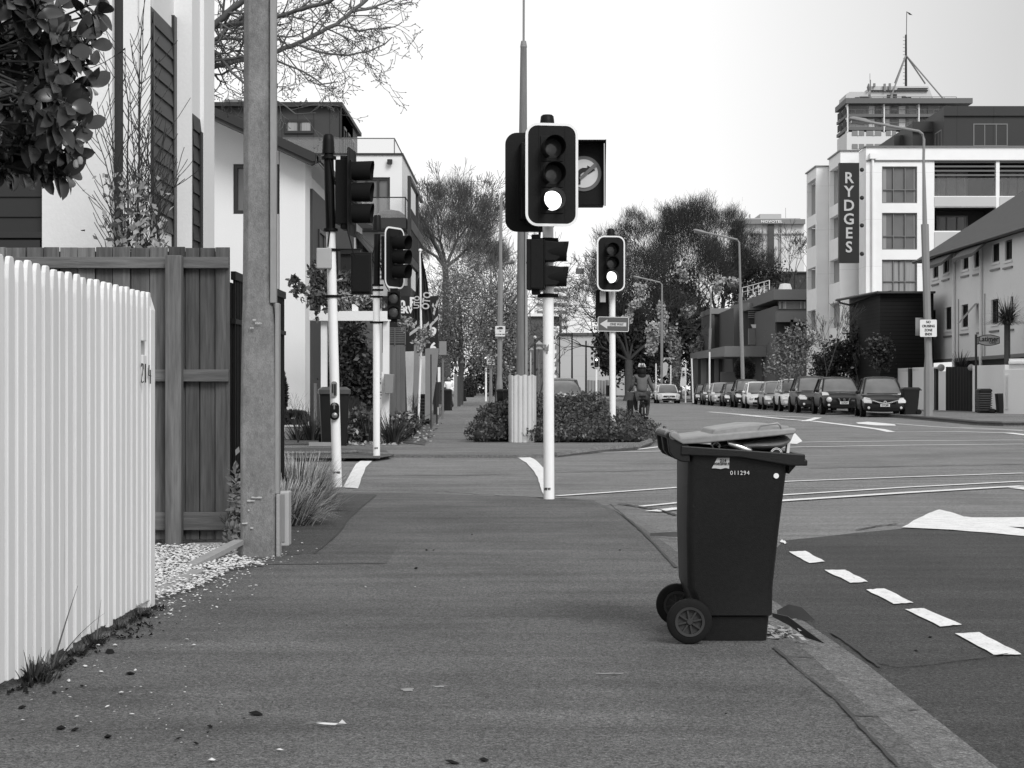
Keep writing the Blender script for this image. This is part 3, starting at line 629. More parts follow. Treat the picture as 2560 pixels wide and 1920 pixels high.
# wheels
def wheel(yc, sgn):
    c = (.746, yc, .100)
    a = MB(); a.lathe([(.066, -.024), (.088, -.024), (.098, -.017), (.1, -.006), (.1, .006), (.098, .017), (.088, .024), (.066, .024), (.062, .0), (.066, -.024)], c, 40, 'y')
    tyre = a.build('wheel', 'rubber', t, smooth=True)
    a = MB(); a.lathe([(.054, -.026), (.0655, -.027), (.0655, .0), (.054, .0), (.054, -.026)], c, 40, 'y')
    a.lathe([(.002, -.026), (.012, -.026), (.016, -.02), (.016, -.004), (.002, -.004)], c, 20, 'y')
    for k in range(8):
        th = k * math.pi / 4 + .2; a.obox((c[0] + .034 * math.cos(th), yc - .015, c[2] + .034 * math.sin(th)), (.046, .010, .008), ry=-th)
    a.lathe([(.002, -.007), (.0545, -.007), (.0545, -.001), (.002, -.001)], c, 30, 'y')
    a.build('rim', 'binr', tyre)
wheel(7.575, 1); wheel(8.17, 1)
b = MB(); b.tube([(.746, 7.56, .1), (.746, 8.19, .1)], .01, 10); b.build('axle', 'chrome', t)
# rubbish in the bin: each its own thing
rng = random.Random(5)
b = MB(); n = 20
loops = []
for (xx, hz, cz) in ((.885, .004, .872), (.92, .014, .873), (.98, .024, .874), (1.05, .034, .872), (1.12, .042, .873), (1.165, .040, .88), (1.19, .026, .895), (1.205, .006, .905)):
    loops.append([(xx + .004 * mn.noise(Vector((xx * 30, j, 0))), 7.86 + .28 * math.cos(2 * math.pi * j / n) * (1 + .1 * mn.noise(Vector((j * .9, xx * 12, 3)))), cz + hz * math.sin(2 * math.pi * j / n) * (1 + .25 * mn.noise(Vector((j * 1.3, xx * 22, 1))))) for j in range(n)])
b.quadg(loops); b.build('rubbish_bag', 'bag', smooth=True, sub=1, ang=80, label='stretched translucent plastic bag pushing up the lid of the front bin', cat='rubbish bag')
b = MB(); b.lathe([(0, -.055), (.018, -.055), (.021, -.05), (.021, .05), (.016, .058), (0, .058)], (0, 0, 0), 20, 'x'); b.xf = None
b.v = [(q[0] * .94 + .97, 7.60 + q[1], q[2] - q[0] * .33 + .865) for q in b.v]; b.build('drink_can', 'chrome', smooth=True, label='crumpled metal can wedged sideways in the open front bin', cat='can')
b = MB(); b.lathe([(0, -.05), (.026, -.05), (.0275, -.045), (.0275, .05), (0, .05)], (1.13, 7.63, .838), 24, 'y'); tcan = b.build('tin_can', 'signt', smooth=True, label='round tin with white rings peeping over the front bin rim', cat='tin')
b = MB()
for r_ in (.0262, .021): b.lathe([(r_ - .0022, -.0522), (r_, -.0522), (r_, -.0508), (r_ - .0022, -.0508), (r_ - .0022, -.0522)], (1.13, 7.63, .838), 24, 'y')
b.build('lid_ring', 'white', tcan)
b = MB(); b.obox((1.19, 7.65, .86), (.012, .05, .06), ry=.1); b.build('carton', 'signw', label='white carton corner sticking up at the front bin lip', cat='carton')
b = MB(); b.lathe([(.014, -.03), (.018, -.03), (.018, .03), (.014, .03), (.014, -.03)], (.865, 7.61, .872), 18, 'y'); b.build('jar', 'glassm', smooth=True, label='small dark jar near the hinge end inside the front bin', cat='jar')
# curled dark leaves and litter on the gutter right behind the bin
def flap(pts, w_, label, th=.006):
    b = MB(); L = []
    P_ = [Vector(p) for p in pts]
    for i, p in enumerate(P_):
        u = i / (len(P_) - 1); h = w_ * math.sin(math.pi * min(max(u * .9 + .1, 0), 1)) ** .7
        L.append([(p.x, p.y, p.z), (p.x - .02 * h, p.y + h * .35, p.z + h * .8), (p.x - .02 * h + .004, p.y + h * .35 + th, p.z + h * .8), (p.x + .004, p.y + th, p.z)])
    b.quadg(L); return b.build('palm_leaf_sheath', 'leafd', smooth=True, label=label, cat='leaf')
flap([(X(1945, 8.7), 8.72, -.03), (X(1975, 8.7), 8.7, -.035), (X(2005, 8.7), 8.68, -.04), (X(2035, 8.7), 8.66, -.042)], .085, 'upper curled dark leaf sheath in the gutter beyond the front bin')
flap([(X(1935, 8.2), 8.25, .03), (X(1972, 8.1), 8.1, .01), (X(2010, 8.0), 7.95, -.025), (X(2058, 7.9), 7.8, -.04)], .05, 'lower long dark leaf sheath pointing to the road beyond the front bin')
r = random.Random(3); V = MB()
for _ in range(170):
    x, y = 1.12 + abs(r.gauss(0, .07)), 7.95 + r.gauss(0, .12); s = r.uniform(.01, .026); a = r.uniform(0, 6.3); z = -.02 + abs(r.gauss(0, .02))
    V.add([(x + s * math.cos(a), y + s * math.sin(a), z), (x + s * .5 * math.cos(a + 1.5), y + s * .5 * math.sin(a + 1.5), z + r.uniform(0, .012)), (x - s * math.cos(a), y - s * math.sin(a), z + r.uniform(0, .015)), (x + s * .5 * math.cos(a - 1.5), y + s * .5 * math.sin(a - 1.5), z)], [(0, 1, 2, 3)])
V.build('leaf_litter', 'leafl', fast=True, kind='stuff', label='heap of pale crumpled leaves in the gutter behind the bin', cat='leaves')
# far edge debris by the channel corner
flap([(1.0, 13.2, .0), (1.2, 13.3, -.02), (1.5, 13.35, -.03)], .05, 'dark strip lying in the channel left of the front bin')
# ================================================================ TRAFFIC SIGNALS
def board(mb, x0, x1, z0, z1, y, r, th=.006): mb.prism(rrect(x0, x1, z0, z1, r, 7), y, y + th)
def ringboard(mb, x0, x1, z0, z1, y, r, w_, th=.009):
    a = rrect(x0, x1, z0, z1, r, 7); c = rrect(x0 + w_, x1 - w_, z0 + w_, z1 - w_, max(r - w_, .005), 7); n = len(a)
    vs = [(p[0], y, p[1]) for p in a] + [(p[0], y, p[1]) for p in c] + [(p[0], y + th, p[1]) for p in a] + [(p[0], y + th, p[1]) for p in c]
    fs = []
    for i in range(n):
        j = (i + 1) % n; fs += [(i, j, n + j, n + i), (2 * n + i, 3 * n + i, 3 * n + j, 2 * n + j), (i, 2 * n + i, 2 * n + j, j), (n + i, n + j, 3 * n + j, 3 * n + i)]
    mb.add(vs, fs)
def visor(mb, c, r, L, gap=1.5):             # open-bottomed hood, axis -y
    n = 22; a0 = -math.pi / 2 + gap / 2; a1 = 1.5 * math.pi - gap / 2
    loops = []
    for (yy, rr) in ((0, r), (-L, r * 1.04), (-L, r * 1.0), (0, r * .96)):
        loops.append([(c[0] + rr * math.cos(a0 + (a1 - a0) * i / n), c[1] + yy * (1 if yy == 0 else (0.9 + .1 * max(0, math.sin(a0 + (a1 - a0) * i / n)))), c[2] + rr * math.sin(a0 + (a1 - a0) * i / n)) for i in range(n + 1)])
    mb.quadg(loops + [loops[0]], close=False, caps=False)
def lantern(par, n, pitch, w_, r, lit, xf, brd=None, brdr=.12, border=True, vis=.22, name='lantern', gap=1.2, depth=.16, backb='blackb'):
    """n aspects stacked, local frame: front is -y, x across, z up, origin at the centre"""
    h = pitch * n
    b = MB(xf); b.box(-w_ / 2, w_ / 2, .0, depth, -h / 2, h / 2); b.box(-w_ * .3, w_ * .3, .03, depth * .7, h / 2, h / 2 + .05); b.box(-w_ * .25, w_ * .25, .03, depth * .7, -h / 2 - .05, -h / 2)
    H = b.build(name, 'black', par, bevel=.006)
    if brd:
        a = MB(xf); board(a, -brd[0] / 2, brd[0] / 2, -brd[1] / 2, brd[1] / 2, -.012, brdr); B = a.build('backing_board', backb, H)
        if border:
            a = MB(xf); ringboard(a, -brd[0] / 2 - .002, brd[0] / 2 + .002, -brd[1] / 2 - .002, brd[1] / 2 + .002, -.018, brdr, .026); a.build('border', 'border', B)
        a = MB(xf)
        for s in (-1, 1): a.box(s * brd[0] * .25 - .001, s * brd[0] * .25 + .001, -.0145, -.0125, -brd[1] / 2 + .03, brd[1] / 2 - .03)
        a.build('board_fold', 'blackm', B)
    for i in range(n):
        cz = h / 2 - pitch * (i + .5)
        a = MB(xf); a.box(-w_ / 2 + .004, w_ / 2 - .004, -.024, -.0135, cz - pitch / 2 + .004, cz + pitch / 2 - .004)
        D = a.build('aspect', 'black', H, bevel=.004)
        a = MB(xf); a.lathe([(0, -.040), (r * .5, -.038), (r * .85, -.032), (r, -.025), (r, -.01), (0, -.01)], (0, 0, cz), 28, 'y'); a.build('lens', 'lenslit' if i in lit else 'lens', D, smooth=True)
        a = MB(xf); visor(a, (0, -.024, cz), r * 1.12, vis, gap); a.build('visor', 'blackm', D, smooth=True, ang=60)
    return H
def XF(x, y, z, yaw=0, s=1): return Matrix.Translation((x, y, z)) @ Matrix.Rotation(R(yaw), 4, 'Z') @ Matrix.Scale(s, 4)
def band(mb, x, y, z, r, h=.04):
    mb.lathe([(r - .002, -h / 2), (r + .012, -h / 2), (r + .012, h / 2), (r, h / 2)], (x, y, z), 20); mb.box(x - r - .05, x - r + .01, y - .012, y + .012, z - h / 2, z + h / 2); mb.box(x + r - .01, x + r + .05, y - .012, y + .012, z - h / 2, z + h / 2)
# ---- A: centre pole
dA = 17.62; xA = X(1371, dA)
t = thing('traffic_signal', 'tall white signal pole at the kerb with big white-edged board and lit lowest lamp', 'traffic light', (xA, dA, 0))
b = MB(); b.tube([(X(1372.5, dA), dA, -.03), (X(1370, dA), dA, Z(560, dA)), (X(1369, dA), dA, Z(318, dA))], .0555, 24); pole = b.build('pole', 'polew', t, smooth=True)
b = MB()
for px, py, wz in ((1362, 868, 9), (1359, 874, 5), (1367, 880, 5)):
    b.box(X(px - wz * .4, dA), X(px + wz * .4, dA), dA - .0585, dA - .052, Z(py + wz * .8, dA), Z(py - wz * .7, dA))
b.prism([(X(1361, dA), Z(876, dA)), (X(1372, dA), Z(860, dA)), (X(1371, dA), Z(878, dA))], dA - .059, dA - .05); b.build('peeled_paint', 'conc', pole)
b = MB(); b.text('LIVE WIRES', .032, (xA - .0, dA - .0575, Z(1222, dA)), th=.002, off=.0022, sx=.62); b.v = [(xA + (.0572) * math.sin((q[0] - xA) / .0572), dA - .0572 * math.cos((q[0] - xA) / .0572), q[2]) for q in b.v if True]; b.build('warning_label', 'signt', pole)
b = MB(); b.lathe([(.0, .135), (.05, .133), (.066, .118), (.072, .07), (.078, 0), (.0, 0)], (X(1368, dA), dA, Z(320, dA)), 24); b.build('pole_cap', 'black', t, smooth=True)
zc = Z(446, dA)
lantern(t, 3, .262, .24, .098, (2,), XF(X(1379, dA - .3), dA - .29, zc, 9), (.535, 1.035), .125, gap=1.0, vis=.2)
# back view of the lantern for the opposite direction
xf = XF(X(1327, dA + .2), dA + .33, Z(456, dA + .33), 188)
L2 = lantern(t, 3, .262, .24, .098, (), xf, (.535, 1.035), .125, name='rear_lantern', border=False)
b = MB(); b.tube([(X(1314, dA), dA + .1, Z(372, dA)), (X(1303, dA), dA + .12, Z(430, dA)), (X(1301, dA), dA + .12, Z(480, dA)), (X(1312, dA), dA + .12, Z(505, dA)), (X(1340, dA), dA + .1, Z(520, dA))], .006, 6); b.build('cable', 'rubber', t)
for z in (Z(600, dA), Z(739, dA), Z(330, dA)): b = MB(); band(b, X(1370, dA), dA, z, .056); b.build('clamp', 'blackm', t)
# two-aspect lantern seen from the side, hoods to the right
xf = XF(X(1357, dA - .05), dA - .10, Z(662, dA - .1), 86)
lantern(t, 2, .255, .24, .095, (), xf, None, name='side_lantern', vis=.24, depth=.16)
b = MB(); b.box(X(1326, dA), X(1358, dA), dA - .22, dA + .02, Z(724, dA), Z(602, dA)); b.build('lantern_housing', 'black', t, bevel=.008)
for (ya, yb) in ((605, 656), (666, 717)):
    b = MB(); xa, xb = X(1360, dA), X(1411, dA); z1, z0 = Z(ya, dA), Z(yb, dA)
    b.prism([(xa, z0), (xb - .09, z0 + .0), (xb - .055, z0 + .03), (xb, z1 - .02), (xa, z1)], dA - .21, dA - .02); b.build('side_hood', 'blackb', t, bevel=.012, seg=3)
b = MB(); b.tube([(X(1322, dA), dA - .02, Z(600, dA)), (X(1327, dA), dA - .05, Z(625, dA)), (X(1318, dA), dA - .04, Z(660, dA))], .014, 6); b.tube([(X(1350, dA), dA, Z(575, dA)), (X(1348, dA), dA - .04, Z(600, dA))], .012, 6); b.build('hose', 'rubber', t)
# internally lit no-right-turn box
d = dA + .1; b = MB(); b.box(X(1392, d), X(1510, d), d - .02, d + .22, Z(514, d), Z(357, d)); sb = b.build('turn_sign', 'blackb', t, bevel=.008)
b = MB(); x0, x1, z0, z1 = X(1392, d), X(1511, d), Z(516, d), Z(356, d)
b.box(x0, x1, d - .20, d - .02, z1 - .012, z1); b.prism([(d - .22, z1), (d - .02, z1), (d - .02, z0), (d - .10, z0), (d - .14, z0 + .4)], x1, x1 + .008, 'x'); b.build('hood', 'blackb', sb)
cx, cz = X(1459, d), Z(435, d)
b = MB(); b.lathe([(0, -.006), (.181, -.006), (.181, 0), (0, 0)], (cx, d - .024, cz), 48, 'y'); ring = b.build('sign_ring', mat('turn_ring', .13, .4, .4), sb)
b = MB(); b.lathe([(0, -.006), (.146, -.006), (.146, 0), (0, 0)], (cx, d - .0315, cz), 48, 'y'); b.build('sign_face', mat('turn_face', .6, .4, .4), sb)
b = MB(); yy = d - .046; s = F / d
def PX(px, py): return (X(px, d), Z(py, d))
b.prism([PX(1444, 462), PX(1444, 430), PX(1449, 424), PX(1456, 421), PX(1468, 421), PX(1468, 415), PX(1488, 426), PX(1470, 437), PX(1468, 431), PX(1459, 431), PX(1455, 434), PX(1451, 437), PX(1451, 462)], yy, yy + .006); b.build('turn_arrow', 'signt', sb)
b = MB(); b.prism([PX(1447, 446), PX(1451, 452), PX(1492, 416), PX(1486, 409)], yy - .009, yy - .002); b.build('turn_bar', mat('turn_ring', .075), sb)
# ---- B: left pole, leaning
dB = 19.8
t = thing('traffic_signal', 'leaning white signal pole left of the crossing with push button and grey junction box', 'traffic light', (X(843, dB), dB, 0))
def BL(py): return X(843 - (1217 - py) * (16.5 / 640), dB)
b = MB(); b.tube([(BL(1217), dB, 0), (BL(580), dB, Z(580, dB))], [.056, .054], 24); pole = b.build('pole', 'polew', t, smooth=True)
b = MB(); b.tube([(BL(580), dB, Z(580, dB)), (BL(385) , dB, Z(385, dB))], .0575, 20); b.lathe([(.058, 0), (.085, .0), (.085, .03), (.058, .03)], (BL(575), dB, Z(578, dB)), 20); b.lathe([(.058, 0), (.088, .0), (.088, .03), (.058, .03)], (BL(390), dB, Z(398, dB)), 20); b.build('upper_sleeve', 'black', t, smooth=True)
b = MB(); b.lathe([(0, .225), (.045, .222), (.06, .205), (.066, .15), (.074, 0), (0, 0)], (BL(360), dB, Z(384, dB)), 24); b.build('pole_cap', 'black', t, smooth=True)
b = MB(); b.box(X(794, dB), X(831, dB), dB - .13, dB - .05, Z(673, dB), Z(622, dB)); b.build('junction_box', 'box', t, bevel=.01)
# side-on lantern with board
xf = XF(X(878, dB), dB - .02, Z(482, dB), 84)
lantern(t, 3, .245, .24, .1, (), xf, (.5, 1.0), .06, border=False, name='lantern', vis=.24, gap=.9)
b = MB(); b.box(X(857, dB), X(870, dB), dB - .12, dB + .1, Z(575, dB), Z(395, dB)); b.build('lantern_housing', 'black', t, bevel=.006)
b = MB(); b.tube([(X(826, dB), dB - .06, Z(398, dB)), (X(840, dB), dB - .1, Z(460, dB)), (X(856, dB), dB - .12, Z(510, dB)), (X(872, dB), dB - .12, Z(580, dB)), (X(886, dB), dB - .12, Z(636, dB)), (X(894, dB), dB - .12, Z(646, dB))], .007, 6)
b.tube([(X(822, dB), dB - .07, Z(480, dB)), (X(828, dB), dB - .09, Z(560, dB)), (X(822, dB), dB - .09, Z(618, dB))], .009, 6)
b.tube([(X(836, dB), dB - .04, Z(462, dB)), (X(846, dB), dB - .06, Z(448, dB)), (X(852, dB), dB - .05, Z(415, dB))], .007, 6); b.build('cable', 'rubber', t, smooth=True)
# ped lantern seen from behind
b = MB(); b.box(X(875, dB), X(926, dB), dB + .1, dB + .26, Z(734, dB), Z(629, dB)); b.box(X(878, dB), X(923, dB), dB + .08, dB + .1, Z(729, dB), Z(634, dB)); pl = b.build('walk_lantern', 'black', t, bevel=.008)
b = MB(); b.tube([(BL(670), dB, Z(624, dB)), (X(900, dB), dB + .12, Z(622, dB))], .007, 6); b.build('stay_rod', 'blackm', t); b = MB(); b.tube([(BL(740), dB, Z(741, dB)), (X(880, dB), dB + .1, Z(738, dB))], .008, 6)
b.build('stay_rod', 'blackm', t)
for z in (625, 741): b = MB(); band(b, BL(z), dB, Z(z, dB), .057, .03); b.build('clamp', 'blackm', t)
b = MB(); cxb = BL(973); b.prism([(cxb + a, Z(973, dB) + c) for a, c in rrect(-.034, .034, -.09, .09, .03)], dB - .075, dB - .05); q = b.build('crossing_plate', 'poleg', t)
b = MB(); b.box(cxb - .022, cxb - .006, dB - .082, dB - .074, Z(982, dB), Z(960, dB)); b.box(cxb + .002, cxb + .022, dB - .082, dB - .074, Z(988, dB), Z(960, dB)); b.build('plate_picture', 'signt', q)
cxb = BL(1028); b = MB(); b.prism([(cxb + a, Z(1028, dB) + c) for a, c in rrect(-.052, .052, -.1, .1, .05)], dB - .1, dB - .04); q = b.build('push_button_box', 'black', t, bevel=.008)
b = MB(); b.lathe([(0, -.03), (.03, -.02), (.034, 0), (0, 0)], (cxb + .005, dB - .1, Z(1038, dB)), 20, 'y'); b.build('push_button', 'hub', q, smooth=True)
b = MB(); zz = Z(1012, dB); b.prism([(cxb - .008, zz - .05), (cxb + .008, zz - .05), (cxb + .008, zz), (cxb + .028, zz - .008), (cxb + .0, zz + .035), (cxb - .028, zz - .008), (cxb - .008, zz)], dB - .106, dB - .101); b.build('button_arrow', 'hub', q)
b = MB(); b.text('LIVE WIRES', .03, (0, 0, Z(1181, dB)), th=.002, off=.002, sx=.6); xb = BL(1181); b.v = [(xb + .0582 * math.sin(q[0] / .0572), dB - .0582 * math.cos(q[0] / .0572), q[2]) for q in b.v]; b.build('warning_label', 'signt', pole)
# ---- C: second left pole
dC = 26.9
t = thing('traffic_signal', 'further white signal pole at left with white-edged board turned to the side street', 'traffic light', (X(941, dC), dC, gz(dC)))
b = MB(); b.tube([(X(941.5, dC), dC, gz(dC) - .05), (X(941, dC), dC, Z(712, dC))], .054, 20); pole = b.build('pole', 'polew', t, smooth=True)
b = MB(); b.tube([(X(941.5, dC), dC, Z(712, dC)), (X(943, dC), dC, Z(585, dC))], .052, 18); b.build('upper_sleeve', 'black', t, smooth=True)
b = MB(); b.lathe([(0, .24), (.05, .235), (.062, .2), (.074, 0), (0, 0)], (X(943, dC), dC, Z(576, dC)), 20); b.build('pole_cap', 'black', t, smooth=True)
for z in (713, 725, 742, 806): b = MB(); band(b, X(941.5, dC), dC, Z(z, dC), .055, .03); b.build('clamp', 'blackm', t)
xf = XF(X(986, dC), dC - .1, Z(646, dC), 62); lantern(t, 3, .225, .24, .1, (), xf, (.56, .95), .13, name='lantern', vis=.26)
b = MB(); b.tube([(X(938, dC), dC - .06, Z(615, dC)), (X(931, dC), dC - .08, Z(645, dC)), (X(940, dC), dC - .1, Z(668, dC)), (X(958, dC), dC - .1, Z(664, dC)), (X(966, dC), dC - .08, Z(640, dC))], .008, 6); b.tube([(X(950, dC), dC - .06, Z(660, dC)), (X(958, dC), dC - .08, Z(690, dC)), (X(966, dC), dC - .1, Z(715, dC)), (X(974, dC), dC - .1, Z(728, dC))], .008, 6); b.build('cable', 'rubber', t, smooth=True)
d = dC - .25; xf = XF(X(984.5, d), d, Z(763, d), 0); lantern(t, 2, .215, .2, .078, (), xf, None, name='walk_lantern', vis=.05)
b = MB(); b.text('LIVE', .035, (X(941, dC), dC - .056, Z(1120, dC)), th=.002, off=.002, sx=.8); b.build('warning_label', 'signt', pole)
# ---- D: right pole in the hedge, one-way sign
dD = 34.6
t = thing('traffic_signal', 'white signal pole rising from the low hedge with lit lamp over an arrow sign', 'traffic light', (X(1531, dD), dD, gz(dD)))
b = MB(); b.tube([(X(1532, dD), dD, .1), (X(1530, dD), dD, Z(592, dD))], .062, 20); pole = b.build('pole', 'polew', t, smooth=True)
b = MB(); b.lathe([(0, .14), (.06, .135), (.075, .1), (.082, 0), (0, 0)], (X(1527, dD), dD, Z(589, dD)), 20); b.build('pole_cap', 'black', t, smooth=True)
xf = XF(X(1527, dD - .3), dD - .3, Z(659, dD - .3), 9, 1.07); lantern(t, 3, .255, .24, .106, (2,), xf, (.53, 1.03), .14, name='lantern', vis=.2, gap=1.0)
b = MB(); b.box(X(1499, dD), X(1513, dD), dD - .2, dD - .05, Z(757, dD), Z(729, dD)); b.build('sensor_box', 'box', t, bevel=.01)
b = MB(); b.box(X(1490, dD), X(1522, dD), dD + .05, dD + .3, Z(794, dD), Z(724, dD)); b.build('side_lantern', 'black', t, bevel=.02, seg=3)
b = MB(); b.box(X(1516, dD), X(1524, dD), dD + .02, dD + .14, 1.12 + (974 - 990) * dD / F, 1.12 + (974 - 963) * dD / F); b.build('control_box', 'black', t, bevel=.01)
m4 = Matrix.Translation((X(1532.5, dD), dD - .1, Z(811, dD))) @ Matrix.Rotation(R(1.2), 4, 'Y')
b = MB(m4); b.prism(rrect(-.315, .315, -.15, .15, .035), 0, .005); sg = b.build('one_way_sign', 'signg', t)
b = MB(m4); ringboard(b, -.312, .312, -.147, .147, -.005, .033, .010, .004); b.build('sign_border', 'border', sg)
b = MB(m4); b.prism([(-.27, 0), (-.12, .095), (-.12, .038), (.26, .038), (.26, -.04), (-.12, -.04), (-.12, -.095)], -.006, -.002); b.build('sign_arrow', mat('sign_arrow', .55, .5, .4), sg)
b = MB(m4); b.text('ONE WAY', .066, (.07, -.009, -.002), th=.002, off=.0025, sx=.86, space=1.05); b.build('sign_text', 'signg', sg)
# ---- distant signals
def far_signal(px, py, bw, bh, d, lit, label, pbase=None):
    t = thing('traffic_signal', label, 'traffic light', (X(px, d), d, gz(d)), 'distant traffic signals')
    b = MB(); b.tube([(X(px, d), d, .08), (X(px, d), d, Z(py - bh / 2, d))], .085, 10); b.build('pole', 'polew', t)
    s = F / d; W_ = bw / s; H = bh / s; k = H / 1.05
    xf = XF(X(px, d), d - .2, Z(py, d), 4, k); lantern(t, 3, .262, .24, .12, lit, xf, (W_ / k, 1.03), .12, vis=.12)
    return t
far_signal(1154.5, 905, 20, 27, 155, (0,), 'distant signal between the left fence and the dark bush, lamp lit')
far_signal(1215, 902, 17, 29, 150, (0,), 'distant signal partly hidden by the white notice on the thin lamp pole')
tq = far_signal(1491, 906, 13, 26, 150, (0,), 'distant signal in front of the pale warehouse wall, top lamp lit')
b = MB(); b.box(X(1196, 150), X(1209, 150), 150, 150.4, Z(908, 150), Z(889, 150)); tt = b.build('turn_box', 'blackb', tq.parent if False else None, label='small dark turn sign box beside the distant middle signal', cat='sign')
# ================================================================ BUILDINGS
def mapF(y0): return lambda u, v, w: (u, y0 + w, v)                 # faces the camera
def mapS(x0): return lambda u, v, w: (x0 - w, u, v)                 # faces +X, u runs along Y (left-hand houses)
def mapL(x0): return lambda u, v, w: (x0 + w, u, v)                 # faces -X (right-hand houses)
# ---- left modern house, close
d = 14.5
t = thing('modern_house', 'white and dark boarded modern house above the brown fence, close on the left', 'house', (-4.2, d, 0))
b = MB(); b.box(-9, X(110, d), d + .05, d + 5.6, 0, 7); b.build('dark_cladding', 'wb', t)
b = MB()
for k in range(16): z = 1.9 + k * .17; b.prism([(d + .05, z), (d + .03, z), (d + .045, z + .165), (d + .05, z + .165)], -9, X(109, d), 'x')
b.build('weatherboard', 'wb', t)
b = MB(); b.box(-6.2, X(108, d), d - .004, d + .03, 2.40, 2.45); b.box(-6.2, X(100, d), d - .0, d + .028, 1.8, 2.38); b.build('garage_lintel', 'frame', t)
b = MB(); b.box(X(110, d), X(284, d), d - .06, d + 3, 0, 7); b.box(X(308, d), X(350, d), d + .0, d + 3, 0, 7); b.box(X(350, d), X(378, d), d - .03, d + 3, 0, 7); b.build('wall', 'whites', t)
b = MB(); b.box(X(284, d), X(308, d), d + .03, d + .3, 0, 7); b.build('recess_strip', 'frame', t)
xs = X(378, d); d2 = d * 922 / 865.; b = MB(); xo = xs
for k in range(26):
    z = 2.5 + k * .142
    if z > 4.3: break
    b.prism([(xo + .0, z), (xo + .022, z), (xo + .004, z + .142), (xo, z + .142)], d - .03, d2, 'y')
b.build('weatherboard', mat('grey_weatherboard', .06, .6, .3, (2, .15)), t)
zt_ = CH + (974 - 50) * d2 / F
b = MB(); b.box(xo - .06, xo + .028, d2 - .12, d2 - .002, 1.9, 4.46); b.box(xo + .01, xo + .03, d - .03, d - .005, 1.9, 4.3); b.build('corner_board', 'frame', t)
b = MB(); b.box(xo - .2, xo + .002, d + .06, d2 - .01, 0, 4.45); b.build('side_wall', 'whites', t)
wm_ = mapS(xo + .02); window(t, wm_, (d + .05, d2 - .13, 4.47, 5.6), 2, (.3,), fr=.05, depth=.1, gm='glassm')
wm_ = mapS(xo + .02); window(t, wm_, (d + .25, d2 - .13, 1.6, 2.48), 1, (.5,), fr=.06, depth=.1)
# second bay
b = MB(); b.box(xs - 3, X(480, d2), d2, d2 + .4, 0, 7); b.build('bay_wall', 'whites', t)
x2 = X(480, d2); d3 = d2 * 820 / 803.
b = MB(); b.box(x2 - 1, x2 - .002, d2 + .4, d3, 0, 7); b.build('side_wall', 'whites', t)
b = MB()
for k in range(20):
    z = 1.9 + k * .142
    if z > Z(335, d3): break
    b.prism([(x2, z), (x2 + .02, z), (x2 + .004, z + .142), (x2, z + .142)], d2 + .01, d3 + .05, 'y')
b.box(x2, x2 + .03, d3 - .03, d3 + .06, 1.9, Z(330, d3)); b.build('weatherboard', 'wb', t)
window(t, mapS(x2 + .03), (d2 + .02, d3 + .06, Z(328, d3), Z(110, d3)), 1, (.4,), fr=.04, depth=.1, gm='glassm'); window(t, mapS(x2 + .03), (d2 + .02, d3 + .06, Z(100, d3), 5.5), 1, (.4,), fr=.04, depth=.1, gm='glassm')
d3 += .07
b = MB(); b.box(x2 - 2, X(510, d3), d3, d3 + .2, 0, 7); b.box(-9, X(500, 18.3), d3 + .2, 18.3, 0, 7); b.build('bay_wall', 'whites', t)
b = MB(); b.box(-9, xs - .2, d - .3, 18.4, 7, 7.3); b.build('roof', 'darkr', t)
# ---- gabled white house across the side street
d = 40
t = thing('gabled_house', 'white house with dark sloping roof edge and tall dark window, behind the concrete pole', 'house', (X(650, d), d, .1))
def q(px, py, dd=d): return (X(px, dd), Z(py, dd))
b = MB()
wl = [q(420, 1085), q(699, 1085), q(699, 350), q(420, 222)]
# wall with window opening
mp = mapF(d); zg = .1
b.prism([q(420, 1085), (X(583, d), Z(1085, d)), (X(583, d), Z(300, d)), q(420, 222)], d, d + .3)
b.prism([(X(583, d), zg), (X(697, d), zg), (X(697, d), Z(535, d)), (X(583, d), Z(535, d))], d, d + .3)
b.prism([(X(583, d), Z(410, d)), (X(697, d), Z(410, d)), (X(697, d), Z(350, d)), (X(583, d), Z(300, d))], d, d + .3)
b.box(X(420, d), X(700, d), d + .31, d + 9, zg, Z(420, d))
b.build('wall', 'whites', t)
dn = d - .5; b = MB(); b.prism([(X(699, dn), zg), (X(763, dn), zg), (X(763, dn), Z(406, dn)), (X(699, dn), Z(362, dn))], dn, dn + 1.2); b.build('projecting_wall', 'whites', t)
window(t, mapF(d), (X(583, d), X(697, d), Z(535, d), Z(410, d)), 2, (), fr=.09, depth=.16, gm='glassm')
b = MB(); b.box(X(684, dn), X(699, dn), dn + .3, dn + .45, Z(1085, dn), Z(820, dn)); b.box(X(690, dn), X(700, dn), dn + .15, dn + .3, Z(915, dn), Z(786, dn)); b.build('dark_panel', 'frame', t)
dr = d - 1.1; b = MB()
b.prism([q(400, 226, dr), q(400, 206, dr), q(796, 386, dr), q(796, 402, dr), q(780, 403, dr)], dr, dr + .25)
b.build('barge_board', 'darkf', t)
b = MB(); b.prism([q(400, 238, dr), q(400, 226, dr), q(792, 403, dr), q(776, 411, dr)], dr + .06, dr + .3); b.build('fascia', mat('fascia_grey', .05), t)
xe = X(796, dr); b = MB(); b.box(xe - .06, xe + .05, dr, 55, Z(402, dr), Z(386, dr)); b.build('gutter', 'darkf', t)
b = MB(); b.prism([(X(400, dr), Z(228, dr)), (X(796, dr), Z(400, dr)), (X(796, dr), Z(404, dr)), (X(400, dr), Z(234, dr))], dr + .3, 54.9); b.build('soffit', 'offw', t)
xw = X(763, dn); b = MB(); b.box(xw - .4, xw - .02, dn + 1.2, 54, zg, Z(425, dn)); b.build('side_wall', 'offw', t)
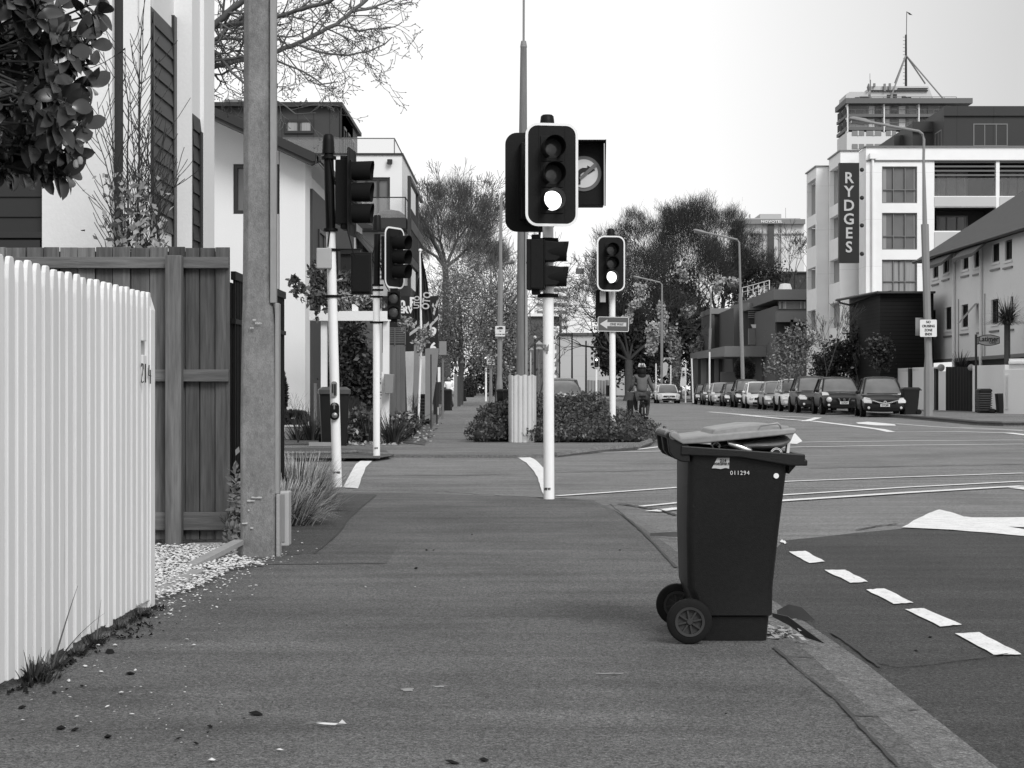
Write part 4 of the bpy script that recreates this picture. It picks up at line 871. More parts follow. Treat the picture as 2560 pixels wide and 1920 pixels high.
b = MB(); b.box(xw - .05, xw + .06, dn + .9, 50.5, zg, Z(460, dn)); b.build('side_cladding', mat('dark_side_cladding', .05, .6, .3, (3, .2)), t)
window(t, mapS(xw + .14), (dn + 2, dn + 5.2, 3.2, 5.0), 3, (), fr=.08, depth=.12)
b = MB(); b.tube([(xw + .22, 44.6, zg), (xw + .22, 44.6, 4.7)], .06, 8); b.build('downpipe', 'darkf', t)
b = MB(); b.box(xw + .02, xw + .6, 46.8, 46.9, zg, 4.8); b.box(xw + .02, xw + .6, 46.7, 46.95, 4.8, 4.95); b.build('porch_frame', 'frame', t)
# ---- house with roof terrace, dark box on top
d = 65
t = thing('terrace_house', 'three storey white house with glass roof terrace, balcony and dark box storey on top', 'house', (X(900, d), d, .1))
b = MB(); holes = [(X(885, d), X(975, d), Z(560, d), Z(443, d))]
wallgrid(b, mapF(d), X(700, d), X(1005, d), .1, Z(388, d), holes, .3); b.box(X(700, d), X(1005, d) - .01, d + .31, d + 9, .1, Z(388, d) - .02)
xR_ = X(1005, d); b.box(xR_ - .3, xR_, d + .01, d + 9.2, .1, Z(388, d)); b.build('wall', 'whites', t)
b = MB(); b.box(X(690, d), xR_ + .05, d - .06, d + 9.3, Z(388, d), Z(383, d)); b.build('coping', 'darkf', t)
window(t, mapF(d), holes[0], 3, (), fr=.1, depth=.2, gm='glassm')
b = MB(); b.lathe([(0, -.1), (.1, -.1), (.1, .08), (0, .08)], (X(975, d), d - .12, Z(405, d)), 10); b.build('wall_lamp', 'frame', t)
# upper glass balustrade
def glassrail(par, pts, h, post=.04, name='balustrade', rail='frameg'):
    f = MB(); 
    for a, c in zip(pts[:-1], pts[1:]): f.tube([(a[0], a[1], a[2] + h), (c[0], c[1], c[2] + h)], post * .6, 6)
    for a in pts: f.tube([a, (a[0], a[1], a[2] + h)], post * .5, 6)
    o = f.build(name, rail, par); g = MB()
    for a, c in zip(pts[:-1], pts[1:]):
        dx, dy = c[0] - a[0], c[1] - a[1]; L = math.hypot(dx, dy); nx, ny = -dy / L * .006, dx / L * .006
        g.add([(a[0] + nx, a[1] + ny, a[2] + .02), (c[0] + nx, c[1] + ny, c[2] + .02), (c[0] + nx, c[1] + ny, c[2] + h - .03), (a[0] + nx, a[1] + ny, a[2] + h - .03), (a[0] - nx, a[1] - ny, a[2] + .02), (c[0] - nx, c[1] - ny, c[2] + .02), (c[0] - nx, c[1] - ny, c[2] + h - .03), (a[0] - nx, a[1] - ny, a[2] + h - .03)], [(0, 1, 2, 3), (4, 7, 6, 5), (0, 4, 5, 1), (2, 6, 7, 3), (0, 3, 7, 4), (1, 5, 6, 2)])
    g.build('glass_panel', clear, o); return o
clear = bpy.data.materials.new('clear_glass'); clear.use_nodes = True; tn = clear.node_tree; tn.nodes.clear()
o_ = tn.nodes.new('ShaderNodeOutputMaterial'); mx = tn.nodes.new('ShaderNodeMixShader'); tr = tn.nodes.new('ShaderNodeBsdfTransparent'); gl = tn.nodes.new('ShaderNodeBsdfGlossy')
tr.inputs[0].default_value = (.93, .93, .93, 1); gl.inputs['Roughness'].default_value = .05; gl.inputs[0].default_value = (.8, .8, .8, 1); mx.inputs[0].default_value = .1
tn.links.new(tr.outputs[0], mx.inputs[1]); tn.links.new(gl.outputs[0], mx.inputs[2]); tn.links.new(mx.outputs[0], o_.inputs[0])
zz = Z(383, d); glassrail(t, [(X(705, d), d + .2, zz), (X(985, d), d + .2, zz), (X(985, d) + .0, d + 4.5, zz)], Z(344, d) - Z(383, d))
db = d + 2; b = MB(); b.box(X(480, db), X(851, db), db, db + 5, zz, Z(262, db)); b.build('top_storey', mat('dark_standing_seam', .045, .6, .35, (2, .2), ramp=[(0, .62, .07, .55)], world=True), t)
b = MB(); b.box(X(470, db), X(858, db), db - .3, db + 7.8, Z(268, db), Z(258, db)); b.build('roof_edge', 'darkf', t)
xq = X(851, db); b = MB(); b.box(xq - 3, xq, db + .01, db + 7, zz, Z(270, db)); b.build('top_storey_side', mat('dark_standing_seam', .045), t)
window(t, mapF(db - .12), (X(712, db), X(784, db), Z(334, db), Z(299, db)), 2, (), fr=.1, depth=.12, gm='glassm', curtains=[(.12, .42), (.6, .9)], name='top_window')
for (a, c) in ((1.0, 1.9), (2.6, 3.4), (4.2, 5.2)): window(t, mapS(xq + .1), (db + a, db + c, zz + .1, Z(306, db)), 1, (), fr=.1, depth=.12, gm='glassm', name='side_window')
b = MB(); b.tube([(X(852, db), db - .03, zz), (X(852, db), db - .03, Z(270, db))], .05, 6); b.build('downpipe', 'frame', t)
b = MB(); b.lathe([(0, 0), (.25, .0), (.25, .12), (.4, .12), (.4, .25), (0, .3)], (X(575, db), db + 1, Z(258, db)), 12); b.build('roof_vent', 'frameg', t)
# balcony
dq = d - 2.6; zb_ = Z(570, dq); b = MB(); b.box(X(820, dq), X(1016, dq), dq, d - .01, zb_, Z(545, dq)); b.build('balcony_deck', 'darkf', t)
glassrail(t, [(X(820, dq), dq + .05, Z(545, dq)), (X(1013, dq), dq + .05, Z(545, dq)), (X(1013, dq), d - .1, Z(545, dq))], Z(493, dq) - Z(545, dq), name='balcony_rail', rail='frame')
b = MB(); b.ball((X(972, dq), dq + .8, Z(537, dq)), .55, 1, .6, .5, 10); b.build('balcony_sofa', 'leafm', t)
b = MB(); x0, x1 = X(1019, dq), X(1027, dq)
b.box(x0, x1, dq - .1, dq + .1, .1, Z(440, dq)); xb = X(1027, dq); b.box(xb - .1, xb + .02, dq, dq + 7.5, Z(452, dq), Z(442, dq)); b.box(xb - .1, xb + .02, dq + 4.5, dq + 4.7, .1, Z(442, dq)); b.box(xb - .1, xb + .02, dq, dq + 7.5, Z(572, dq), Z(545, dq)); b.box(xb - .1, xb + .02, dq, dq + 7.5, Z(660, dq), Z(640, dq)); b.build('steel_frame', 'darkf', t)
b = MB()
for k in range(22): b.box(xb - .02, xb + .01, dq + .3 + k * .33, dq + .34 + k * .33, Z(640, dq), Z(520, dq))
b.build('bar_screen', 'darkf', t)
b = MB(); b.box(X(905, d), xR_ + .2, d - .9, d - .1, .1, Z(575, d)); b.build('lower_porch', 'greyw', t)
b = MB()
for k in range(12): z = Z(700, d) + k * .17; b.box(X(950, d), X(985, d), d - .98, d - .9, z, z + .09)
b.build('slat_screen', 'offw', t)
b = MB(); b.box(X(985, d), xR_ + .35, d - 1.4, d + 4, .1, Z(700, d) - .3); b.build('garage', 'darkf', t)
# little tiled-roof house between
d = 52; t = thing('cottage', 'small cottage with dark tiled roof half hidden behind the signal lanterns', 'house', (X(860, d), d, .1))
b = MB(); b.prism([(X(820, d), .1), (X(905, d), .1), (X(905, d), Z(585, d)), (X(865, d), Z(560, d)), (X(820, d), Z(565, d))], d + .3, d + 5); b.build('wall', mat('brick_cottage', .13, .9, .2, (3, .2), ramp=[(2, .3, .15, .6)], world=True), t)
b = MB(); b.prism([(X(800, d), Z(555, d)), (X(835, d), Z(540, d)), (X(880, d), Z(563, d)), (X(930, d), Z(630, d)), (X(926, d), Z(634, d)), (X(875, d), Z(573, d)), (X(835, d), Z(552, d)), (X(802, d), Z(566, d))], d - .2, d + 5); b.build('roof', 'slate', t)
b = MB(); b.box(X(848, d), X(856, d), d + .2, d + .3, .1, Z(570, d)); b.build('corner_board', 'white', t)
# ================================================================ RIGHT SIDE
# ---- hotel with the vertical sign
d = 110; zg = .2
t = thing('hotel', 'big white hotel block with vertical letter sign, balconies and dark penthouse floor', 'hotel', (X(2360, d), d, zg))
mp = mapF(d)
wins = [(2205, 2293, 416, 508), (2205, 2293, 532, 624), (2205, 2293, 649, 735)]
bal = [(2336, 2490, 400, 490), (2336, 2490, 518, 577), (2336, 2490, 636, 700), (2499, 2640, 400, 490), (2499, 2640, 518, 577), (2499, 2640, 636, 700)]
H_ = [(X(a, d), X(c, d), Z(f, d), Z(e, d)) for a, c, e, f in wins] + [(X(a, d), X(c, d), Z(f, d), Z(e, d)) for a, c, e, f in bal]
b = MB(); wallgrid(b, mp, X(2165, d), X(2700, d), zg, Z(368, d), H_[:3], .35)
b = MB(); wallgrid(b, mp, X(2165, d), X(2700, d), zg, Z(368, d), H_, .35)
xc_ = X(2165, d); xe_ = X(2147, 112.5)
b.sheet([(xe_, 112.5, zg), (xc_, d, zg), (xc_, d, Z(368, d)), (xe_, 112.5, Z(368, d))])
b.box(xe_ + .2, X(2700, d), d + 3.2, d + 7, zg, Z(370, d)); b.build('wall', 'whiteh', t)
b = MB(); b.box(xc_ - .1, X(2700, d), d - .12, d + .5, Z(368, d), Z(365, d)); b.box(xc_ + .02, X(2700, d), d - .1, d - .005, Z(403, d), Z(400, d)); b.sheet([(xe_ - .1, 112.4, Z(368, d)), (xc_ - .1, d - .12, Z(368, d)), (xc_ - .1, d - .12, Z(365, d)), (xe_ - .1, 112.4, Z(365, d))]); b.build('parapet_cap', 'frameg', t)
for i, h in enumerate(H_[:3]):
    window(t, mp, h, 3, (.37,), fr=.07, depth=.3, fm='frameg', gm='glassm' if i < 2 else 'glassm', curtains=[(.02, .14), (.92, .98)] if i < 2 else [(.02, .48), (.52, .98)])
for i, h in enumerate(H_[3:]):
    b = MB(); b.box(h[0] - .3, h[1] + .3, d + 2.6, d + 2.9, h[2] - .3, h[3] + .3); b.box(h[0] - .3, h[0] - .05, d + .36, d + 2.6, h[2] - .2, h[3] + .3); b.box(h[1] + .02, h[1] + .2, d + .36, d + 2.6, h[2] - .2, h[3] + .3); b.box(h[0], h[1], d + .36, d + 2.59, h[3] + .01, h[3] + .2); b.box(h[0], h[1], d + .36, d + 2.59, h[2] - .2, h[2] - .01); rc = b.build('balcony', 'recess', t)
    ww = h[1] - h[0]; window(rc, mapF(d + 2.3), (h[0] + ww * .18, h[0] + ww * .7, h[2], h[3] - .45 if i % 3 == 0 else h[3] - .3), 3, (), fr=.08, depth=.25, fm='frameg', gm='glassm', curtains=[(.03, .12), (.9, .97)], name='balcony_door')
    if i % 3 == 0:
        glassrail(rc, [(h[0] + .1, d + .15, h[2]), ((h[0] + h[1]) / 2, d + .15, h[2]), (h[1] - .1, d + .15, h[2])], 1.15)
        b = MB()
        for k in range(4): b.box(h[0], h[1], d + .02, d + .14, h[3] - .18 - k * .28, h[3] - .07 - k * .28)
        b.build('louvre', 'louv', rc)
b = MB(); b.box(X(2336, d), X(2490, d), d - .05, d + .05, Z(516, d), Z(492, d)); b.box(X(2499, d), X(2640, d), d - .05, d + .05, Z(516, d), Z(492, d)); b.box(X(2336, d), X(2490, d), d - .05, d + .05, Z(634, d), Z(580, d)); b.build('balcony_front', 'greyw', t)
b = MB(); b.tube([(X(2181, d), d - .12, zg + 6), (X(2181, d), d - .12, Z(398, d))], .09, 8); b.box(X(2173, d), X(2189, d), d - .3, d - .02, Z(398, d), Z(384, d)); b.build('downpipe', 'whiteh', t)
def balside(par, y0, y1, x0, rows, top, bot):              # side facing -X with open balconies
    b = MB(); hh = [(y0 + .35, y1 - .3, Z(r[1], (y0 + y1) / 2), Z(r[0], (y0 + y1) / 2)) for r in rows]
    wallgrid(b, mapL(x0), y0, y1, bot, top, hh, .3); b.build('side_wall', 'whiteh', par)
    for h in hh:
        b = MB(); b.box(x0 + 1.6, x0 + 1.9, h[0] - .3, h[1] + .3, h[2] - .3, h[3] + .3); b.box(x0 + .31, x0 + 1.6, h[0] - .3, h[0] - .05, h[2], h[3]); b.box(x0 + .31, x0 + 1.6, h[1] + .05, h[1] + .3, h[2], h[3]); b.box(x0 + .31, x0 + 1.6, h[0], h[1], h[3] + .02, h[3] + .2); b.box(x0 + .31, x0 + 1.6, h[0], h[1], h[2] - .2, h[2] - .02); b.build('balcony', 'greyw', par)
dB2 = 113; b = MB(); x0 = X(2101, dB2); b.box(x0 + .3, X(2150, dB2), dB2, dB2 + .3, zg, Z(378, dB2)); b.box(x0 + 2.0, X(2150, dB2), dB2 + .3, 117, zg, Z(378, dB2)); b.box(x0 + .31, x0 + 2, dB2 + .3, 117, Z(405, dB2), Z(378, dB2)); b.box(x0, x0 + .3, dB2, dB2 + .02, zg, Z(378, dB2)); b.build('middle_block', 'whiteh', t)
balside(t, dB2 + .02, 117.2, x0, [(420, 512), (540, 597), (648, 708), (757, 820)], Z(378, dB2), zg)
b = MB(); b.box(x0 - .1, X(2148, dB2), dB2 - .1, 117.3, Z(378, dB2), Z(375, dB2)); b.build('parapet_cap', 'frameg', t)
dC2 = 117.3; b = MB(); x0 = X(2041, dC2); b.box(x0 + .3, X(2100, dC2), dC2, dC2 + .3, zg, Z(417, dC2)); b.box(x0 + 2.0, X(2100, dC2), dC2 + .3, 121, zg, Z(417, dC2)); b.box(x0 + .31, x0 + 2, dC2 + .3, 121, Z(447, dC2), Z(417, dC2)); b.box(x0, x0 + .3, dC2, dC2 + .02, zg, Z(417, dC2)); b.build('left_block', 'whiteh', t)
balside(t, dC2 + .02, 121.3, x0, [(452, 540), (566, 618), (670, 724), (776, 826)], Z(417, dC2), zg)
b = MB(); b.box(x0 - .1, X(2100, dC2), dC2 - .1, 121.4, Z(417, dC2), Z(414, dC2)); b.build('parapet_cap', 'frameg', t)
# penthouse
d4 = 113.5; zp = Z(368, d); b = MB(); b.box(X(2360, d4), X(2720, d4), d4, d4 + 12, zp, Z(268, d4)); b.box(X(2283, d4 + 3), X(2362, d4 + 3), d4 + 3.2, d4 + 12, zp, Z(288, d4)); b.box(X(2235, d4 + 6), X(2290, d4 + 6), d4 + 6, d4 + 12, zp, Z(338, d4 + 6)); b.build('penthouse', 'darkg', t)
b = MB(); b.box(X(2358, d4), X(2720, d4), d4 - .15, d4 - .01, Z(290, d4), Z(266, d4)); b.box(X(2281, d4 + 3), X(2358, d4 + 3), d4 + 3.0, d4 + 3.19, Z(312, d4), Z(286, d4)); b.build('penthouse_fascia', 'darkg', t)
window(t, mapF(d4 - .1), (X(2433, d4), X(2519, d4), Z(366, d4), Z(309, d4)), 3, (), fr=.07, depth=.2, fm='frameg', gm='glassm', curtains=[(.03, .97)], name='penthouse_window')
xs_ = X(2360, d4); window(t, mapL(xs_ - .1), (d4 + .6, d4 + 2.4, zp, Z(320, d4)), 2, (), fr=.07, depth=.2, fm='frameg', gm='glassm', name='penthouse_window')
# vertical sign
ds = 107.5; b = MB(); b.box(X(2098, ds), X(2148, ds), ds, ds + .4, Z(657, ds), Z(407, ds)); sg = b.build('vertical_sign', 'signt', t)
b = MB()
for ch, py in zip('RYDGES', (446, 480, 515, 549, 584, 619)): b.text(ch, .96, (X(2122, ds), ds - .03, Z(py, ds)), th=.04, off=.018, sx=.98)
b.build('sign_letters', 'signy', sg)
b = MB()
for py in (427, 497, 566, 637): b.tube([(X(2147, ds), ds + .2, Z(py, ds)), (X(2156, ds), ds + 2.6, Z(py, ds))], .06, 6); b.ball((X(2154, ds), ds - .1, Z(py - 2, ds)), .14)
b.build('sign_bracket', 'frame', sg)
# ---- dark boarded lean-to in front
d = 86; t = thing('boarded_annex', 'dark weatherboard annex with corrugated roof in front of the white hotel', 'house', (X(2260, d), d, zg))
b = MB(); x0 = X(2200, d); x1 = X(2334, d); b.box(x0, x1, d, d + 8, zg, Z(733, d)); b.build('wall', mat('dark_boards', .013, .7, .12, (1, .2), ramp=[(2, .19, .18, .4)], world=True), t)
dd = 93; xl = X(2135, dd); b = MB(); b.box(xl, x0 - .02, dd - 6.99, dd - 6.9, zg, zg + .01)
b.sheet([(xl, dd, zg), (x0, d, zg), (x0, d, Z(733, d)), (xl, dd, Z(742, dd))]); b.build('side_wall', mat('dark_boards', .03), t)
b = MB(); b.prism([(d - .4, Z(729, d)), (d - .4, Z(734, d)), (d + 7, Z(744, d)), (d + 7, Z(726, d))], x0 - .2, x1, 'x'); b.sheet([(xl - .9, dd + .3, Z(750, dd)), (x0 - .2, d - .4, Z(733, d)), (x0 + .5, d - .4, Z(727, d)), (xl + 2, dd + .3, Z(735, dd))]); b.build('roof', 'darkr', t)
b = MB(); b.tube([(xl - .9, dd + .2, Z(750, dd)), (x0 - .2, d - .45, Z(732, d))], .07, 8); b.tube([(xl - .8, dd + .1, Z(751, dd)), (xl - .75, dd, Z(757, dd)), (xl - .1, dd - .2, Z(765, dd))], .06, 6); b.build('gutter', 'darkf', t)
b = MB()
for (a, c) in ((2136, 2153),): b.box(X(2153, 91), X(2171, 91), 91.2 - 1.9, 91.2 - 1.8, zg, Z(748, 91))
u = Vector((x0 - xl, d - dd, 0)); nrm = Vector((u.y, -u.x, 0)).normalized()
def slp(f, z, o=.04): p = Vector((xl, dd, 0)) + u * f + nrm * o * (1 if nrm.y < 0 else -1); return (p.x, p.y, z)
b = MB(); b.sheet([slp(.32, zg), slp(.58, zg), slp(.58, Z(748, 90)), slp(.32, Z(751, 90))]); b.build('white_panel', 'white', t)
b = MB(); b.sheet([slp(.41, Z(818, 90), .08), slp(.47, Z(818, 90), .08), slp(.47, Z(770, 90), .08), slp(.41, Z(770, 90), .08)]); b.sheet([slp(.70, Z(830, 88), .05), slp(.86, Z(830, 88), .05), slp(.86, Z(765, 88), .05), slp(.70, Z(765, 88), .05)]); b.sheet([slp(.06, Z(838, 92), .05), slp(.26, Z(838, 92), .05), slp(.26, Z(772, 92), .05), slp(.06, Z(772, 92), .05)]); b.build('window', 'frame', t)
# ---- pale clinic building with slate roof
d1, d2 = 74.5, 89.5; xf_ = 21.3
t = thing('clinic_building', 'pale two storey building with slate roof, dormer-high windows and dark quoins', 'building', (22, 80, zg))
zE = Z(588, d1); zB = Z(889, d1)
def yat(px): return xf_ * F / (px - CX)
up = [(2332, 2346, 640, 695), (2358, 2372, 622, 683), (2406, 2421, 617, 673), (2436, 2452, 610, 668), (2480, 2498, 590, 655), (2512, 2530, 585, 650)]
lo = [(2330, 2339, 775, 800), (2363, 2378, 768, 824), (2404, 2420, 761, 818), (2446, 2454, 757, 814), (2478, 2496, 748, 809), (2526, 2533, 741, 805)]
hs = []
for (a, c, e, f) in up + lo:
    ya, yb = yat(c), yat(a); ym = (ya + yb) / 2; hs.append((ya, yb, Z(f, ym), min(Z(e, ym), zE - .15)))
b = MB(); wallgrid(b, mapL(xf_), 70.5, 90, zB, zE, hs, .2); b.box(xf_ + .3, 32, 70.5, 90, zB, zE); b.build('wall', 'offw', t)
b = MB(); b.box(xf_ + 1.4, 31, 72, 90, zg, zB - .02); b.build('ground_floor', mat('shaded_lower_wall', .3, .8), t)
for h in hs: window(t, mapL(xf_), h, 2 if (h[1] - h[0]) > .5 else 1, (), fr=.07, depth=.2, gm='glass')
for h in hs:
    b = MB(); b.box(xf_ - .07, xf_ - .004, h[0] - .15, h[1] + .15, h[2] - .38, h[2] - .3); b.build('planter_rail', 'frameg', t)
    b = MB(); b.box(xf_ - .05, xf_ - .002, h[0] - .1, h[1] + .1, h[2] - .12, h[2] - .02); b.build('sill', 'offw', t)
b = MB(); b.box(xf_ - .06, xf_ + .1, 70, 90.5, zB - .1, zB + .06); b.build('overhang_edge', 'frameg', t)
for py_ in (2389, 2457):
    b = MB(); b.tube([(xf_ - .1, yat(py_), zg + 1.5), (xf_ - .1, yat(py_), zE)], .075, 8); b.build('downpipe', 'offw', t)
for py_ in (2398, 2464):
    b = MB(); b.tube([(xf_ - .04, yat(py_), zB), (xf_ - .04, yat(py_), zE - 2.3)], .018, 6); b.build('conduit', 'frameg', t)
b = MB(); yy = yat(2447); b.add([(xf_ - .05, yy, Z(757, yy)), (xf_ - .05, yy + .5, Z(757, yy)), (xf_ - .85, yy + .5, Z(806, yy)), (xf_ - .85, yy, Z(806, yy)), (xf_ - .08, yy, Z(759, yy)), (xf_ - .08, yy + .5, Z(759, yy)), (xf_ - .88, yy + .5, Z(808, yy)), (xf_ - .88, yy, Z(808, yy))], [(0, 1, 2, 3), (4, 5, 6, 7), (0, 3, 7, 4), (1, 2, 6, 5), (2, 3, 7, 6)]); b.build('open_sash', 'frameg', t)
b = MB(); b.add([(xf_ - .5, 69.5, zE), (xf_ - .5, 90.6, zE + .1), (xf_ + 6, 69.5, zE + 4.3), (xf_ + 6, 90.6, zE + 4.3), (xf_ - .5, 69.5, zE - .14), (xf_ - .5, 90.6, zE - .04), (xf_ + 12, 69.5, zE), (xf_ + 12, 90.6, zE)], [(0, 1, 3, 2), (0, 4, 5, 1), (2, 3, 7, 6), (0, 2, 6, 4), (1, 5, 7, 3)]); b.build('roof', 'slate', t)
b = MB(); b.tube([(xf_ - .55, 69.5, zE - .05), (xf_ - .55, 90.7, zE + .02)], .09, 8); b.build('gutter', 'darkf', t)
for (a, c) in ((2362, 2405), (2432, 2486)):
    ya, yb = yat(c), yat(a); b = MB(); b.add([(xf_ - 1.0, ya, zE - .55), (xf_ - 1.0, yb, zE - .55), (xf_ + .6, yb, zE + .75), (xf_ + .6, ya, zE + .75), (xf_ - 1.0, ya, zE - .7), (xf_ - 1.0, yb, zE - .7)], [(0, 1, 2, 3), (0, 4, 5, 1), (0, 3, 4), (1, 5, 2)]); b.build('dormer_eave', 'slate', t)
b = MB(); yc0 = 69.2
k = 0; z = zg
while z < Z(600, 69):
    b.box(xf_ - .12, xf_ + (1.15 if k % 2 else .62), yc0, yc0 + .4, z, z + .56); z += .6; k += 1
b.build('quoin', 'brick', t)
b = MB(); b.box(xf_ + .1, 33, yc0 + .1, yc0 + 1.5, zg, Z(600, 69)); b.build('corner_wall', 'offw', t)
b = MB(); b.tube([(xf_ - .16, 70.2, zg + 2), (xf_ - .16, 70.2, zE - .1)], .09, 8); b.build('downpipe', 'frameg', t)
b = MB(); b.box(xf_ - .9, 33, yc0 - .8, yc0 + .2, Z(600, 69), Z(590, 69)); b.build('corner_roof', 'slate', t)
b = MB(); yy = 88; b.box(X(2343, yy), X(2364, yy), yy - 2, yy, Z(905, yy), Z(890, yy)); b.build('canopy', 'frame', t)
# ---- grey stepped office building
t = thing('office_building', 'low grey stepped building with dark recesses and flat fascias behind the parked cars', 'building', (X(1900, 140), 140, zg))
def block(name, x0, x1, y0, y1, z0, z1, m): b = MB(); b.box(x0, x1, y0, y1, z0, z1); return b.build(name, m, t)
dA_ = 134
block('wall', X(1938, dA_), X(2200, dA_), dA_, 160, zg, Z(765, dA_), 'midg')
block('fascia', X(1932, dA_) , X(2200, dA_), dA_ - .5, 158, Z(750, dA_), Z(724, dA_), mat('office_fascia', .13, .7))
block('fascia', X(1938, dA_), X(2040, dA_), dA_ - .9, dA_ - .0, Z(806, dA_), Z(770, dA_) - .3, mat('office_fascia', .13))
b = MB(); b.box(X(1945, dA_), X(2030, dA_), dA_ - .06, dA_ - .02, Z(773, dA_), Z(753, dA_)); wn = b.build('window', 'glassm', t)
b = MB()
for px in (1948, 1958, 1962, 2000, 2010): b.box(X(px, dA_), X(px + 3, dA_), dA_ - .1, dA_ - .065, Z(772, dA_), Z(754, dA_))
b.build('curtain', 'curtain', wn)
block('recess', X(1942, dA_), X(2050, dA_), dA_ - .05, dA_ - .02, Z(858, dA_), Z(806, dA_), 'recess'); block('pier', X(1972, dA_), X(1979, dA_), dA_ - .9, dA_ - .1, Z(858, dA_), Z(800, dA_), 'darkf')
dE = 146
block('wall', X(1824, dE + 6), X(1935, dE + 6), dE + 3, 168, zg, Z(765, dE), 'midg')
block('fascia', X(1868, dE), X(1920, dE), dE - .3, 160, Z(775, dE), Z(757, dE), 'midg2'); block('fascia', X(1827, 156), X(1869, 156), 156, 160, Z(775, dE), Z(757, dE), 'midg2')
b = MB(); x0 = X(1868, dE); b.add([(x0, dE - .3, Z(775, dE)), (X(1827, 156), 156, Z(778, 156)), (X(1827, 156), 156, Z(764, 156)), (x0, dE - .3, Z(757, dE))], [(0, 1, 2, 3)]); b.build('fascia', 'midg2', t)
block('recess', X(1872, dE), X(1914, dE), dE, dE + .2, Z(862, dE), Z(775, dE), 'recess')
b = MB()
for k in range(4): b.box(X(1870, dE), X(1916, dE), dE - .15, dE - .05, Z(780 + k * 5, dE), Z(777.5 + k * 5, dE))
b.build('louvre', 'midg2', t)
b = MB(); b.box(X(1869, dE), X(1920, dE), dE - .8, dE - .3, Z(862, dE), Z(822, dE)); b.build('screen_wall', 'brickw', t)
b = MB(); b.lathe([(0, 0), (.7, 0), (.85, .3), (0, .3)], (X(1900, dE), dE - .5, Z(821, dE)), 16); b.build('roof_dish', 'offw', t)
dG = 160
for (a, c, top) in ((1824, 1850, 771), (1776, 1822, 771)):
    block('wall', X(a, dG), X(c, dG), dG, dG + 8, zg, Z(top + 10, dG), 'midg'); block('fascia', X(a - 1, dG), X(c, dG), dG - .4, dG + 8.4, Z(top + 14, dG), Z(top, dG), 'midg2'); block('recess', X(a + 12, dG), X(c - 12, dG), dG - .05, dG - .01, Z(870, dG), Z(top + 18, dG), 'recess'); block('pier', X(a + 2, dG), X(a + 9, dG), dG - .3, dG - .06, Z(870, dG), Z(top + 14, dG), mat('pier_dark', .06))
block('podium_fascia', X(1808, 140), X(2100, 140), 139, 150, Z(892, 140), Z(866, 140), 'midg2'); block('podium_fascia', X(1742, 156), X(1812, 156), 156, 162, Z(895, 156), Z(880, 156), 'midg2')
b = MB(); b.add([(X(1808, 140), 139, Z(890, 139)), (X(1742, 156), 156, Z(897, 156)), (X(1742, 156), 156, Z(880, 156)), (X(1808, 140), 139, Z(866, 139))], [(0, 1, 2, 3)]); b.build('podium_fascia', 'midg2', t)
block('podium_wall', X(1745, 158), X(2150, 158), 158, 165, zg, Z(890, 158), mat('pier_dark', .06)); block('podium_wall', X(1905, 140), X(2150, 140), 140.2, 150, zg, Z(885, 140), 'midg')
for (a, c, dd_, y0_) in ((1752, 1766, 157.5, 897), (1786, 1796, 150, 892), (1832, 1864, 146, 886), (1940, 1958, 139.8, 886), (1985, 2030, 139.8, 886)):
    block('pier' if a in (1786,) else 'window', X(a, dd_), X(c, dd_), dd_ - .2, dd_ - .05, zg + 1.2, Z(y0_, dd_), 'midg2' if a in (1752, 1786) else ('glassm' if a == 1832 else 'recess'))
for (a, c, dd_) in ((1800, 1842, 145), (1942, 1962, 139)): block('brick_panel', X(a, dd_), X(c, dd_), dd_ - .5, dd_ - .3, zg, Z(930, dd_), 'brickw')
b = MB(); dr_ = 150
pts = [(X(1856 + k * 13.5, 140 + (5 - k) * .8), 140 + (5 - k) * .8, Z(742 - k * 3.6, 140 + (5 - k) * .8)) for k in range(6)]
for p in pts: b.tube([p, (p[0], p[1], p[2] + .75)], .04, 5)
b.tube([(p[0], p[1], p[2] + .75) for p in pts], .04, 5); b.tube([(p[0], p[1], p[2] + .38) for p in pts], .03, 5); b.build('roof_railing', 'offw', t)
b = MB(); b.lathe([(0, 0), (.55, 0), (.4, .45), (0, .5)], (X(1963, 136), 136, Z(724, 136)), 12); b.build('roof_vent', 'farw', t)
# ---- far towers
d = 210; t = thing('mast_tower', 'distant grey and white tower block with balconies and a tripod mast on its roof', 'tower', (X(2240, d), d, 0))
x0, x1 = X(2117, d), X(2400, d); dl = d * 817 / 793.
mw = mat('tower_wall', .62, .8, .2)
b = MB(); b.box(x0, x1, d, d + 6.4, 0, Z(330, d)); b.build('wall', mw, t)
b = MB(); b.box(x0 + .3, x1 - .8, d + 1.2, d + 6, Z(330, d), Z(250, d)); b.build('upper_wall', mat('tower_recess', .5, .8), t)
b = MB()
for (a, c, o, r_) in ((247, 260, .6, 8), (285, 292, .0, 0), (317, 325, .0, 0)): b.box(x0 - .05 - o * .3, x1 + (1.4 if a == 247 else .0), d - o, d + 6.6, Z(c, d), Z(a, d))
b.build('floor_band', mat('tower_band', .12, .7), t)
for k, px in enumerate((2118, 2209, 2296)): 
    b = MB(); b.box(X(px, d), X(px + 2.5, d), d - .1, d + 1.2, Z(330, d), Z(255, d)); b.build('fin', 'farw', t)
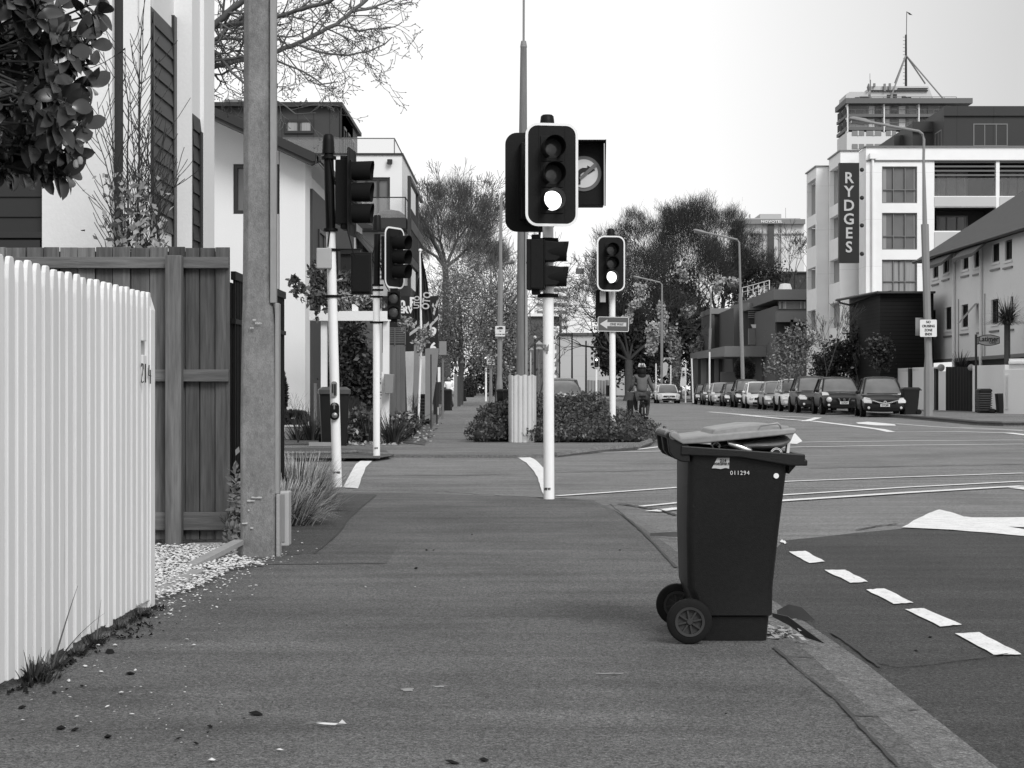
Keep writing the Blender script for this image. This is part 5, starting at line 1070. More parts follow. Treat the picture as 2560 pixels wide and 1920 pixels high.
for (ya, yb) in ((262, 284), (294, 316)):
    for (pa, pb, cm) in ((2126, 2172, 'curtain'), (2176, 2190, 'offw'), (2194, 2206, 'farwin'), (2213, 2228, 'offw'), (2232, 2248, 'glassm'), (2252, 2268, 'offw'), (2270, 2276, 'farwin'), (2302, 2322, 'farwin'), (2324, 2350, 'curtain'), (2356, 2370, 'farwin')):
        b = MB(); b.box(X(pa, d), X(pb, d), d + 1.0, d + 1.15, Z(yb, d), Z(ya, d)); b.build('window', cm, t)
    b = MB(); b.tube([(x0, d + .1, Z(yb - 10, d)), (x1, d + .1, Z(yb - 10, d))], .04, 5)
    for k in range(14): b.tube([(x0 + (x1 - x0) * k / 13, d + .1, Z(yb, d)), (x0 + (x1 - x0) * k / 13, d + .1, Z(yb - 10, d))], .03, 4)
    b.build('balcony_rail', 'frameg', t)
for (ya, yb) in ((327, 339), (360, 372)):
    for (pa, pb) in ((2130, 2160), (2166, 2203), (2215, 2240), (2250, 2275)):
        b = MB(); b.box(X(pa, d), X(pb, d), d - .08, d - .02, Z(yb, d), Z(ya, d)); w_ = b.build('window', 'farwin', t)
        b = MB(); m_ = (pa + pb) / 2; b.box(X(m_ - 1, d), X(m_ + 1, d), d - .12, d - .085, Z(yb, d), Z(ya, d)); b.build('mullion', 'farw', w_)
for (ya, yb) in ((266, 284), (297, 315)):
    for (u0, u1) in ((.5, 2.6), (3.2, 6.0)):
        b = MB(); b.box(x0 - .04, x0 - .01, d + u0, d + u1, Z(yb, d), Z(ya, d)); b.build('side_balcony', 'recess', t)
b = MB(); b.prism([(X(2183, d), Z(247, d)), (X(2343, d), Z(247, d)), (X(2328, d), Z(210, d)), (X(2183, d), Z(210, d))], d + 1.5, d + 5.5); b.prism([(X(2118, d), Z(247, d)), (X(2174, d), Z(247, d)), (X(2174, d), Z(226, d)), (X(2128, d), Z(226, d)), (X(2119, d), Z(232, d))], d + 1, d + 5.5); b.build('plant_room', mat('plant_room', .5, .8, .2, (.3, .1)), t)
b = MB()
for (pa, pb, ya, yb) in ((2141, 2150, 240, 247), (2154, 2174, 238, 247), (2221, 2232, 234, 247), (2236, 2246, 232, 246), (2258, 2268, 237, 247), (2268, 2282, 240, 247)): b.box(X(pa, d), X(pb, d), d + .8, d + .95, Z(yb, d), Z(ya, d))
b.build('vent_grille', 'frame', t)
b = MB(); b.box(X(2184, d), X(2326, d), d + 1.2, d + 1.45, Z(223, d), Z(220.5, d)); b.box(X(2250, d), X(2326, d), d + 1.2, d + 1.45, Z(217, d), Z(215.5, d)); b.build('pipe_rail', 'darkf', t)
b = MB(); b.tube([(X(2150, d), d + .6, Z(240, d)), (X(2394, d), d + .6, Z(240, d))], .04, 5)
for k in range(9): px = 2150 + k * 30.5; b.tube([(X(px, d), d + .6, Z(247, d)), (X(px, d), d + .6, Z(240, d))], .035, 4)
b.build('roof_railing', 'frameg', t)
mx_ = X(2281, d); b = MB(); b.tube([(mx_, d + 3.5, Z(216, d)), (mx_, d + 3.5, Z(72, d))], [.16, .12], 8); b.tube([(X(2282, d), d + 3.5, Z(74, d)), (X(2283, d), d + 3.5, Z(13, d))], .045, 5)
for k in range(14): b.tube([(mx_ - .38, d + 3.5, Z(78 + k * 9, d)), (mx_, d + 3.5, Z(78 + k * 9, d))], .025, 4)
mast = b.build('mast', 'darkf', t)
b = MB()
for (px, py, yy) in ((2226, 247, d + .5), (2237, 208, d + 5), (2313, 209, d + 5.5), (2358, 247, d + 2)): b.tube([(X(px, yy), yy, Z(py, yy)), (mx_, d + 3.5, Z(138, d + 3.5))], .10, 6)
b.build('stay', 'midg2', mast)
b = MB(); b.sheet([(X(2282, d), d + 3.5, Z(13, d)), (X(2290, d), d + 3.4, Z(17, d)), (X(2298, d), d + 3.55, Z(22, d)), (X(2290, d), d + 3.6, Z(21, d))]); b.build('pennant', 'flagd', mast)
b = MB(); b.lathe([(0, -.1), (.5, .1), (.5, .16), (0, 0)], (X(2172, d), d + .8, Z(216, d)), 14, 'x'); b.tube([(X(2180, d), d + 1, Z(223, d)), (X(2180, d), d + 1, Z(196, d))], .08, 5); b.tube([(X(2179, d), d + 1, Z(200, d)), (X(2179, d), d + 1, Z(180, d))], .03, 4)
for (px, a, c) in ((2191, 212, 204), (2217, 224, 205), (2230, 222, 204)): b.box(X(px - 2.5, d), X(px + 2.5, d), d + 1.1, d + 1.4, Z(a, d), Z(c, d))
b.build('aerial', 'midg2', t)
# hotel behind the trees
d = 300; t = thing('far_hotel', 'distant pale hotel slab with dark top band and small lettering beyond the trees', 'hotel', (X(1940, d), d, 0))
b = MB(); b.box(X(1866, d), X(2010, d), d, d + 20, 0, Z(551, d)); b.build('wall', mat('far_hotel_wall', .62, .8, .2, (.03, .05), ramp=[(2, 4.0, .03, .8)], world=True), t)
b = MB(); b.box(X(1862, d), X(2011, d), d - 1, d + 21, Z(561, d), Z(549, d)); tb = b.build('top_band', mat('far_band', .2), t)
b = MB(); b.text('NOVOTEL', 1.0 * 9 / 9 * .62 * 1.0 * (d / F) * 14, (X(1927, d), d - 1.1, Z(555.5, d)), th=.05, off=.02, sx=1.25, space=1.1); b.build('sign_letters', 'farw', tb)
b = MB(); b.box(X(1919, d), X(1934, d), d - .6, d - .05, 0, Z(562, d)); b.build('stair_strip', mat('far_strip', .06), t)
b = MB()
for px in (1906, 1947, 1951): b.box(X(px, d), X(px + 2, d), d - .3, d - .05, 0, Z(562, d))
b.box(X(1866, d), X(2010, d), d - .28, d - .06, Z(586, d), Z(583, d)); b.build('joint', mat('far_joint', .35), t)
b = MB(); b.box(X(1850, d), X(2008, d), d + 3, d + 14, Z(549, d), Z(541, d)); b.box(X(1908, d), X(1962, d), d + 4, d + 12, Z(541, d), Z(529, d)); b.box(X(1864, d), X(1867, d), d + 5, d + 6, Z(540, d), Z(519, d)); b.box(X(1884, d), X(1886, d), d + 5, d + 6, Z(540, d), Z(528, d)); b.box(X(1975, d), X(1976, d), d + 5, d + 5.2, Z(541, d), Z(512, d)); b.build('plant_room', 'farg', t)
d = 285; b = MB(); b.box(X(1958, d), X(2030, d), d, d + 10, 0, Z(681, d)); b.box(X(1956, d), X(2030, d), d - .3, d + .3, Z(683, d), Z(679, d)); b.build('dark_annex', mat('annex_dark', .04, .8), t)
# striped tower in the middle
d = 620; t = thing('slab_block', 'far slab block with dark window bands rising behind the centre signal pole', 'tower', (X(1395, d), d, 0))
b = MB(); b.box(X(1338, d), X(1442, d), d, d + 30, 0, Z(697, d)); b.box(X(1440, d), X(1475, d), d + 8, d + 25, 0, Z(699, d)); b.build('wall', 'farw', t)
for k in range(9):
    b = MB(); y0_ = 720.5 + k * 18.7; b.box(X(1343, d), X(1419, d), d - .3, d - .05, Z(y0_ + 7, d), Z(y0_, d)); b.build('window_band', mat('far_window_band', .2, .6, .3, (.4, .6)), t)
b = MB(); b.box(X(1441, d), X(1462, d), d + 5, d + 7, Z(682, d), Z(668, d)); b.build('roof_box', 'fard', t)
d = 430; t = thing('grey_block', 'dark grey mid-distance block below the striped slab tower', 'building', (X(1355, d), d, 0))
b = MB(); b.box(X(1305, d), X(1398, d), d, d + 20, 0, Z(791, d)); b.box(X(1398, d), X(1404, d), d - 2, d + 5, 0, Z(786, d)); b.build('wall', 'fard', t)
b = MB(); b.box(X(1300, d), X(1394, d), d - 1, d + 20, Z(791, d), Z(784, d)); b.build('parapet', 'farw', t)
d = 380; t = thing('lattice_building', 'narrow pale building with stacked dark windows left of the warehouse', 'building', (X(1390, d), d, 0))
b = MB(); b.box(X(1383, d), X(1398, d), d, d + 10, 0, Z(815, d)); b.build('wall', 'farw', t)
for k in range(6):
    b = MB(); b.box(X(1388, d), X(1395, d), d - .2, d - .05, Z(873 + k * 21, d), Z(862 + k * 21, d)); b.build('window', 'farwin', t)
d = 270; t = thing('warehouse', 'plain pale warehouse wall with dark top edge in the far centre', 'building', (X(1480, d), d, 0))
b = MB(); b.box(X(1398, d), X(1640, d), d, d + 20, 0, Z(838, d)); b.build('wall', mat('warehouse_wall', .45, .8, .2, (.05, .06), ramp=[(2, 3.2, .015, .85)], world=True), t)
b = MB(); b.box(X(1397, d), X(1640, d), d - .4, d + 20, Z(838, d), Z(832, d)); b.build('roof_edge', 'fard', t)
d = 255; b = MB()
for k in range(24): x = X(1468, d) + k * .45; b.box(x, x + .38, d, d + .08, .4, Z(950 + (k % 3) * .6, d))
b.build('paling_fence', 'brickw', label='distant grey paling fence in front of the pale warehouse', cat='fence')
d = 250; b = MB(); b.box(X(1541, d), X(1562, d), d, d + 4, .3, Z(920, d)); b.build('site_cabin', 'farg', label='small pale cabin beside the distant big tree trunks', cat='cabin')
# dark houses and fences beyond the left plants
d = 120; t = thing('hall', 'low dark shed far down the left footpath behind the foliage', 'building', (X(1060, d), d, .1))
b = MB(); b.box(X(1000, d), X(1110, d), d, d + 12, .1, Z(860, d)); b.build('wall', 'fard', t)
b = MB(); b.prism([(X(990, d), Z(860, d)), (X(1114, d), Z(860, d)), (X(1105, d), Z(820, d)), (X(1000, d), Z(820, d))], d - .3, d + 12); b.build('roof', 'slate', t)
# ================================================================ PARKED CARS (front towards -Y, origin under the front bumper centre)
def carpaint(v): return mat('car_paint_%03d' % round(v * 1000), v, .32, .12 if v < .1 else .3, coat=.05)
def make_car(label, x, y, l=4.3, wd=1.72, h=1.5, v=.05, suv=0, plate='', rz=0, rear=False, lamp='lamp', grille='line', group='cars parked along the right kerb', z=None):
    t = thing('parked_car', label, 'car', (0, 0, 0), group); pm = carpaint(v); hw = wd / 2
    g0 = .20 + .05 * suv; bl = h * (.575 + .02 * suv)               # belt height
    # body loft: (y, ztop, zbot, half-width)
    st = [(0.0, bl * .62, g0 + .12, hw * .70), (.06, bl * .72, g0 + .02, hw * .86), (.25, bl * .80, g0, hw * .96), (.6, bl * .87, g0, hw), (1.15, bl * .97, g0, hw), (1.6, bl, g0, hw),
          (l * .55, bl + .02, g0, hw), (l * .8, bl + .04, g0, hw * .99), (l - .35, bl + .03, g0, hw * .96), (l - .08, bl * .93, g0 + .04, hw * .88), (l, bl * .7, g0 + .12, hw * .78)]
    loops = []
    for (yy, zt, zb, w_) in st:
        m_ = (zt + zb) / 2
        half = [(w_ * .86, zb), (w_ * .985, zb + .10), (w_, m_), (w_ * .985, zt - .12), (w_ * .93, zt - .035), (w_ * .62, zt + .012), (0.0, zt + .022)]
        loops.append([(a, yy, c) for a, c in half] + [(-a, yy, c) for a, c in half[-2::-1]])
    b = MB(); b.quadg(loops); body = b.build('body', pm, t, smooth=True, sub=1, ang=80)
    # greenhouse
    fr = .25 if not suv else .24
    gs = [(l * fr, bl - .03, .90, .0), (l * .35, bl + (h - bl) * .58, .83, .55), (l * .44, h - .05, .71, 1), (l * .58, h, .70, 1), (l * .78, h - .07, .69, 1), (l * .90, bl + (h - bl) * .58, .76, .6), (l - .12, bl, .84, 0)]
    loops = []
    for (yy, zt, wf, k) in gs:
        wb_ = hw * .92; wt = hw * (wf if k else .9)
        zt = max(zt, bl + .0)
        loops.append([(wb_, yy, bl - .05), (wb_ * (1 - k * .02), yy, bl + .01), (wb_ + (wt - wb_) * .85 * (1 if k else .2), yy, bl + (zt - bl) * .82), (wt * .93, yy, zt - .012), (wt * .5, yy, zt + .012 * k), (0, yy, zt + .016 * k),
                      (-wt * .5, yy, zt + .012 * k), (-wt * .93, yy, zt - .012), (-(wb_ + (wt - wb_) * .85 * (1 if k else .2)), yy, bl + (zt - bl) * .82), (-wb_ * (1 - k * .02), yy, bl + .01), (-wb_, yy, bl - .05)])
    b = MB(); b.quadg(loops); b.build('glasshouse', 'glassk', t, smooth=True, ang=50)
    # roof skin and pillars, 12 mm proud
    rf = []
    for (yy, zt, wf, k) in gs[2:5]:
        wt = hw * wf; rf.append([(wt * 1.03, yy, zt - .07), (wt * .95, yy, zt + .004), (wt * .5, yy, zt + .03), (0, yy, zt + .034), (-wt * .5, yy, zt + .03), (-wt * .95, yy, zt + .004), (-wt * 1.03, yy, zt - .07), (0, yy, zt - .02)])
    b = MB(); b.quadg(rf); b.build('roof', pm, t, smooth=True, ang=50)
    for s in (-1, 1):
        b = MB(); pa = [(s * hw * .885, l * fr + .02, bl + .0), (s * hw * .775, l * .35, bl + (h - bl) * .60), (s * hw * .70, l * .44, h - .055)]
        b.tube(pa, .034, 6); b.build('pillar', pm, t, smooth=True); b = MB()
        b.tube([(s * hw * .90, l * .59, bl), (s * hw * .70, l * .60, h - .05)], .035, 6)
        b.build('pillar', pm, t, smooth=True); b = MB(); b.tube([(s * hw * .88, l * .86, bl), (s * hw * .69, l * .78, h - .08)], .07, 6)
        b.build('pillar', pm, t, smooth=True); b = MB(); b.tube([(s * hw * .82, l - .14, bl), (s * hw * .69, l * .79, h - .07)], .04, 6)
        b.build('pillar', pm, t, smooth=True)
    # wheels
    wr = .31 + .03 * suv
    for yy in (l * .195, l * .80):
        for s in (-1, 1):
            b = MB(); b.lathe([(wr * 1.17, -.012), (wr * 1.17, .012), (0, .012)] if s < 0 else [(wr * 1.17, .012), (wr * 1.17, -.012), (0, -.012)], (s * (hw - .0), yy, wr + .02), 24, 'x'); b.build('wheel_arch', 'blackm', t)
            b = MB(); b.lathe([(wr * .62, -.1), (wr * .95, -.1), (wr, -.06), (wr, .06), (wr * .95, .1), (wr * .62, .1), (wr * .62, -.1)], (s * (hw - .085), yy, wr), 24, 'x'); wh = b.build('wheel', 'rubber', t, smooth=True)
            b = MB(); b.lathe([(0, s * .03), (wr * .2, s * .085), (wr * .62, s * .07), (wr * .63, s * .02), (0, s * .01)], (s * (hw - .085), yy, wr), 20, 'x')
            for q_ in range(7): th = q_ * 2 * math.pi / 7; b.obox((s * (hw + .002), yy + wr * .35 * math.cos(th), wr + wr * .35 * math.sin(th)), (.02, wr * .5, .05), rx=th)
            b.build('hubcap', 'hub', wh, smooth=True)
    # mirrors
    for s in (-1, 1):
        b = MB(); b.ball((s * (hw + .07), l * .33, bl + .07), .1, 1, .6, .75, 10); b.build('mirror', pm, t, smooth=True)
    # face
    yf = -.012 if not rear else 0
    if not rear:
        zL = bl * .70
        for s in (-1, 1):
            b = MB()
            if lamp == 'lamp': b.quadg([[(s * hw * .60, .03, zL - .10), (s * hw * .56, .035, zL), (s * hw * .66, .10, zL + .11), (s * hw * .90, .26, zL + .15), (s * hw * .97, .28, zL + .04), (s * hw * .90, .13, zL - .09)],
                             [(s * hw * .60, -.025, zL - .08), (s * hw * .57, -.02, zL), (s * hw * .66, .03, zL + .09), (s * hw * .93, .17, zL + .13), (s * hw * 1.0, .22, zL + .04), (s * hw * .92, .06, zL - .07)]])
            else:
                b.ball((s * hw * .70, .05, zL - .02), .12, 1, .6, 1, 12)
                b.quadg([[(s * hw * .70, .16, zL + .17), (s * hw * .74, .28, zL + .25), (s * hw * .97, .5, zL + .28), (s * hw * .98, .35, zL + .16)], [(s * hw * .70, .10, zL + .17), (s * hw * .74, .22, zL + .28), (s * hw * .99, .46, zL + .31), (s * hw * 1.0, .28, zL + .16)]])
            b.build('headlight', 'lamp', t, smooth=True)
            b = MB(); b.lathe([(0, -.02), (.05, -.01), (.055, .03), (0, .03)], (s * hw * .72, .01, g0 + .17), 12, 'y'); b.build('fog_lamp', 'lamp', t)
        b = MB(); b.box(-hw * .5, hw * .5, -.03, .05, zL - .10, zL + .02) if grille != 'v' else b.prism([(-.33, zL + .03), (-.24, zL - .12), (.24, zL - .12), (.33, zL + .03)], -.03, .05)
        gr = b.build('grille', 'blackm', t, bevel=.01)
        b = MB()
        if grille == 'v':
            b.prism([(-.27, zL + .05), (-.21, zL + .05), (-.14, zL - .09), (.14, zL - .09), (.21, zL + .05), (.27, zL + .05), (.17, zL - .15), (-.17, zL - .15)], -.05, -.03); b.lathe([(0, -.055), (.055, -.055), (.055, -.03), (0, -.03)], (0, 0, zL - .02), 14, 'y')
        elif grille == 'wing':
            b.prism([(-hw * .58, zL + .05), (-hw * .30, zL - .02), (-.06, zL - .06), (.06, zL - .06), (hw * .30, zL - .02), (hw * .58, zL + .05), (hw * .56, zL + .01), (hw * .28, zL - .07), (0, zL - .11), (-hw * .28, zL - .07), (-hw * .56, zL + .01)], -.055, -.03)
            b.lathe([(.03, -.065), (.065, -.065), (.065, -.05), (.03, -.05), (.03, -.065)], (0, 0, zL - .05), 16, 'y')
        else:
            b.box(-hw * .42, hw * .42, -.045, -.03, zL - .05, zL - .03); b.lathe([(0, -.05), (.05, -.05), (.05, -.03), (0, -.03)], (0, 0, zL - .04), 12, 'y')
        b.build('badge_bar', 'chrome', gr)
        b = MB(); b.box(-hw * .62, hw * .62, -.02, .06, g0 + .05, g0 + .17); b.build('air_intake', 'blackm', t, bevel=.01)
        b = MB(); b.box(-.18, .18, -.055, -.03, g0 + .21, g0 + .32); pl = b.build('number_plate', 'plate', t)
        if plate: b = MB(); b.text(plate, .105, (0, -.058, g0 + .265), th=.002, off=.003, sx=.75); b.build('plate_text', 'signt', pl)
        b = MB(); b.box(hw * .45, hw * .56, l * fr + .20, l * fr + .205, bl + .10, bl + .15); b.build('label_disc', 'signw', t)
        b = MB(); b.tube([(-hw * .7, l * fr - .02, bl + .02), (0, l * fr - .05, bl + .03), (hw * .7, l * fr - .02, bl + .02)], .012, 5); b.build('wiper', 'blackm', t)
    t.location = (x, y, (gz(y) + RD) if z is None else z); t.rotation_euler = (0, 0, R(rz)); return t
specs = [('near black hatchback at the near end of the parked row, beside the dark bin', 4.25, 1.70, 1.56, .018, 0, 'KYC685', 'lamp', 'wing'),
         ('glossy black small crossover with round low lamps, second in the parked row', 4.15, 1.77, 1.60, .012, 1, 'GZA620', 'round', 'v'),
         ('charcoal tall wagon with silver side strip, third in the parked row', 4.5, 1.78, 1.68, .04, 1, '', 'lamp', 'line'),
         ('pale high hatchback nearly hidden behind the charcoal wagon', 4.1, 1.70, 1.58, .62, 1, '', 'lamp', 'line'),
         ('mid grey hatchback between the pale hatchback and the white one', 4.2, 1.70, 1.50, .24, 0, '', 'lamp', 'line'),
         ('white hatchback with round lamps in the middle of the parked row', 4.0, 1.68, 1.50, .68, 0, '', 'round', 'line'),
         ('black small van with bright headlamp behind the white hatchback', 4.3, 1.72, 1.66, .02, 1, '', 'lamp', 'line'),
         ('dark blue-grey sedan two cars behind the white hatchback', 4.3, 1.70, 1.50, .045, 0, '', 'lamp', 'line'),
         ('light grey compact with rounded nose, third from the far end', 4.1, 1.68, 1.52, .36, 0, '', 'round', 'line'),
         ('dark hatchback with bright round lamp, second from the far end', 4.1, 1.70, 1.50, .05, 0, '', 'round', 'line'),
         ('farthest dark car at the end of the parked row', 4.3, 1.70, 1.45, .025, 0, '', 'lamp', 'line')]
for i, (lb, l, wd, h, v, suv, pl, lm, gr) in enumerate(specs):
    yy = 66.2 + 5.9 * i + (.5 if i == 1 else 0) + (-.3, .25, 0)[i % 3] * (i > 1); xx = 12.70 + wd / 2 + (.5 if i == 0 else 0) + (0, .1, -.06)[i % 3]
    make_car(lb, xx, yy, l, wd, h, v, suv, pl, rz=(-6.5 if i == 0 else -2.2), lamp=lm, grille=gr)
make_car('white sedan parked alone ahead of the far end of the row, beside the white posts', X(1673, 132), 132, 4.4, 1.75, 1.47, .75, 0, 'EDT', group='cars further up the street')
make_car('grey car showing behind the white sedan and the cyclist', X(1646, 141), 141, 4.5, 1.75, 1.6, .14, 1, '', group='cars further up the street')
make_car('dark car far away in front of the grey paling fence', X(1440, 235), 235, 4.4, 1.8, 1.5, .2, 0, '', group='cars further up the street')
# station wagon seen from behind beyond the hedge
t = make_car('grey station wagon seen from behind beyond the low hedge', X(1405, 66), 66, 4.4, 1.74, 1.5, .05, 0, '', rear=True, group='cars further up the street')
t.location = (X(1402, 66), 70.4, gz(70) + RD); t.rotation_euler = (0, 0, math.pi)
b = MB(); b.box(-.22, .22, 4.41, 4.43, .70, .83); pl = b.build('number_plate', 'plate', None); pl.location = (0, 0, 0)
for v_ in pl.data.vertices: v_.co.z += .79; v_.co.y += 4.42
pl.parent = t
b = MB(); b.text('UZJB6', .12, (0, 0, 0), ux=(-1, 0, 0), th=.002, off=.003, sx=.8); pt = b.build('plate_text', 'signt', None); pt.location = (0, 0, 0)
for v_ in pt.data.vertices: v_.co.y += 4.435; v_.co.z += .80
pt.parent = pl
for s in (-1, 1):
    b = MB(); b.box(-.09, .09, -.04, .04, -.12, .12); o = b.build('tail_lamp', mat('tail_lamp', .06, .2, .6), None, bevel=.02); o.parent = t; o.location = (s * .72, 4.33, .70)
b = MB(); b.lathe([(0, -.01), (.06, -.01), (.06, .01), (0, .01)], (0, 0, 0), 14, 'y'); o = b.build('badge', 'chrome', None); o.parent = t; o.location = (0, 4.40, .88)
# ================================================================ CYCLIST riding away
d = 47.5; xc = X(1604, d); zr = gz(d) + RD
t = thing('bicycle', 'dark bicycle with pannier bag ridden away from the camera', 'bicycle', (xc, d, zr))
b = MB()
for yy in (-.52, .52): 
    b.lathe([(.325, -.018), (.345, -.012), (.345, .012), (.325, .018), (.325, -.018)], (xc, d + yy, zr + .345), 28, 'x')
b.build('wheel', 'rubber', t, smooth=True)
b = MB()
for q in ([(0, -.52, .345), (0, -.05, .30)], [(0, -.05, .30), (0, -.2, .86)], [(0, -.52, .345), (0, -.16, .72)], [(0, -.16, .74), (0, .35, .80)], [(0, -.05, .30), (0, .38, .70)], [(0, .52, .345), (0, .34, .98)]): b.tube([(xc + p[0], d + p[1], zr + p[2]) for p in q], .018, 6)
b.build('frame', 'black', t)
b = MB(); b.tube([(xc - .30, d + .18, zr + 1.0), (xc - .12, d + .33, zr + 1.02), (xc + .12, d + .33, zr + 1.02), (xc + .30, d + .18, zr + 1.0)], .014, 6); b.build('handlebar', 'chrome', t)
b = MB(); b.box(xc - .09, xc + .09, d - .34, d - .08, zr + .86, zr + .91); b.build('saddle', 'black', t, bevel=.02)
b = MB(); b.lathe([(.33, -.03), (.40, -.03), (.40, .03), (.33, .03), (.33, -.03)], (xc, d - .52, zr + .35), 20, 'x'); b.v = [q for q in b.v]; b.box(xc - .075, xc + .075, d - .72, d - .30, zr + .70, zr + .73); b.build('carrier', 'black', t)
b = MB(); b.box(xc - .43, xc - .27, d - .7, d - .25, zr + .38, zr + .80); b.build('pannier_bag', 'black', t, bevel=.03)
b = MB(); b.box(xc - .05, xc + .05, d - .80, d - .76, zr + .42, zr + .58); b.build('rear_reflector', 'mark', t)
p = thing('person', 'person in a grey jacket, patterned trousers and striped helmet riding a bicycle away', 'person', (xc, d - .15, zr))
def C(x, y, z): return (xc + x, d + y, zr + z)
skin('torso', 'jacket', p, [C(0, -.2, .98), C(0, -.17, 1.12), C(0, -.10, 1.30), C(0, -.05, 1.44), C(.17, -.04, 1.43), C(-.17, -.04, 1.43), C(.26, .0, 1.18), C(-.26, .0, 1.18), C(.34, .16, 1.02), C(-.34, .16, 1.02)],
     [(0, 1), (1, 2), (2, 3), (3, 4), (3, 5), (4, 6), (5, 7), (6, 8), (7, 9)], [(.165, .13), (.155, .12), (.16, .12), (.125, .10), .075, .075, .052, .052, .038, .038])
skin('trousers', 'trous', p, [C(0, -.22, .93), C(.12, -.18, .90), C(-.12, -.18, .90), C(.17, .10, .66), C(-.17, .14, .80), C(.14, -.02, .34), C(-.14, .10, .48)], [(0, 1), (0, 2), (1, 3), (2, 4), (3, 5), (4, 6)], [(.165, .14), .12, .12, .075, .075, .05, .05])
for s, yy, zz in ((1, -.02, .28), (-1, .10, .42)):
    b = MB(); b.box(xc + s * .14 - .045, xc + s * .14 + .045, d + yy - .08, d + yy + .18, zr + zz - .05, zr + zz + .04); b.build('shoe', 'dark', p, bevel=.02)
for s in (-1, 1):
    b = MB(); b.ball(C(s * .33, .20, 1.01), .045, 1, 1.3, .8, 8); b.build('hand', 'skin', p, smooth=True)
b = MB(); b.ball(C(0, -.02, 1.60), .10, .9, 1.05, 1.2, 14); hd = b.build('head', 'skin', p, smooth=True)
b = MB(); b.ball(C(0, -.06, 1.56), .125, 1, .9, 1.2, 14); b.ball(C(0, -.10, 1.42), .12, 1.05, .6, 1.0, 12); b.build('hair', 'hair', p, smooth=True)
b = MB(); b.ball(C(0, -.01, 1.68), .135, 1, 1.15, .78, 16); hm = b.build('helmet', 'black', p, smooth=True)
b = MB()
for s in (-.085, -.03, .03, .085): b.tube([C(s, -.15, 1.69), C(s * .9, -.11, 1.755), C(s * .7, .0, 1.79)], .012, 5)
b.build('helmet_stripe', 'white', hm)
# person walking far up the left footpath
d = 91; xc = X(1122, d); zr = gz(d)
p = thing('person', 'person in a white top and dark trousers far up the left footpath beside the bins', 'person', (xc, d, zr))
skin('torso', 'white', p, [C(0, 0, .98), C(0, 0, 1.2), C(0, 0, 1.42), C(.17, 0, 1.40), C(-.17, 0, 1.40), C(.24, .05, 1.12), C(-.22, .05, 1.12), C(.10, -.1, 1.02)], [(0, 1), (1, 2), (2, 3), (2, 4), (3, 5), (4, 6), (5, 7)], [(.15, .1), (.16, .11), (.13, .09), .07, .07, .05, .05, .04])
skin('trousers', 'dark', p, [C(0, 0, .95), C(.09, 0, .88), C(-.09, 0, .88), C(.12, .1, .48), C(-.08, -.06, .48), C(.2, -.02, .08), C(-.06, .1, .08)], [(0, 1), (0, 2), (1, 3), (2, 4), (3, 5), (4, 6)], [(.15, .1), .09, .09, .07, .07, .05, .05])
b = MB(); b.ball(C(0, 0, 1.62), .11, .9, 1, 1.15, 12); b.build('head', 'skin', p, smooth=True)
b = MB(); b.ball(C(0, .02, 1.65), .12, .95, 1, 1, 12); b.build('hair', 'hair', p, smooth=True)
# ================================================================ STREET LAMPS, SIGNS, BINS, WALLS
def street_lamp(px, base_d, pts, label, rb=.16, rt=.075, head=True, knee=None, z0=.12, oct_=True, group='street lamps', m='poleg', n=8, arm=.05, colh=1.6):
    d = base_d; t = thing('street_lamp', label, 'street lamp', (X(px, d), d, gz(d) + z0), group)
    q = [P(a, c, d) for a, c in pts]                      # first is the column top, then the arm
    b = MB(); top = q[0]; zt = top[2]
    k = knee or .3
    b.tube([(X(px, d), d, z0), (X(px, d), d, z0 + colh * .75), (X(px, d), d, z0 + colh), (X(px, d) + (top[0] - X(px, d)) * .75, d, z0 + (zt - z0) * .75)], [rb, rb, rb * .78, rt * 1.2], n); b.build('column', m, t, smooth=False)
    b = MB(); b.tube([(X(px, d) + (top[0] - X(px, d)) * .75, d, z0 + (zt - z0) * .75), top] + q[1:], [rt * .75, arm] + [arm] * (len(q) - 1), 8); b.build('arm', m, t, smooth=True)
    if head:
        e = Vector(q[-1]); f = Vector(q[-2]); u = (e - f).normalized(); b = MB(); L = head
        b.quadg([[tuple(e + u * s + Vector((0, a * w_, c * h_))) for a, c in ((-1, -.3), (-1, .3), (-.5, 1), (.5, 1), (1, .3), (1, -.3), (.5, -1), (-.5, -1))] for s, w_, h_ in ((-.1, .05, .05), (L * .2, .13, .10), (L * .8, .15, .09), (L, .06, .04))]); hd = b.build('lamp_head', 'poleg', t, smooth=True)
        b = MB(); b.quadg([[tuple(e + u * s + Vector((0, a * w_, -.08 - c))) for a, c in ((-1, 0), (1, 0), (.7, .07), (-.7, .07))] for s, w_ in ((L * .25, .1), (L * .9, .11))]); b.build('diffuser', 'glassm', hd)
    return t
t = street_lamp(2321, 62.4, [(2309, 400), (2310, 348), (2306, 335), (2297, 328), (2280, 325), (2220, 314), (2172, 305)], 'tall octagonal concrete street lamp with long arm, nearest on the right footpath', rb=.17, rt=.12, head=.72, colh=2.2, arm=.05)
street_lamp(1857, 104, [(1849, 640), (1848, 606), (1843, 599), (1790, 587), (1762, 581)], 'street lamp with long arm rising behind the white parked hatchback', rb=.15, rt=.1, head=.7, arm=.06)
street_lamp(1654, 148, [(1655, 730), (1655, 711), (1650, 706), (1620, 699), (1602, 695)], 'thin street lamp with straight arm in front of the big tree', rb=.13, rt=.11, head=.7, arm=.07)
street_lamp(1772, 150, [(1777, 760), (1777, 740), (1774, 722), (1767, 712)], 'slim pale lamp with short curved top beside the office building', rb=.12, rt=.11, head=.5, arm=.07)
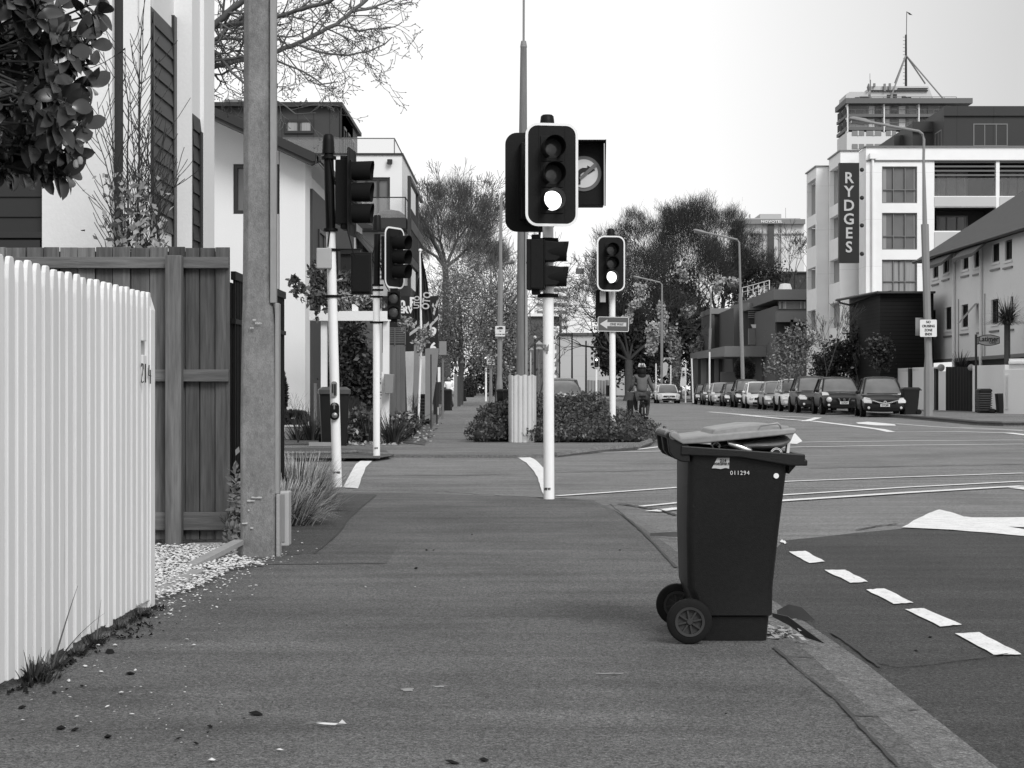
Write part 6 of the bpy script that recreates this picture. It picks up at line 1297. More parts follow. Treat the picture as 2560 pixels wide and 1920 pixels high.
street_lamp(1249, 80, [(1252, 560), (1253, 500), (1255, 490), (1260, 484), (1270, 480), (1285, 476)], 'slim street lamp left of the timber pole whose arm passes behind the big signal board', rb=.15, rt=.11, head=.6, arm=.07)
street_lamp(1227, 110, [(1227, 720), (1227, 676), (1230, 668), (1250, 661), (1268, 657)], 'farther slim lamp with a short arm reaching right, left of the timber pole', rb=.11, rt=.1, head=.5, arm=.07)
# low sleeve of the lamp with the white notice
def notice(px0, px1, py0, py1, d, lines, label, size, name='street_sign', back=None, m='signw'):
    b = MB(); b.prism([(a, c) for a, c in rrect(X(px0, d), X(px1, d), Z(py1, d), Z(py0, d), .04, 4)], d, d + .02); o = b.build(name, m, label=label, cat='sign')
    b = MB(); n = len(lines); H = Z(py0, d) - Z(py1, d)
    for i, s in enumerate(lines): b.text(s, size, ((X(px0, d) + X(px1, d)) / 2, d - .006, Z(py0, d) - H * (i + .62) / (n + .25)), th=.004, off=size * .03, sx=.82)
    b.build('sign_text', 'signt', o)
    if back: bb = MB(); bb.box(X(back[0], d), X(back[1], d), d + .45, d + .47, Z(back[3], d), Z(back[2], d)); bb.build('back_plate', 'poleg', o)
    return o
notice(2300, 2342, 799, 842, 62.1, ['NO', 'CRUISING', 'ZONE', 'ENDS'], 'white notice reading no cruising zone ends on the near right lamp', .125, back=(2296, 2336, 793, 838))
notice(1217, 1238, 886, 912, 109.6, ['NO', 'CRUISING', 'ZONE', '10PM-5AM', 'ENDS'], 'small white notice on the farther slim lamp by the left footpath', .115)
o = notice(1238, 1263, 815, 841, 79.7, ['', 'P 60', 'AT OTHER TIMES'], 'small white parking notice with black car symbol on the slim left lamp', .07)
b = MB(); d = 79.66; b.box(X(1243, d), X(1258, d), d - .006, d - .002, Z(821.5, d), Z(819, d)); b.prism([(X(1246, d), Z(819.5, d)), (X(1248, d), Z(817.5, d)), (X(1255, d), Z(817.5, d)), (X(1257, d), Z(819.5, d))], d - .006, d - .002); b.build('car_symbol', 'signt', o)
# timber pole with corrugated jacket
d = 33.9; t = thing('timber_pole', 'tall grey timber pole inside a corrugated iron jacket in the hedge', 'utility pole', (X(1305, d), d, .1))
b = MB(); b.tube([(X(1304, d), d, .1), (X(1306, d), d, Z(600, d)), (X(1309, d), d, Z(112, d))], [.115, .10, .062], 16); b.build('pole', 'polet', t, smooth=True)
b = MB(); b.tube([(X(1309, d), d, Z(114, d)), (X(1309.5, d), d, Z(-30, d))], .022, 8); b.lathe([(0, .0), (.07, 0), (.05, .12), (0, .12)], (X(1309, d), d, Z(118, d)), 12); b.build('top_rod', 'poleg', t, smooth=True)
b = MB(); b.box(X(1313, d), X(1319, d), d - .13, d - .03, .1, Z(330, d)); b.build('cable_strip', 'conduit', t)
b = MB(); b.text('21', .05, (X(1304, d), d - .13, Z(690, d)), th=.004); 
dj = 33.4; x0, x1 = X(1271, dj), X(1341, dj); n = 60; zb_, ztp = .08, Z(938, dj); vs = []; r_ = .27
def jx(i):
    u = i / n; xx = x0 + (x1 - x0) * u; k = abs(u - .5) * 2
    yy = dj + .16 * max(0, (k - .72) / .28) ** 1.5 - .030 * (abs(math.sin(math.pi * u * 6)) ** .6) + .03
    return xx, yy
lo_ = [(jx(i)[0], jx(i)[1], zb_ + (.012 * math.sin(i * .7))) for i in range(n + 1)]; hi = [(jx(i)[0], jx(i)[1], ztp + .012 * math.sin(i * .4)) for i in range(n + 1)]
bk_lo = [(p[0], dj + .5, p[2]) for p in lo_]; bk_hi = [(p[0], dj + .5, p[2]) for p in hi]
b = MB(); N = n + 1; b.add(lo_ + hi + bk_lo + bk_hi, [(i, i + 1, N + i + 1, N + i) for i in range(n)] + [(2 * N + i, 2 * N + i + 1, 3 * N + i + 1, 3 * N + i) for i in range(n)] + [(0, N, 3 * N, 2 * N), (n, N + n, 3 * N + n, 2 * N + n)]); b.build('corrugated_jacket', 'iron', t, smooth=True, ang=50)
# thin dark poles and lamp posts in the distance
for px, y0, y1, d, cross, lb in ((1430, 832, 985, 170, True, 'dark thin pole with cross arm in front of the pale warehouse'), (1465, 852, 985, 165, False, 'plain dark thin pole in front of the pale warehouse, right of the cross-arm pole'), (1399, 842, 950, 200, False, 'thin grey mast beside the narrow pale building')):
    b = MB(); b.tube([(X(px, d), d, .1), (X(px, d), d, Z(y0, d))], [.1, .07], 8)
    if cross: b.box(X(px - 32, d), X(px + 2, d), d - .03, d + .03, Z(y0 + 7, d), Z(y0 + 4, d))
    b.build('thin_pole', 'darkf', label=lb, cat='pole')
d = 130; t = thing('park_lamp', 'old style dark lamp post with globe left of the centre signal pole', 'street lamp', (X(1337.5, d), d, .1))
b = MB(); b.tube([(X(1337.5, d), d, .1), (X(1337.5, d), d, Z(848, d))], .07, 8); b.build('post', 'darkf', t)
b = MB(); b.ball((X(1337.5, d), d, Z(843, d)), .12); b.build('globe', 'white', t)
for px, py, s_ in ((1347, 857, 9), (1347, 869, 8), (1327, 871, 6)):
    d = 140; t = thing('umbrella', 'white cafe umbrella %s beside the centre signal pole' % ('top of the three' if py == 857 else 'lower right' if py == 869 else 'small, leftmost'), 'umbrella', (X(px, d), d, .1), 'white cafe umbrellas')
    b = MB(); b.lathe([(0, 0), (s_ * d / F * 1.2, -.28), (s_ * d / F * 1.2, -.34), (0, -.1)], (X(px, d), d, Z(py - 6, d)), 8); b.build('canopy', 'umb', t)
    b = MB(); b.tube([(X(px, d), d, .1), (X(px, d), d, Z(py, d))], .03, 6); b.build('stem', 'white', t)
# white posts and feather flags at right
for px, y0, y1, d, lb in ((1640, 909, 949, 140, 'short white post left of the lamp column'), (1677, 913, 958, 138, 'white post right behind the white sedan'), (1714, 910, 993, 128, 'white post carrying the pale feather flag'), (1729, 896, 972, 124, 'leaning white post at the end of the parked row'), (1774, 880, 958, 118, 'tall white post in front of the office building podium')):
    b = MB(); lean = 4 if px == 1729 else 0
    b.tube([(X(px + lean, d), d, .15), (X(px, d), d, Z(y0, d))], .055, 8); b.build('white_post', 'white', label=lb, cat='post')
def blade(px0, pts, d, m, label, txt=None):
    b = MB(); b.prism([(X(a, d), Z(c, d)) for a, c in pts], d, d + .02); o = b.build('feather_flag', m, label=label, cat='flag'); return o
o = blade(0, [(1705, 920), (1708, 917), (1713, 923), (1713, 965), (1701, 967), (1700, 960)], 127.8, 'signw', 'pale feather flag hanging from a white post, far right of the cyclist')
b = MB(); d = 127.7; b.box(X(1706, d), X(1711, d), d - .02, d - .01, Z(930, d), Z(927, d)); b.box(X(1706, d), X(1712, d), d - .02, d - .01, Z(940, d), Z(933, d)); b.build('flag_print', 'signt', o)
blade(0, [(1650, 942), (1654, 908), (1665, 905), (1671, 911), (1667, 937), (1656, 944)], 150, 'signy', 'grey-white flag drooping behind the thin lamp column')
d = 147; b = MB(); b.box(X(1658, d), X(1685, d), d - .5, d - .47, Z(898.5, d), Z(894.5, d)); o = b.build('street_name_sign', 'signy', label='narrow street name blade on the thin lamp column', cat='sign'); b = MB(); b.text('Latimer Sq', .15, (X(1671, d), d - .51, Z(896.5, d)), th=.004); b.build('sign_text', 'signt', o)
d = 60; b = MB()
# ---- right hand boundary wall, gate, sign
t = thing('boundary_wall', 'white rendered boundary wall with pierced top course along the right footpath', 'wall', (X(2300, 78), 78, .16))
def seg(px0, d0, px1, d1, y0t, y1t, m='whites', name='wall_panel', zb=.1, par=None, th=.2):
    a = (X(px0, d0), d0); c = (X(px1, d1), d1); u = Vector((c[0] - a[0], c[1] - a[1], 0)).normalized(); n_ = Vector((-u.y, u.x, 0)); n_ = n_ if n_.y > 0 else -n_
    b = MB(); z0_, z1_ = Z(y0t, d0), Z(y1t, d1); n_ = n_ * th
    b.add([(a[0], a[1], zb), (c[0], c[1], zb), (c[0], c[1], z1_), (a[0], a[1], z0_), (a[0] + n_.x, a[1] + n_.y, zb), (c[0] + n_.x, c[1] + n_.y, zb), (c[0] + n_.x, c[1] + n_.y, z1_), (a[0] + n_.x, a[1] + n_.y, z0_)], [(0, 1, 2, 3), (4, 7, 6, 5), (0, 4, 5, 1), (3, 2, 6, 7), (0, 3, 7, 4), (1, 5, 6, 2)])
    return b.build(name, m, par if par is not None else t, bevel=.01)
def dw(px): return 68 + (2560 - px) * (24 / 420.)
for (a, c, ya, yc) in ((2142, 2216, 927, 923), (2219, 2272, 922, 920), (2281, 2338, 919, 917)):
    o = seg(a, dw(a), c, dw(c), ya, yc)
    b = MB(); k = int((c - a) / 3.2)
    for i in range(k):
        px = a + 2 + i * 3.2; dd = dw(px) - .02; yt = ya + (yc - ya) * (px - a) / (c - a); b.box(X(px, dd), X(px + 1.3, dd), dd - .03, dd + .0, Z(yt + 9, dd), Z(yt + 3, dd))
    b.build('pierced_course', 'frameg', o)
for px in (2217.5, 2277, 2342):
    dd = dw(px); b = MB(); b.box(X(px - 3.5, dd), X(px + 3.5, dd), dd - .05, dd + .3, .1, Z(921, dd)); b.build('dark_pier', 'frame', t)
o = seg(2346, dw(2346), 2364, dw(2364), 928, 928, name='gate_pillar')
b = MB(); b.ball((X(2354, dw(2354)), dw(2354) + .1, Z(919, dw(2354))), .17, n=16); b.build('stone_ball', 'concl', o, smooth=True)
b = MB(); b.ball((X(2431, dw(2431)), dw(2431) + .2, Z(919, dw(2431))), .15, n=16); b.build('stone_ball', 'concl', o, smooth=True)
seg(2431, dw(2431), 2512, dw(2512), 914, 912); 
b = MB()
for i in range(22): px = 2437 + i * 3.0; dd = dw(px) - .03; b.box(X(px, dd), X(px + 1.5, dd), dd - .03, dd, Z(922, dd), Z(916, dd))
b.build('pierced_course', 'frameg', t)
seg(2509, 68.4, 2640, 66, 924, 920, name='near_panel'); seg(2522, 70, 2640, 68.5, 897, 895, name='raised_panel', th=.3); seg(2521, 69.9, 2640, 68.4, 903, 901, name='coping', zb=Z(909, 69), th=.4)
b = MB()
for i in range(28): px = 2512 + i * 1.9; dd = 68.2; b.box(X(px, dd), X(px + .5, dd), dd - .05, dd + .1, .35, Z(936, dd))
b.build('fluting', 'offw', t)
t2 = thing('gate', 'solid dark timber gate between a ball-topped pillar and the white wall', 'gate', (X(2397, 77), 77, .16))
a_, c_ = 2365, 2430
for i in range(9):
    p0 = a_ + (c_ - a_) * i / 9; p1 = a_ + (c_ - a_) * (i + 1) / 9 - .4; b = MB(); dd = dw(p0); b.box(X(p0, dd), X(p1, dd), dd, dd + .05, .1, Z(917, dd)); b.build('board', 'darkg', t2)
d = 73; t3 = thing('hanging_sign', 'oval clinic sign with serif lettering on a dark post above the white wall', 'sign', (X(2440, d), d, .16))
b = MB(); b.tube([(X(2440, d), d, .1), (X(2440, d), d, Z(836, d))], .05, 8); b.tube([(X(2440, d), d, Z(843, d)), (X(2446, d), d, Z(843, d))], .025, 6); b.tube([(X(2440, d), d, Z(860, d)), (X(2446, d), d, Z(860, d))], .025, 6); b.build('post', 'darkf', t3)
def oval(px0, px1, yc, hh, bul, k=0):
    p = []
    for i in range(13): u = i / 12; p.append((X(px0 + (px1 - px0) * u, d), Z(yc - hh - bul * math.sin(math.pi * u), d)))
    for i in range(13): u = 1 - i / 12; p.append((X(px0 + (px1 - px0) * u, d), Z(yc + hh + bul * math.sin(math.pi * u), d)))
    return p
b = MB(); b.prism(oval(2444, 2499, 850.5, 8.2, 6), d - .03, d + .03); bd = b.build('sign_frame', 'frame', t3)
b = MB(); b.prism(oval(2446, 2497, 850.5, 6.8, 5.6), d - .045, d - .031); b.build('sign_face', 'signy', bd)
b = MB(); b.text('Latimer', .30, (X(2471, d), d - .05, Z(848, d)), th=.006, off=.006, sx=.9); b.text('Clinic', .15, (X(2481, d), d - .05, Z(856.5, d)), th=.006, off=.001, sx=.9); b.build('sign_text', 'signt', bd)
# bins: plain wheelie bins and slatted ones
def small_bin(px, d, wd, h, label, z0, m='binb', ribs=False, rz=0, lidm=None):
    t = thing('wheelie_bin', label, 'bin', (0, 0, 0)); w2 = wd / 2
    b = MB(); b.quadg([[(a, c, 0) for a, c in rrect(-w2 * .84, w2 * .84, -.27, .22, .04, 3)], [(a, c, h * .88) for a, c in rrect(-w2, w2, -.33, .3, .04, 3)]]); b.build('body', m, t, smooth=True, ang=50)
    b = MB(); b.quadg([[(a, c, h * .88) for a, c in rrect(-w2 * 1.08, w2 * 1.08, -.37, .34, .05, 3)], [(a, c, h * .95) for a, c in rrect(-w2 * 1.08, w2 * 1.08, -.37, .34, .05, 3)], [(a, c, h) for a, c in rrect(-w2 * .8, w2 * .8, -.3, .28, .05, 3)]]); b.tube([(-w2, .36, h * .9), (w2, .36, h * .9)], .025, 6); b.build('lid', lidm or m, t, smooth=True, ang=50)
    if ribs:
        b = MB()
        for k in range(8): z = h * (.1 + .095 * k); b.box(-w2 * 1.04, w2 * 1.04, -.352, .28, z, z + h * .05)
        b.build('rib', mat('rib_plastic', .035, .5, .4), t, bevel=.01)
    else:
        for s in (-1, 1): b = MB(); b.lathe([(0, -.03), (.10, -.03), (.1, .03), (0, .03)], (s * (w2 * .9), .27, .10), 16, 'x'); b.build('wheel', 'rubber', t)
    t.location = (X(px, d), d, z0); t.rotation_euler = (0, 0, R(rz)); return t
small_bin(835, 31.6, .54, 1.07, 'tall dark wheelie bin behind the leaning signal pole on the far left corner', gz(31), rz=8, lidm=mat('bin_lid_grey', .05, .4, .5))
small_bin(1058, 50, .46, .93, 'dark slatted garden bin at the foot of the grey leaning boards', gz(50), ribs=True)
small_bin(1116, 84, .5, 1.05, 'dark wheelie bin far up the left footpath near the white-topped person', gz(84))
small_bin(1158, 150, .55, 1.05, 'small dark bin below the distant left signal', gz(150))
small_bin(1275, 76, .6, 1.05, 'dark wheelie bin left of the corrugated jacket beyond the hedge', gz(76)); small_bin(1257, 77, .55, 1.05, 'dark wheelie bin with pale bottle behind the slim lamp and hedge', gz(76))
small_bin(2276, 66.5, .58, 1.05, 'dark wheelie bin beside the nose of the nearest parked car', .16, rz=-90)
small_bin(2459, 70.3, .5, 1.0, 'dark slatted garden bin against the white wall near the right edge', .16, ribs=True)
b = MB(); d = 70; b.prism([(X(2489, d), Z(984, d)), (X(2504, d), Z(983, d)), (X(2506, d), .17), (X(2493, d), .17)], d - .25, d + .15); b.build('rubbish_tub', 'binb', bevel=.02, label='narrow dark tub leaning by the white wall right of the slatted bin', cat='tub')
b = MB(); b.ball((X(2480, d), d, .24), .16, 1.2, 1, .7); b.ball((X(2528, d), d, .3), .12, .8, 1, 1.2); b.build('rubbish_sack', 'binb', label='small dark sack on the footpath between the two containers by the white wall', cat='sack')
# palm by the clinic
# ================================================================ FAR LEFT CORNER: frame, fences, signs, planting boxes
d = 34; t = thing('gateway', 'white timber gate frame with crossbeam behind the left signal poles', 'gateway', (X(870, d), d, .1))
b = MB(); b.box(X(776, d), X(970, d), d - .06, d + .06, Z(802, d), Z(778, d)); b.box(X(774, d), X(792, d), d - .08, d + .08, Z(801, d), Z(777, d)); b.build('crossbeam', 'whites', t)
for (a, c, y0_) in ((801, 816, 762), (956, 972, 800), (879, 894, 760)):
    b = MB(); z0_ = .1 if a != 879 else Z(777, d); b.prism([(X(a, d), z0_), (X(c, d), z0_), (X(c, d), Z(y0_ + 8, d)), (X(a + 6, d), Z(y0_, d)), (X(a, d), Z(y0_, d))] if a != 956 else [(X(a, d), z0_), (X(c, d), z0_), (X(c, d), Z(y0_, d)), (X(a, d), Z(y0_, d))], d + .07, d + .21); b.build('post', 'whites', t)
b = MB(); b.box(X(952, 33.8), X(984, 33.8), 33.7, 33.75, Z(803, 33.8), Z(800, 33.8)); b.build('cap_board', 'white', t)
d = 33.3; t = thing('letter_box', 'pale grey letter box on a white post behind the middle left signal pole', 'letter box', (X(965, d), d, .1))
b = MB(); b.prism([(X(965, d), Z(984, d)), (X(984, d), Z(984, d)), (X(987, d), Z(936, d)), (X(963, d), Z(935, d))], d - .3, d); b.build('box', 'copper', t, bevel=.01)
b = MB(); b.box(X(954, d), X(972, d), d + .02, d + .12, .1, Z(930, d)); b.build('post', 'whites', t)
d = 37.5; t = thing('paling_fence', 'brown paling fence with lattice top right of the middle left signal pole', 'fence', (X(992, d), d, .1))
for k in range(4):
    b = MB(); a = 968 + k * 11.4; b.box(X(a, d), X(a + 11, d), d, d + .03, .1, Z(862, d)); b.build('paling', mat('fence_grey_brown', .13, .8, .2, (3, .35, 8), st=(4, 4, .4)), t)
b = MB()
for k in range(9): b.box(X(960, d), X(1014, d), d - .01, d + .02, Z(858 - k * 4.6, d), Z(855.6 - k * 4.6, d))
for px in (960, 986, 1012): b.box(X(px, d), X(px + 2.5, d), d - .03, d - .012, Z(862, d), Z(819, d))
b.build('lattice', mat('fence_grey_brown', .13), t)
t = thing('sheet_fence', 'row of leaning pale boards in front of the dark service sign', 'fence', (X(1050, 42), 42, .1))
for (pts, d, v) in (([(1013, 879), (1035, 878), (1033, 960), (1027, 1072), (1019, 1068)], 42, 'iron'), ([(1035, 862), (1048, 855), (1046, 1010), (1037, 1020), (1033, 980)], 43.5, 'copper'), ([(1047, 890), (1063, 890), (1063, 985), (1049, 985)], 46, 'iron'), ([(1063, 872), (1074, 870), (1073, 1045), (1062, 1050)], 47, 'copper'), ([(1073, 871), (1083, 870), (1079, 1045), (1073, 1050)], 48, 'poleg'), ([(1083, 870), (1097, 871), (1090, 950), (1076, 1040), (1074, 1040)], 49, 'copper')):
    b = MB(); b.prism([(X(a, d), max(Z(c, d), .1)) for a, c in pts], d, d + .04); b.build('board', v, t)
b = MB(); d = 42.6; b.box(X(1011, d), X(1014, d), d, d + .1, .1, Z(865, d)); b.box(X(1063, d) - .03, X(1063, d), d + 3, d + 3.1, .1, Z(880, d)); b.build('batten', 'darkf', t)
# service sign
d = 50; b = MB(); b.box(X(955, d), X(1095, d), d, d + .12, Z(882, d), Z(740, d)); o = b.build('service_sign', 'signt', label='big black service sign with white letters and checkers behind the flag', cat='sign')
def FX_(px): return X(px, d)
b = MB(); b.text('n P', .40, (FX_(1019), d - .01, Z(757, d)), th=.01, off=.014, sx=1.0); b.text('SERV', .27, (FX_(1010), d - .01, Z(775, d)), th=.01, off=.014, sx=.9); b.text('9', .36, (FX_(1083), d - .01, Z(831, d)), th=.01, off=.016); b.text('6', .36, (FX_(1083), d - .01, Z(869, d)), th=.01, off=.016)
b.build('sign_text', 'white', o)
b = MB(); s = .115
for (cx_, cy_) in ((1083, 764), (1091, 764), (1087, 774), (1094.0, 756), (1085, 783)): 
    b.prism([(FX_(cx_ - 3.4), Z(cy_, d)), (FX_(cx_ - .5), Z(cy_ - 7, d)), (FX_(min(cx_ + 3.2, 1094.8)), Z(cy_ - 1, d)), (FX_(min(cx_ + .4, 1094.8)), Z(cy_ + 6, d))], d - .012, d - .004)
for (x0_, y0_, x1_, y1_) in ((1074, 820, 1095, 798), (1056, 828, 1072, 812), (1024, 840, 1050, 822), (1030, 822, 1042, 810)):
    b.prism([(FX_(x0_), Z(y0_, d)), (FX_(x1_), Z(y1_, d)), (FX_(x1_), Z(y1_ - 9, d)), (FX_(x0_), Z(y0_ - 8, d))], d - .012, d - .004)
b.build('checker_stripe', 'signy', o)
b = MB(); b.box(FX_(960), FX_(964), d + .05, d + .11, .1, Z(882, d)); b.box(FX_(1090), FX_(1094), d + .05, d + .11, .1, Z(882, d)); b.build('leg', 'darkf', o)
# flag
d = 41.5; t = thing('banner_flag', 'dark drooping flag with white lettering on a white flagpole', 'flag', (X(1052, d), d, .1))
b = MB(); b.tube([(X(1045, d), d, .1), (X(1053, d), d, Z(860, d)), (X(1050.5, d), d, Z(630, d))], [.03, .03, .026], 10); b.ball((X(1050.5, d), d, Z(626, d)), .045); b.build('flagpole', 'white', t, smooth=True)
def cloth(pts_l, pts_r, n=8, seed=1, name='cloth', m='flagd'):
    r = random.Random(seed); b = MB(); L = []
    for (a, c) in zip(pts_l, pts_r):
        L.append([(X(a[0] + (c[0] - a[0]) * i / n, d), d + .05 * math.sin(i * 2.1 + a[1] * .02) , Z(a[1] + (c[1] - a[1]) * i / n, d)) for i in range(n + 1)])
    b.quadg(L, close=False, caps=False); return b.build(name, m, t, smooth=True, ang=80)
f1 = cloth([(1052, 632), (1053, 690), (1054, 740), (1055, 800)], [(1054, 634), (1068, 700), (1077, 760), (1086, 803)])
f2 = cloth([(1044, 700), (1030, 770), (1033, 795)], [(1050, 690), (1049, 760), (1049, 803)], 6, 2)
b = MB(); b.text('OTO', .25, (X(1067, d), d - .07, Z(752, d)), ux=(.12, 0, 1), uy=(-1, 0, .12), th=.006, off=.008, sx=.75); b.text('UTO', .19, (X(1043, d), d - .07, Z(756, d)), ux=(.05, 0, 1), uy=(-1, 0, 0), th=.006, off=.006, sx=.75); b.build('flag_text', 'signy', f1)
# concrete block planter
d = 35.5; t = thing('planter_wall', 'low grey block planter with pale cap below the gabled white house', 'planter', (X(740, d), d, .1))
for k in range(2): b = MB(); b.box(X(712 + k * 26.5, d), X(738 + k * 26.5, d), d, d + .4, .1, Z(1067, d)); b.build('block', 'concl', t)
b = MB(); b.box(X(710, d), X(772, d), d - .02, d + .42, Z(1067, d), Z(1063, d)); b.build('cap', 'whites', t)
b = MB(); b.box(X(804, 33), X(871, 33), 31.0, 31.1, .1, .17); b.build('kerb_block', 'concl', label='short pale concrete edging under the dark bin on the far corner', cat='edging')
for px, y0_, d_, m_ in ((788, 958, 36, 'copper'), (868, 955, 36, 'woodl')):
    b = MB(); b.box(X(px - 3.5, d_), X(px + 3.5, d_), d_, d_ + .08, .1, Z(y0_, d_)); b.build('garden_stake', m_, label='grey garden stake %s of the dark bin on the far corner' % ('left' if px < 800 else 'right'), cat='stake')
# things up the left footpath
for px, y0_, y1_, d_, m_, lb, wpx in ((1095, 918, 955, 72, 'white', 'white panel upper half seen past the grey leaning boards', 11), (1090, 955, 1040, 70, 'signt', 'black narrow bollard box at the end of the leaning boards', 13), (1139, 935, 1012, 95, 'brickw', 'grey timber fence post run beside the walking person', 8), (1146, 940, 1005, 104, 'darkr', 'dark gateway board beyond the walking person', 10)):
    b = MB(); b.box(X(px - wpx / 2, d_), X(px + wpx / 2, d_), d_, d_ + .3, Z(y1_, d_) if y1_ < 1000 else .1, Z(y0_, d_)); b.build('fence_panel', m_, label=lb, cat='panel', bevel=.01)
b = MB(); b.box(X(1093, 69.5), X(1096, 69.5), 69.5, 69.55, .1, Z(1018, 69.5)); b.build('marker_post', 'white', label='short white marker in front of the black narrow box', cat='post')
b = MB(); b.box(X(1098, 60), X(1116, 60), 60, 60.1, Z(887, 60), Z(853, 60)); b.build('notice_board', 'copper', label='plain grey board above the leaning boards at the right of the black sign', cat='board'); b = MB()
b = MB(); b.tube([(X(1107, 60.2), 60.2, .1), (X(1107, 60.2), 60.2, Z(860, 60.2))], .04, 6); b.build('board_post', 'frameg', label='post carrying the plain grey board', cat='post')
# ================================================================ PLANTS
def np_mesh(name, V, Fq, m, parent=None, label=None, cat=None, group=None, kind=None):
    V = np.asarray(V, dtype=np.float64).reshape(-1, 3); Fq = np.asarray(Fq, dtype=np.int32)
    off = np.array(root_loc(parent)) if parent is not None else np.array([(V[:, 0].min() + V[:, 0].max()) / 2, (V[:, 1].min() + V[:, 1].max()) / 2, V[:, 2].min()])
    me = bpy.data.meshes.new(name); k = Fq.shape[1]; me.vertices.add(len(V)); me.vertices.foreach_set('co', (V - off).astype(np.float32).ravel())
    me.loops.add(Fq.size); me.loops.foreach_set('vertex_index', Fq.ravel()); me.polygons.add(len(Fq))
    me.polygons.foreach_set('loop_start', np.arange(0, Fq.size, k, dtype=np.int32)); me.update(calc_edges=True); me.materials.append(M[m] if isinstance(m, str) else m)
    o = bpy.data.objects.new(name, me); COL.objects.link(o)
    if parent is None: o.location = off
    else: o.parent = parent
    return dat(o, label, cat, group, kind)
def leaves_np(C_, size, rs, asp=.5, up=.0):
    """flat leaf quads (rhombus) at points C_, random directions"""
    n = len(C_); a = rs.normal(size=(n, 3)); a[:, 2] += up; a /= np.linalg.norm(a, axis=1)[:, None]
    c = rs.normal(size=(n, 3)); c -= a * (a * c).sum(1)[:, None]; c /= np.linalg.norm(c, axis=1)[:, None]
    s = (size * rs.uniform(.6, 1.4, n))[:, None]
    nn = np.cross(a, c)
    V = np.stack([C_ - a * s, C_ + c * s * asp + nn * s * .15, C_ + a * s, C_ - c * s * asp + nn * s * .15], 1).reshape(-1, 3)
    Fq = np.arange(4 * n).reshape(n, 4); return V, Fq
class TB:                                             # fast tube buffer, 3-sided
    def __init__(s): s.A = []; s.B = []; s.ra = []; s.rb = []
    def seg(s, a, c, ra, rb): s.A.append(a); s.B.append(c); s.ra.append(ra); s.rb.append(rb)
    def mesh(s, name, m, parent=None, sides=3, **kw):
        A = np.array(s.A); B = np.array(s.B); ra = np.array(s.ra)[:, None]; rb = np.array(s.rb)[:, None]
        d = B - A; L = np.linalg.norm(d, axis=1)[:, None]; d = d / np.maximum(L, 1e-9); B = B + d * ra * .3
        r = np.tile([0.31, 0.95, 0.05], (len(A), 1)); r[np.abs(d[:, 1]) > .8] = (1, 0, .1)
        u = np.cross(d, r); u /= np.linalg.norm(u, axis=1)[:, None]; v = np.cross(d, u); n = len(A); V = []
        for (P_, rr) in ((A, ra), (B, rb)):
            for j in range(sides): t = 2 * math.pi * j / sides; V.append(P_ + (u * math.cos(t) + v * math.sin(t)) * rr)
        V = np.stack(V, 1).reshape(-1, 3); base = (np.arange(n) * 2 * sides)[:, None, None]
        q = np.array([[j, (j + 1) % sides, sides + (j + 1) % sides, sides + j] for j in range(sides)])[None]
        Fq = (base + q).reshape(-1, 4); return np_mesh(name, V, Fq, m, parent, **kw)
def rv(r, s=1): return Vector((r.gauss(0, s), r.gauss(0, s), r.gauss(0, s)))
def grow(tb, p, d, L, rad, lvl, mx, r, spread=.5, ratio=.78, nb=(2, 3), up=.08, segs=2, tips=None, bend=.12, rr=.66, clip=None):
    q = Vector(p); dd = Vector(d).normalized(); r0 = rad
    for i in range(segs):
        nd = (dd + rv(r, bend) + Vector((0, 0, up))).normalized(); n_ = q + nd * L / segs; r1 = rad * (1 - (1 - rr) * (i + 1) / segs * .8)
        tb.seg(tuple(q), tuple(n_), r0, r1); q = n_; dd = nd; r0 = r1
        if tips is not None and lvl >= mx - 1: tips.append(tuple(q))
    if lvl >= mx: return
    k = r.randint(*nb)
    for j in range(k):
        ax = dd.orthogonal().normalized(); ax = Matrix.Rotation(j * 2 * math.pi / k + r.uniform(-.6, .6), 3, dd) @ ax
        nd = (dd + ax * spread * r.uniform(.6, 1.25)).normalized()
        grow(tb, q, nd, L * ratio * r.uniform(.75, 1.15), r0 * (rr if k > 1 else .8), lvl + 1, mx, r, spread, ratio, nb, up, segs, tips, bend, rr)
# ---------------------------------------------------------------- big bare tree in the middle distance
rs = np.random.RandomState(3)
def bare_tree(label, px, d, base_py, fork_py, limbs, L, rad, mx, seed, spread=.5, ratio=.78, up=.08, group=None, leaf=None, twm='twig', nb=(2, 3), lean=(0, 0), rr=.64, bend=.12, minr=.0):
    r = random.Random(seed); t = thing('tree', label, 'tree', (X(px, d), d, gz(d)), group)
    zb_ = gz(d); zf = Z(fork_py, d); x = X(px, d); tb = TB(); tips = []
    b = MB(); b.tube([(x, d, zb_ - .1), (x + .05, d, zb_ + .5), (x + lean[0] * .5, d, (zb_ + zf) / 2), (x + lean[0], d, zf)], [rad * 1.5, rad * 1.1, rad, rad * .9], 12); b.build('trunk', 'bark', t, smooth=True)
    for (dx, dy, dz, k) in limbs: grow(tb, (x + lean[0], d, zf - .05), (dx, dy, dz), L * k, rad * .6 * k ** .5, 1, mx, r, spread, ratio, nb, up, 2, tips, bend, rr)
    tb.ra = [max(a, minr) for a in tb.ra]; tb.rb = [max(a, minr) for a in tb.rb]
    tb.mesh('crown', twm, t)
    return t, np.array(tips)
t1, tips1 = bare_tree('big bare elm with fanning limbs left of the slim street lamps', 1114, 140, 985, 668, [(-.75, .1, 1, 1), (-.35, -.3, 1, 1.05), (.0, .3, 1.1, 1.05), (.42, -.2, 1, 1.05), (.85, .1, .9, 1.0), (-.15, -.1, 1.2, 1)], 2.35, .27, 7, 5, spread=.5, ratio=.77, up=.06, minr=.018)
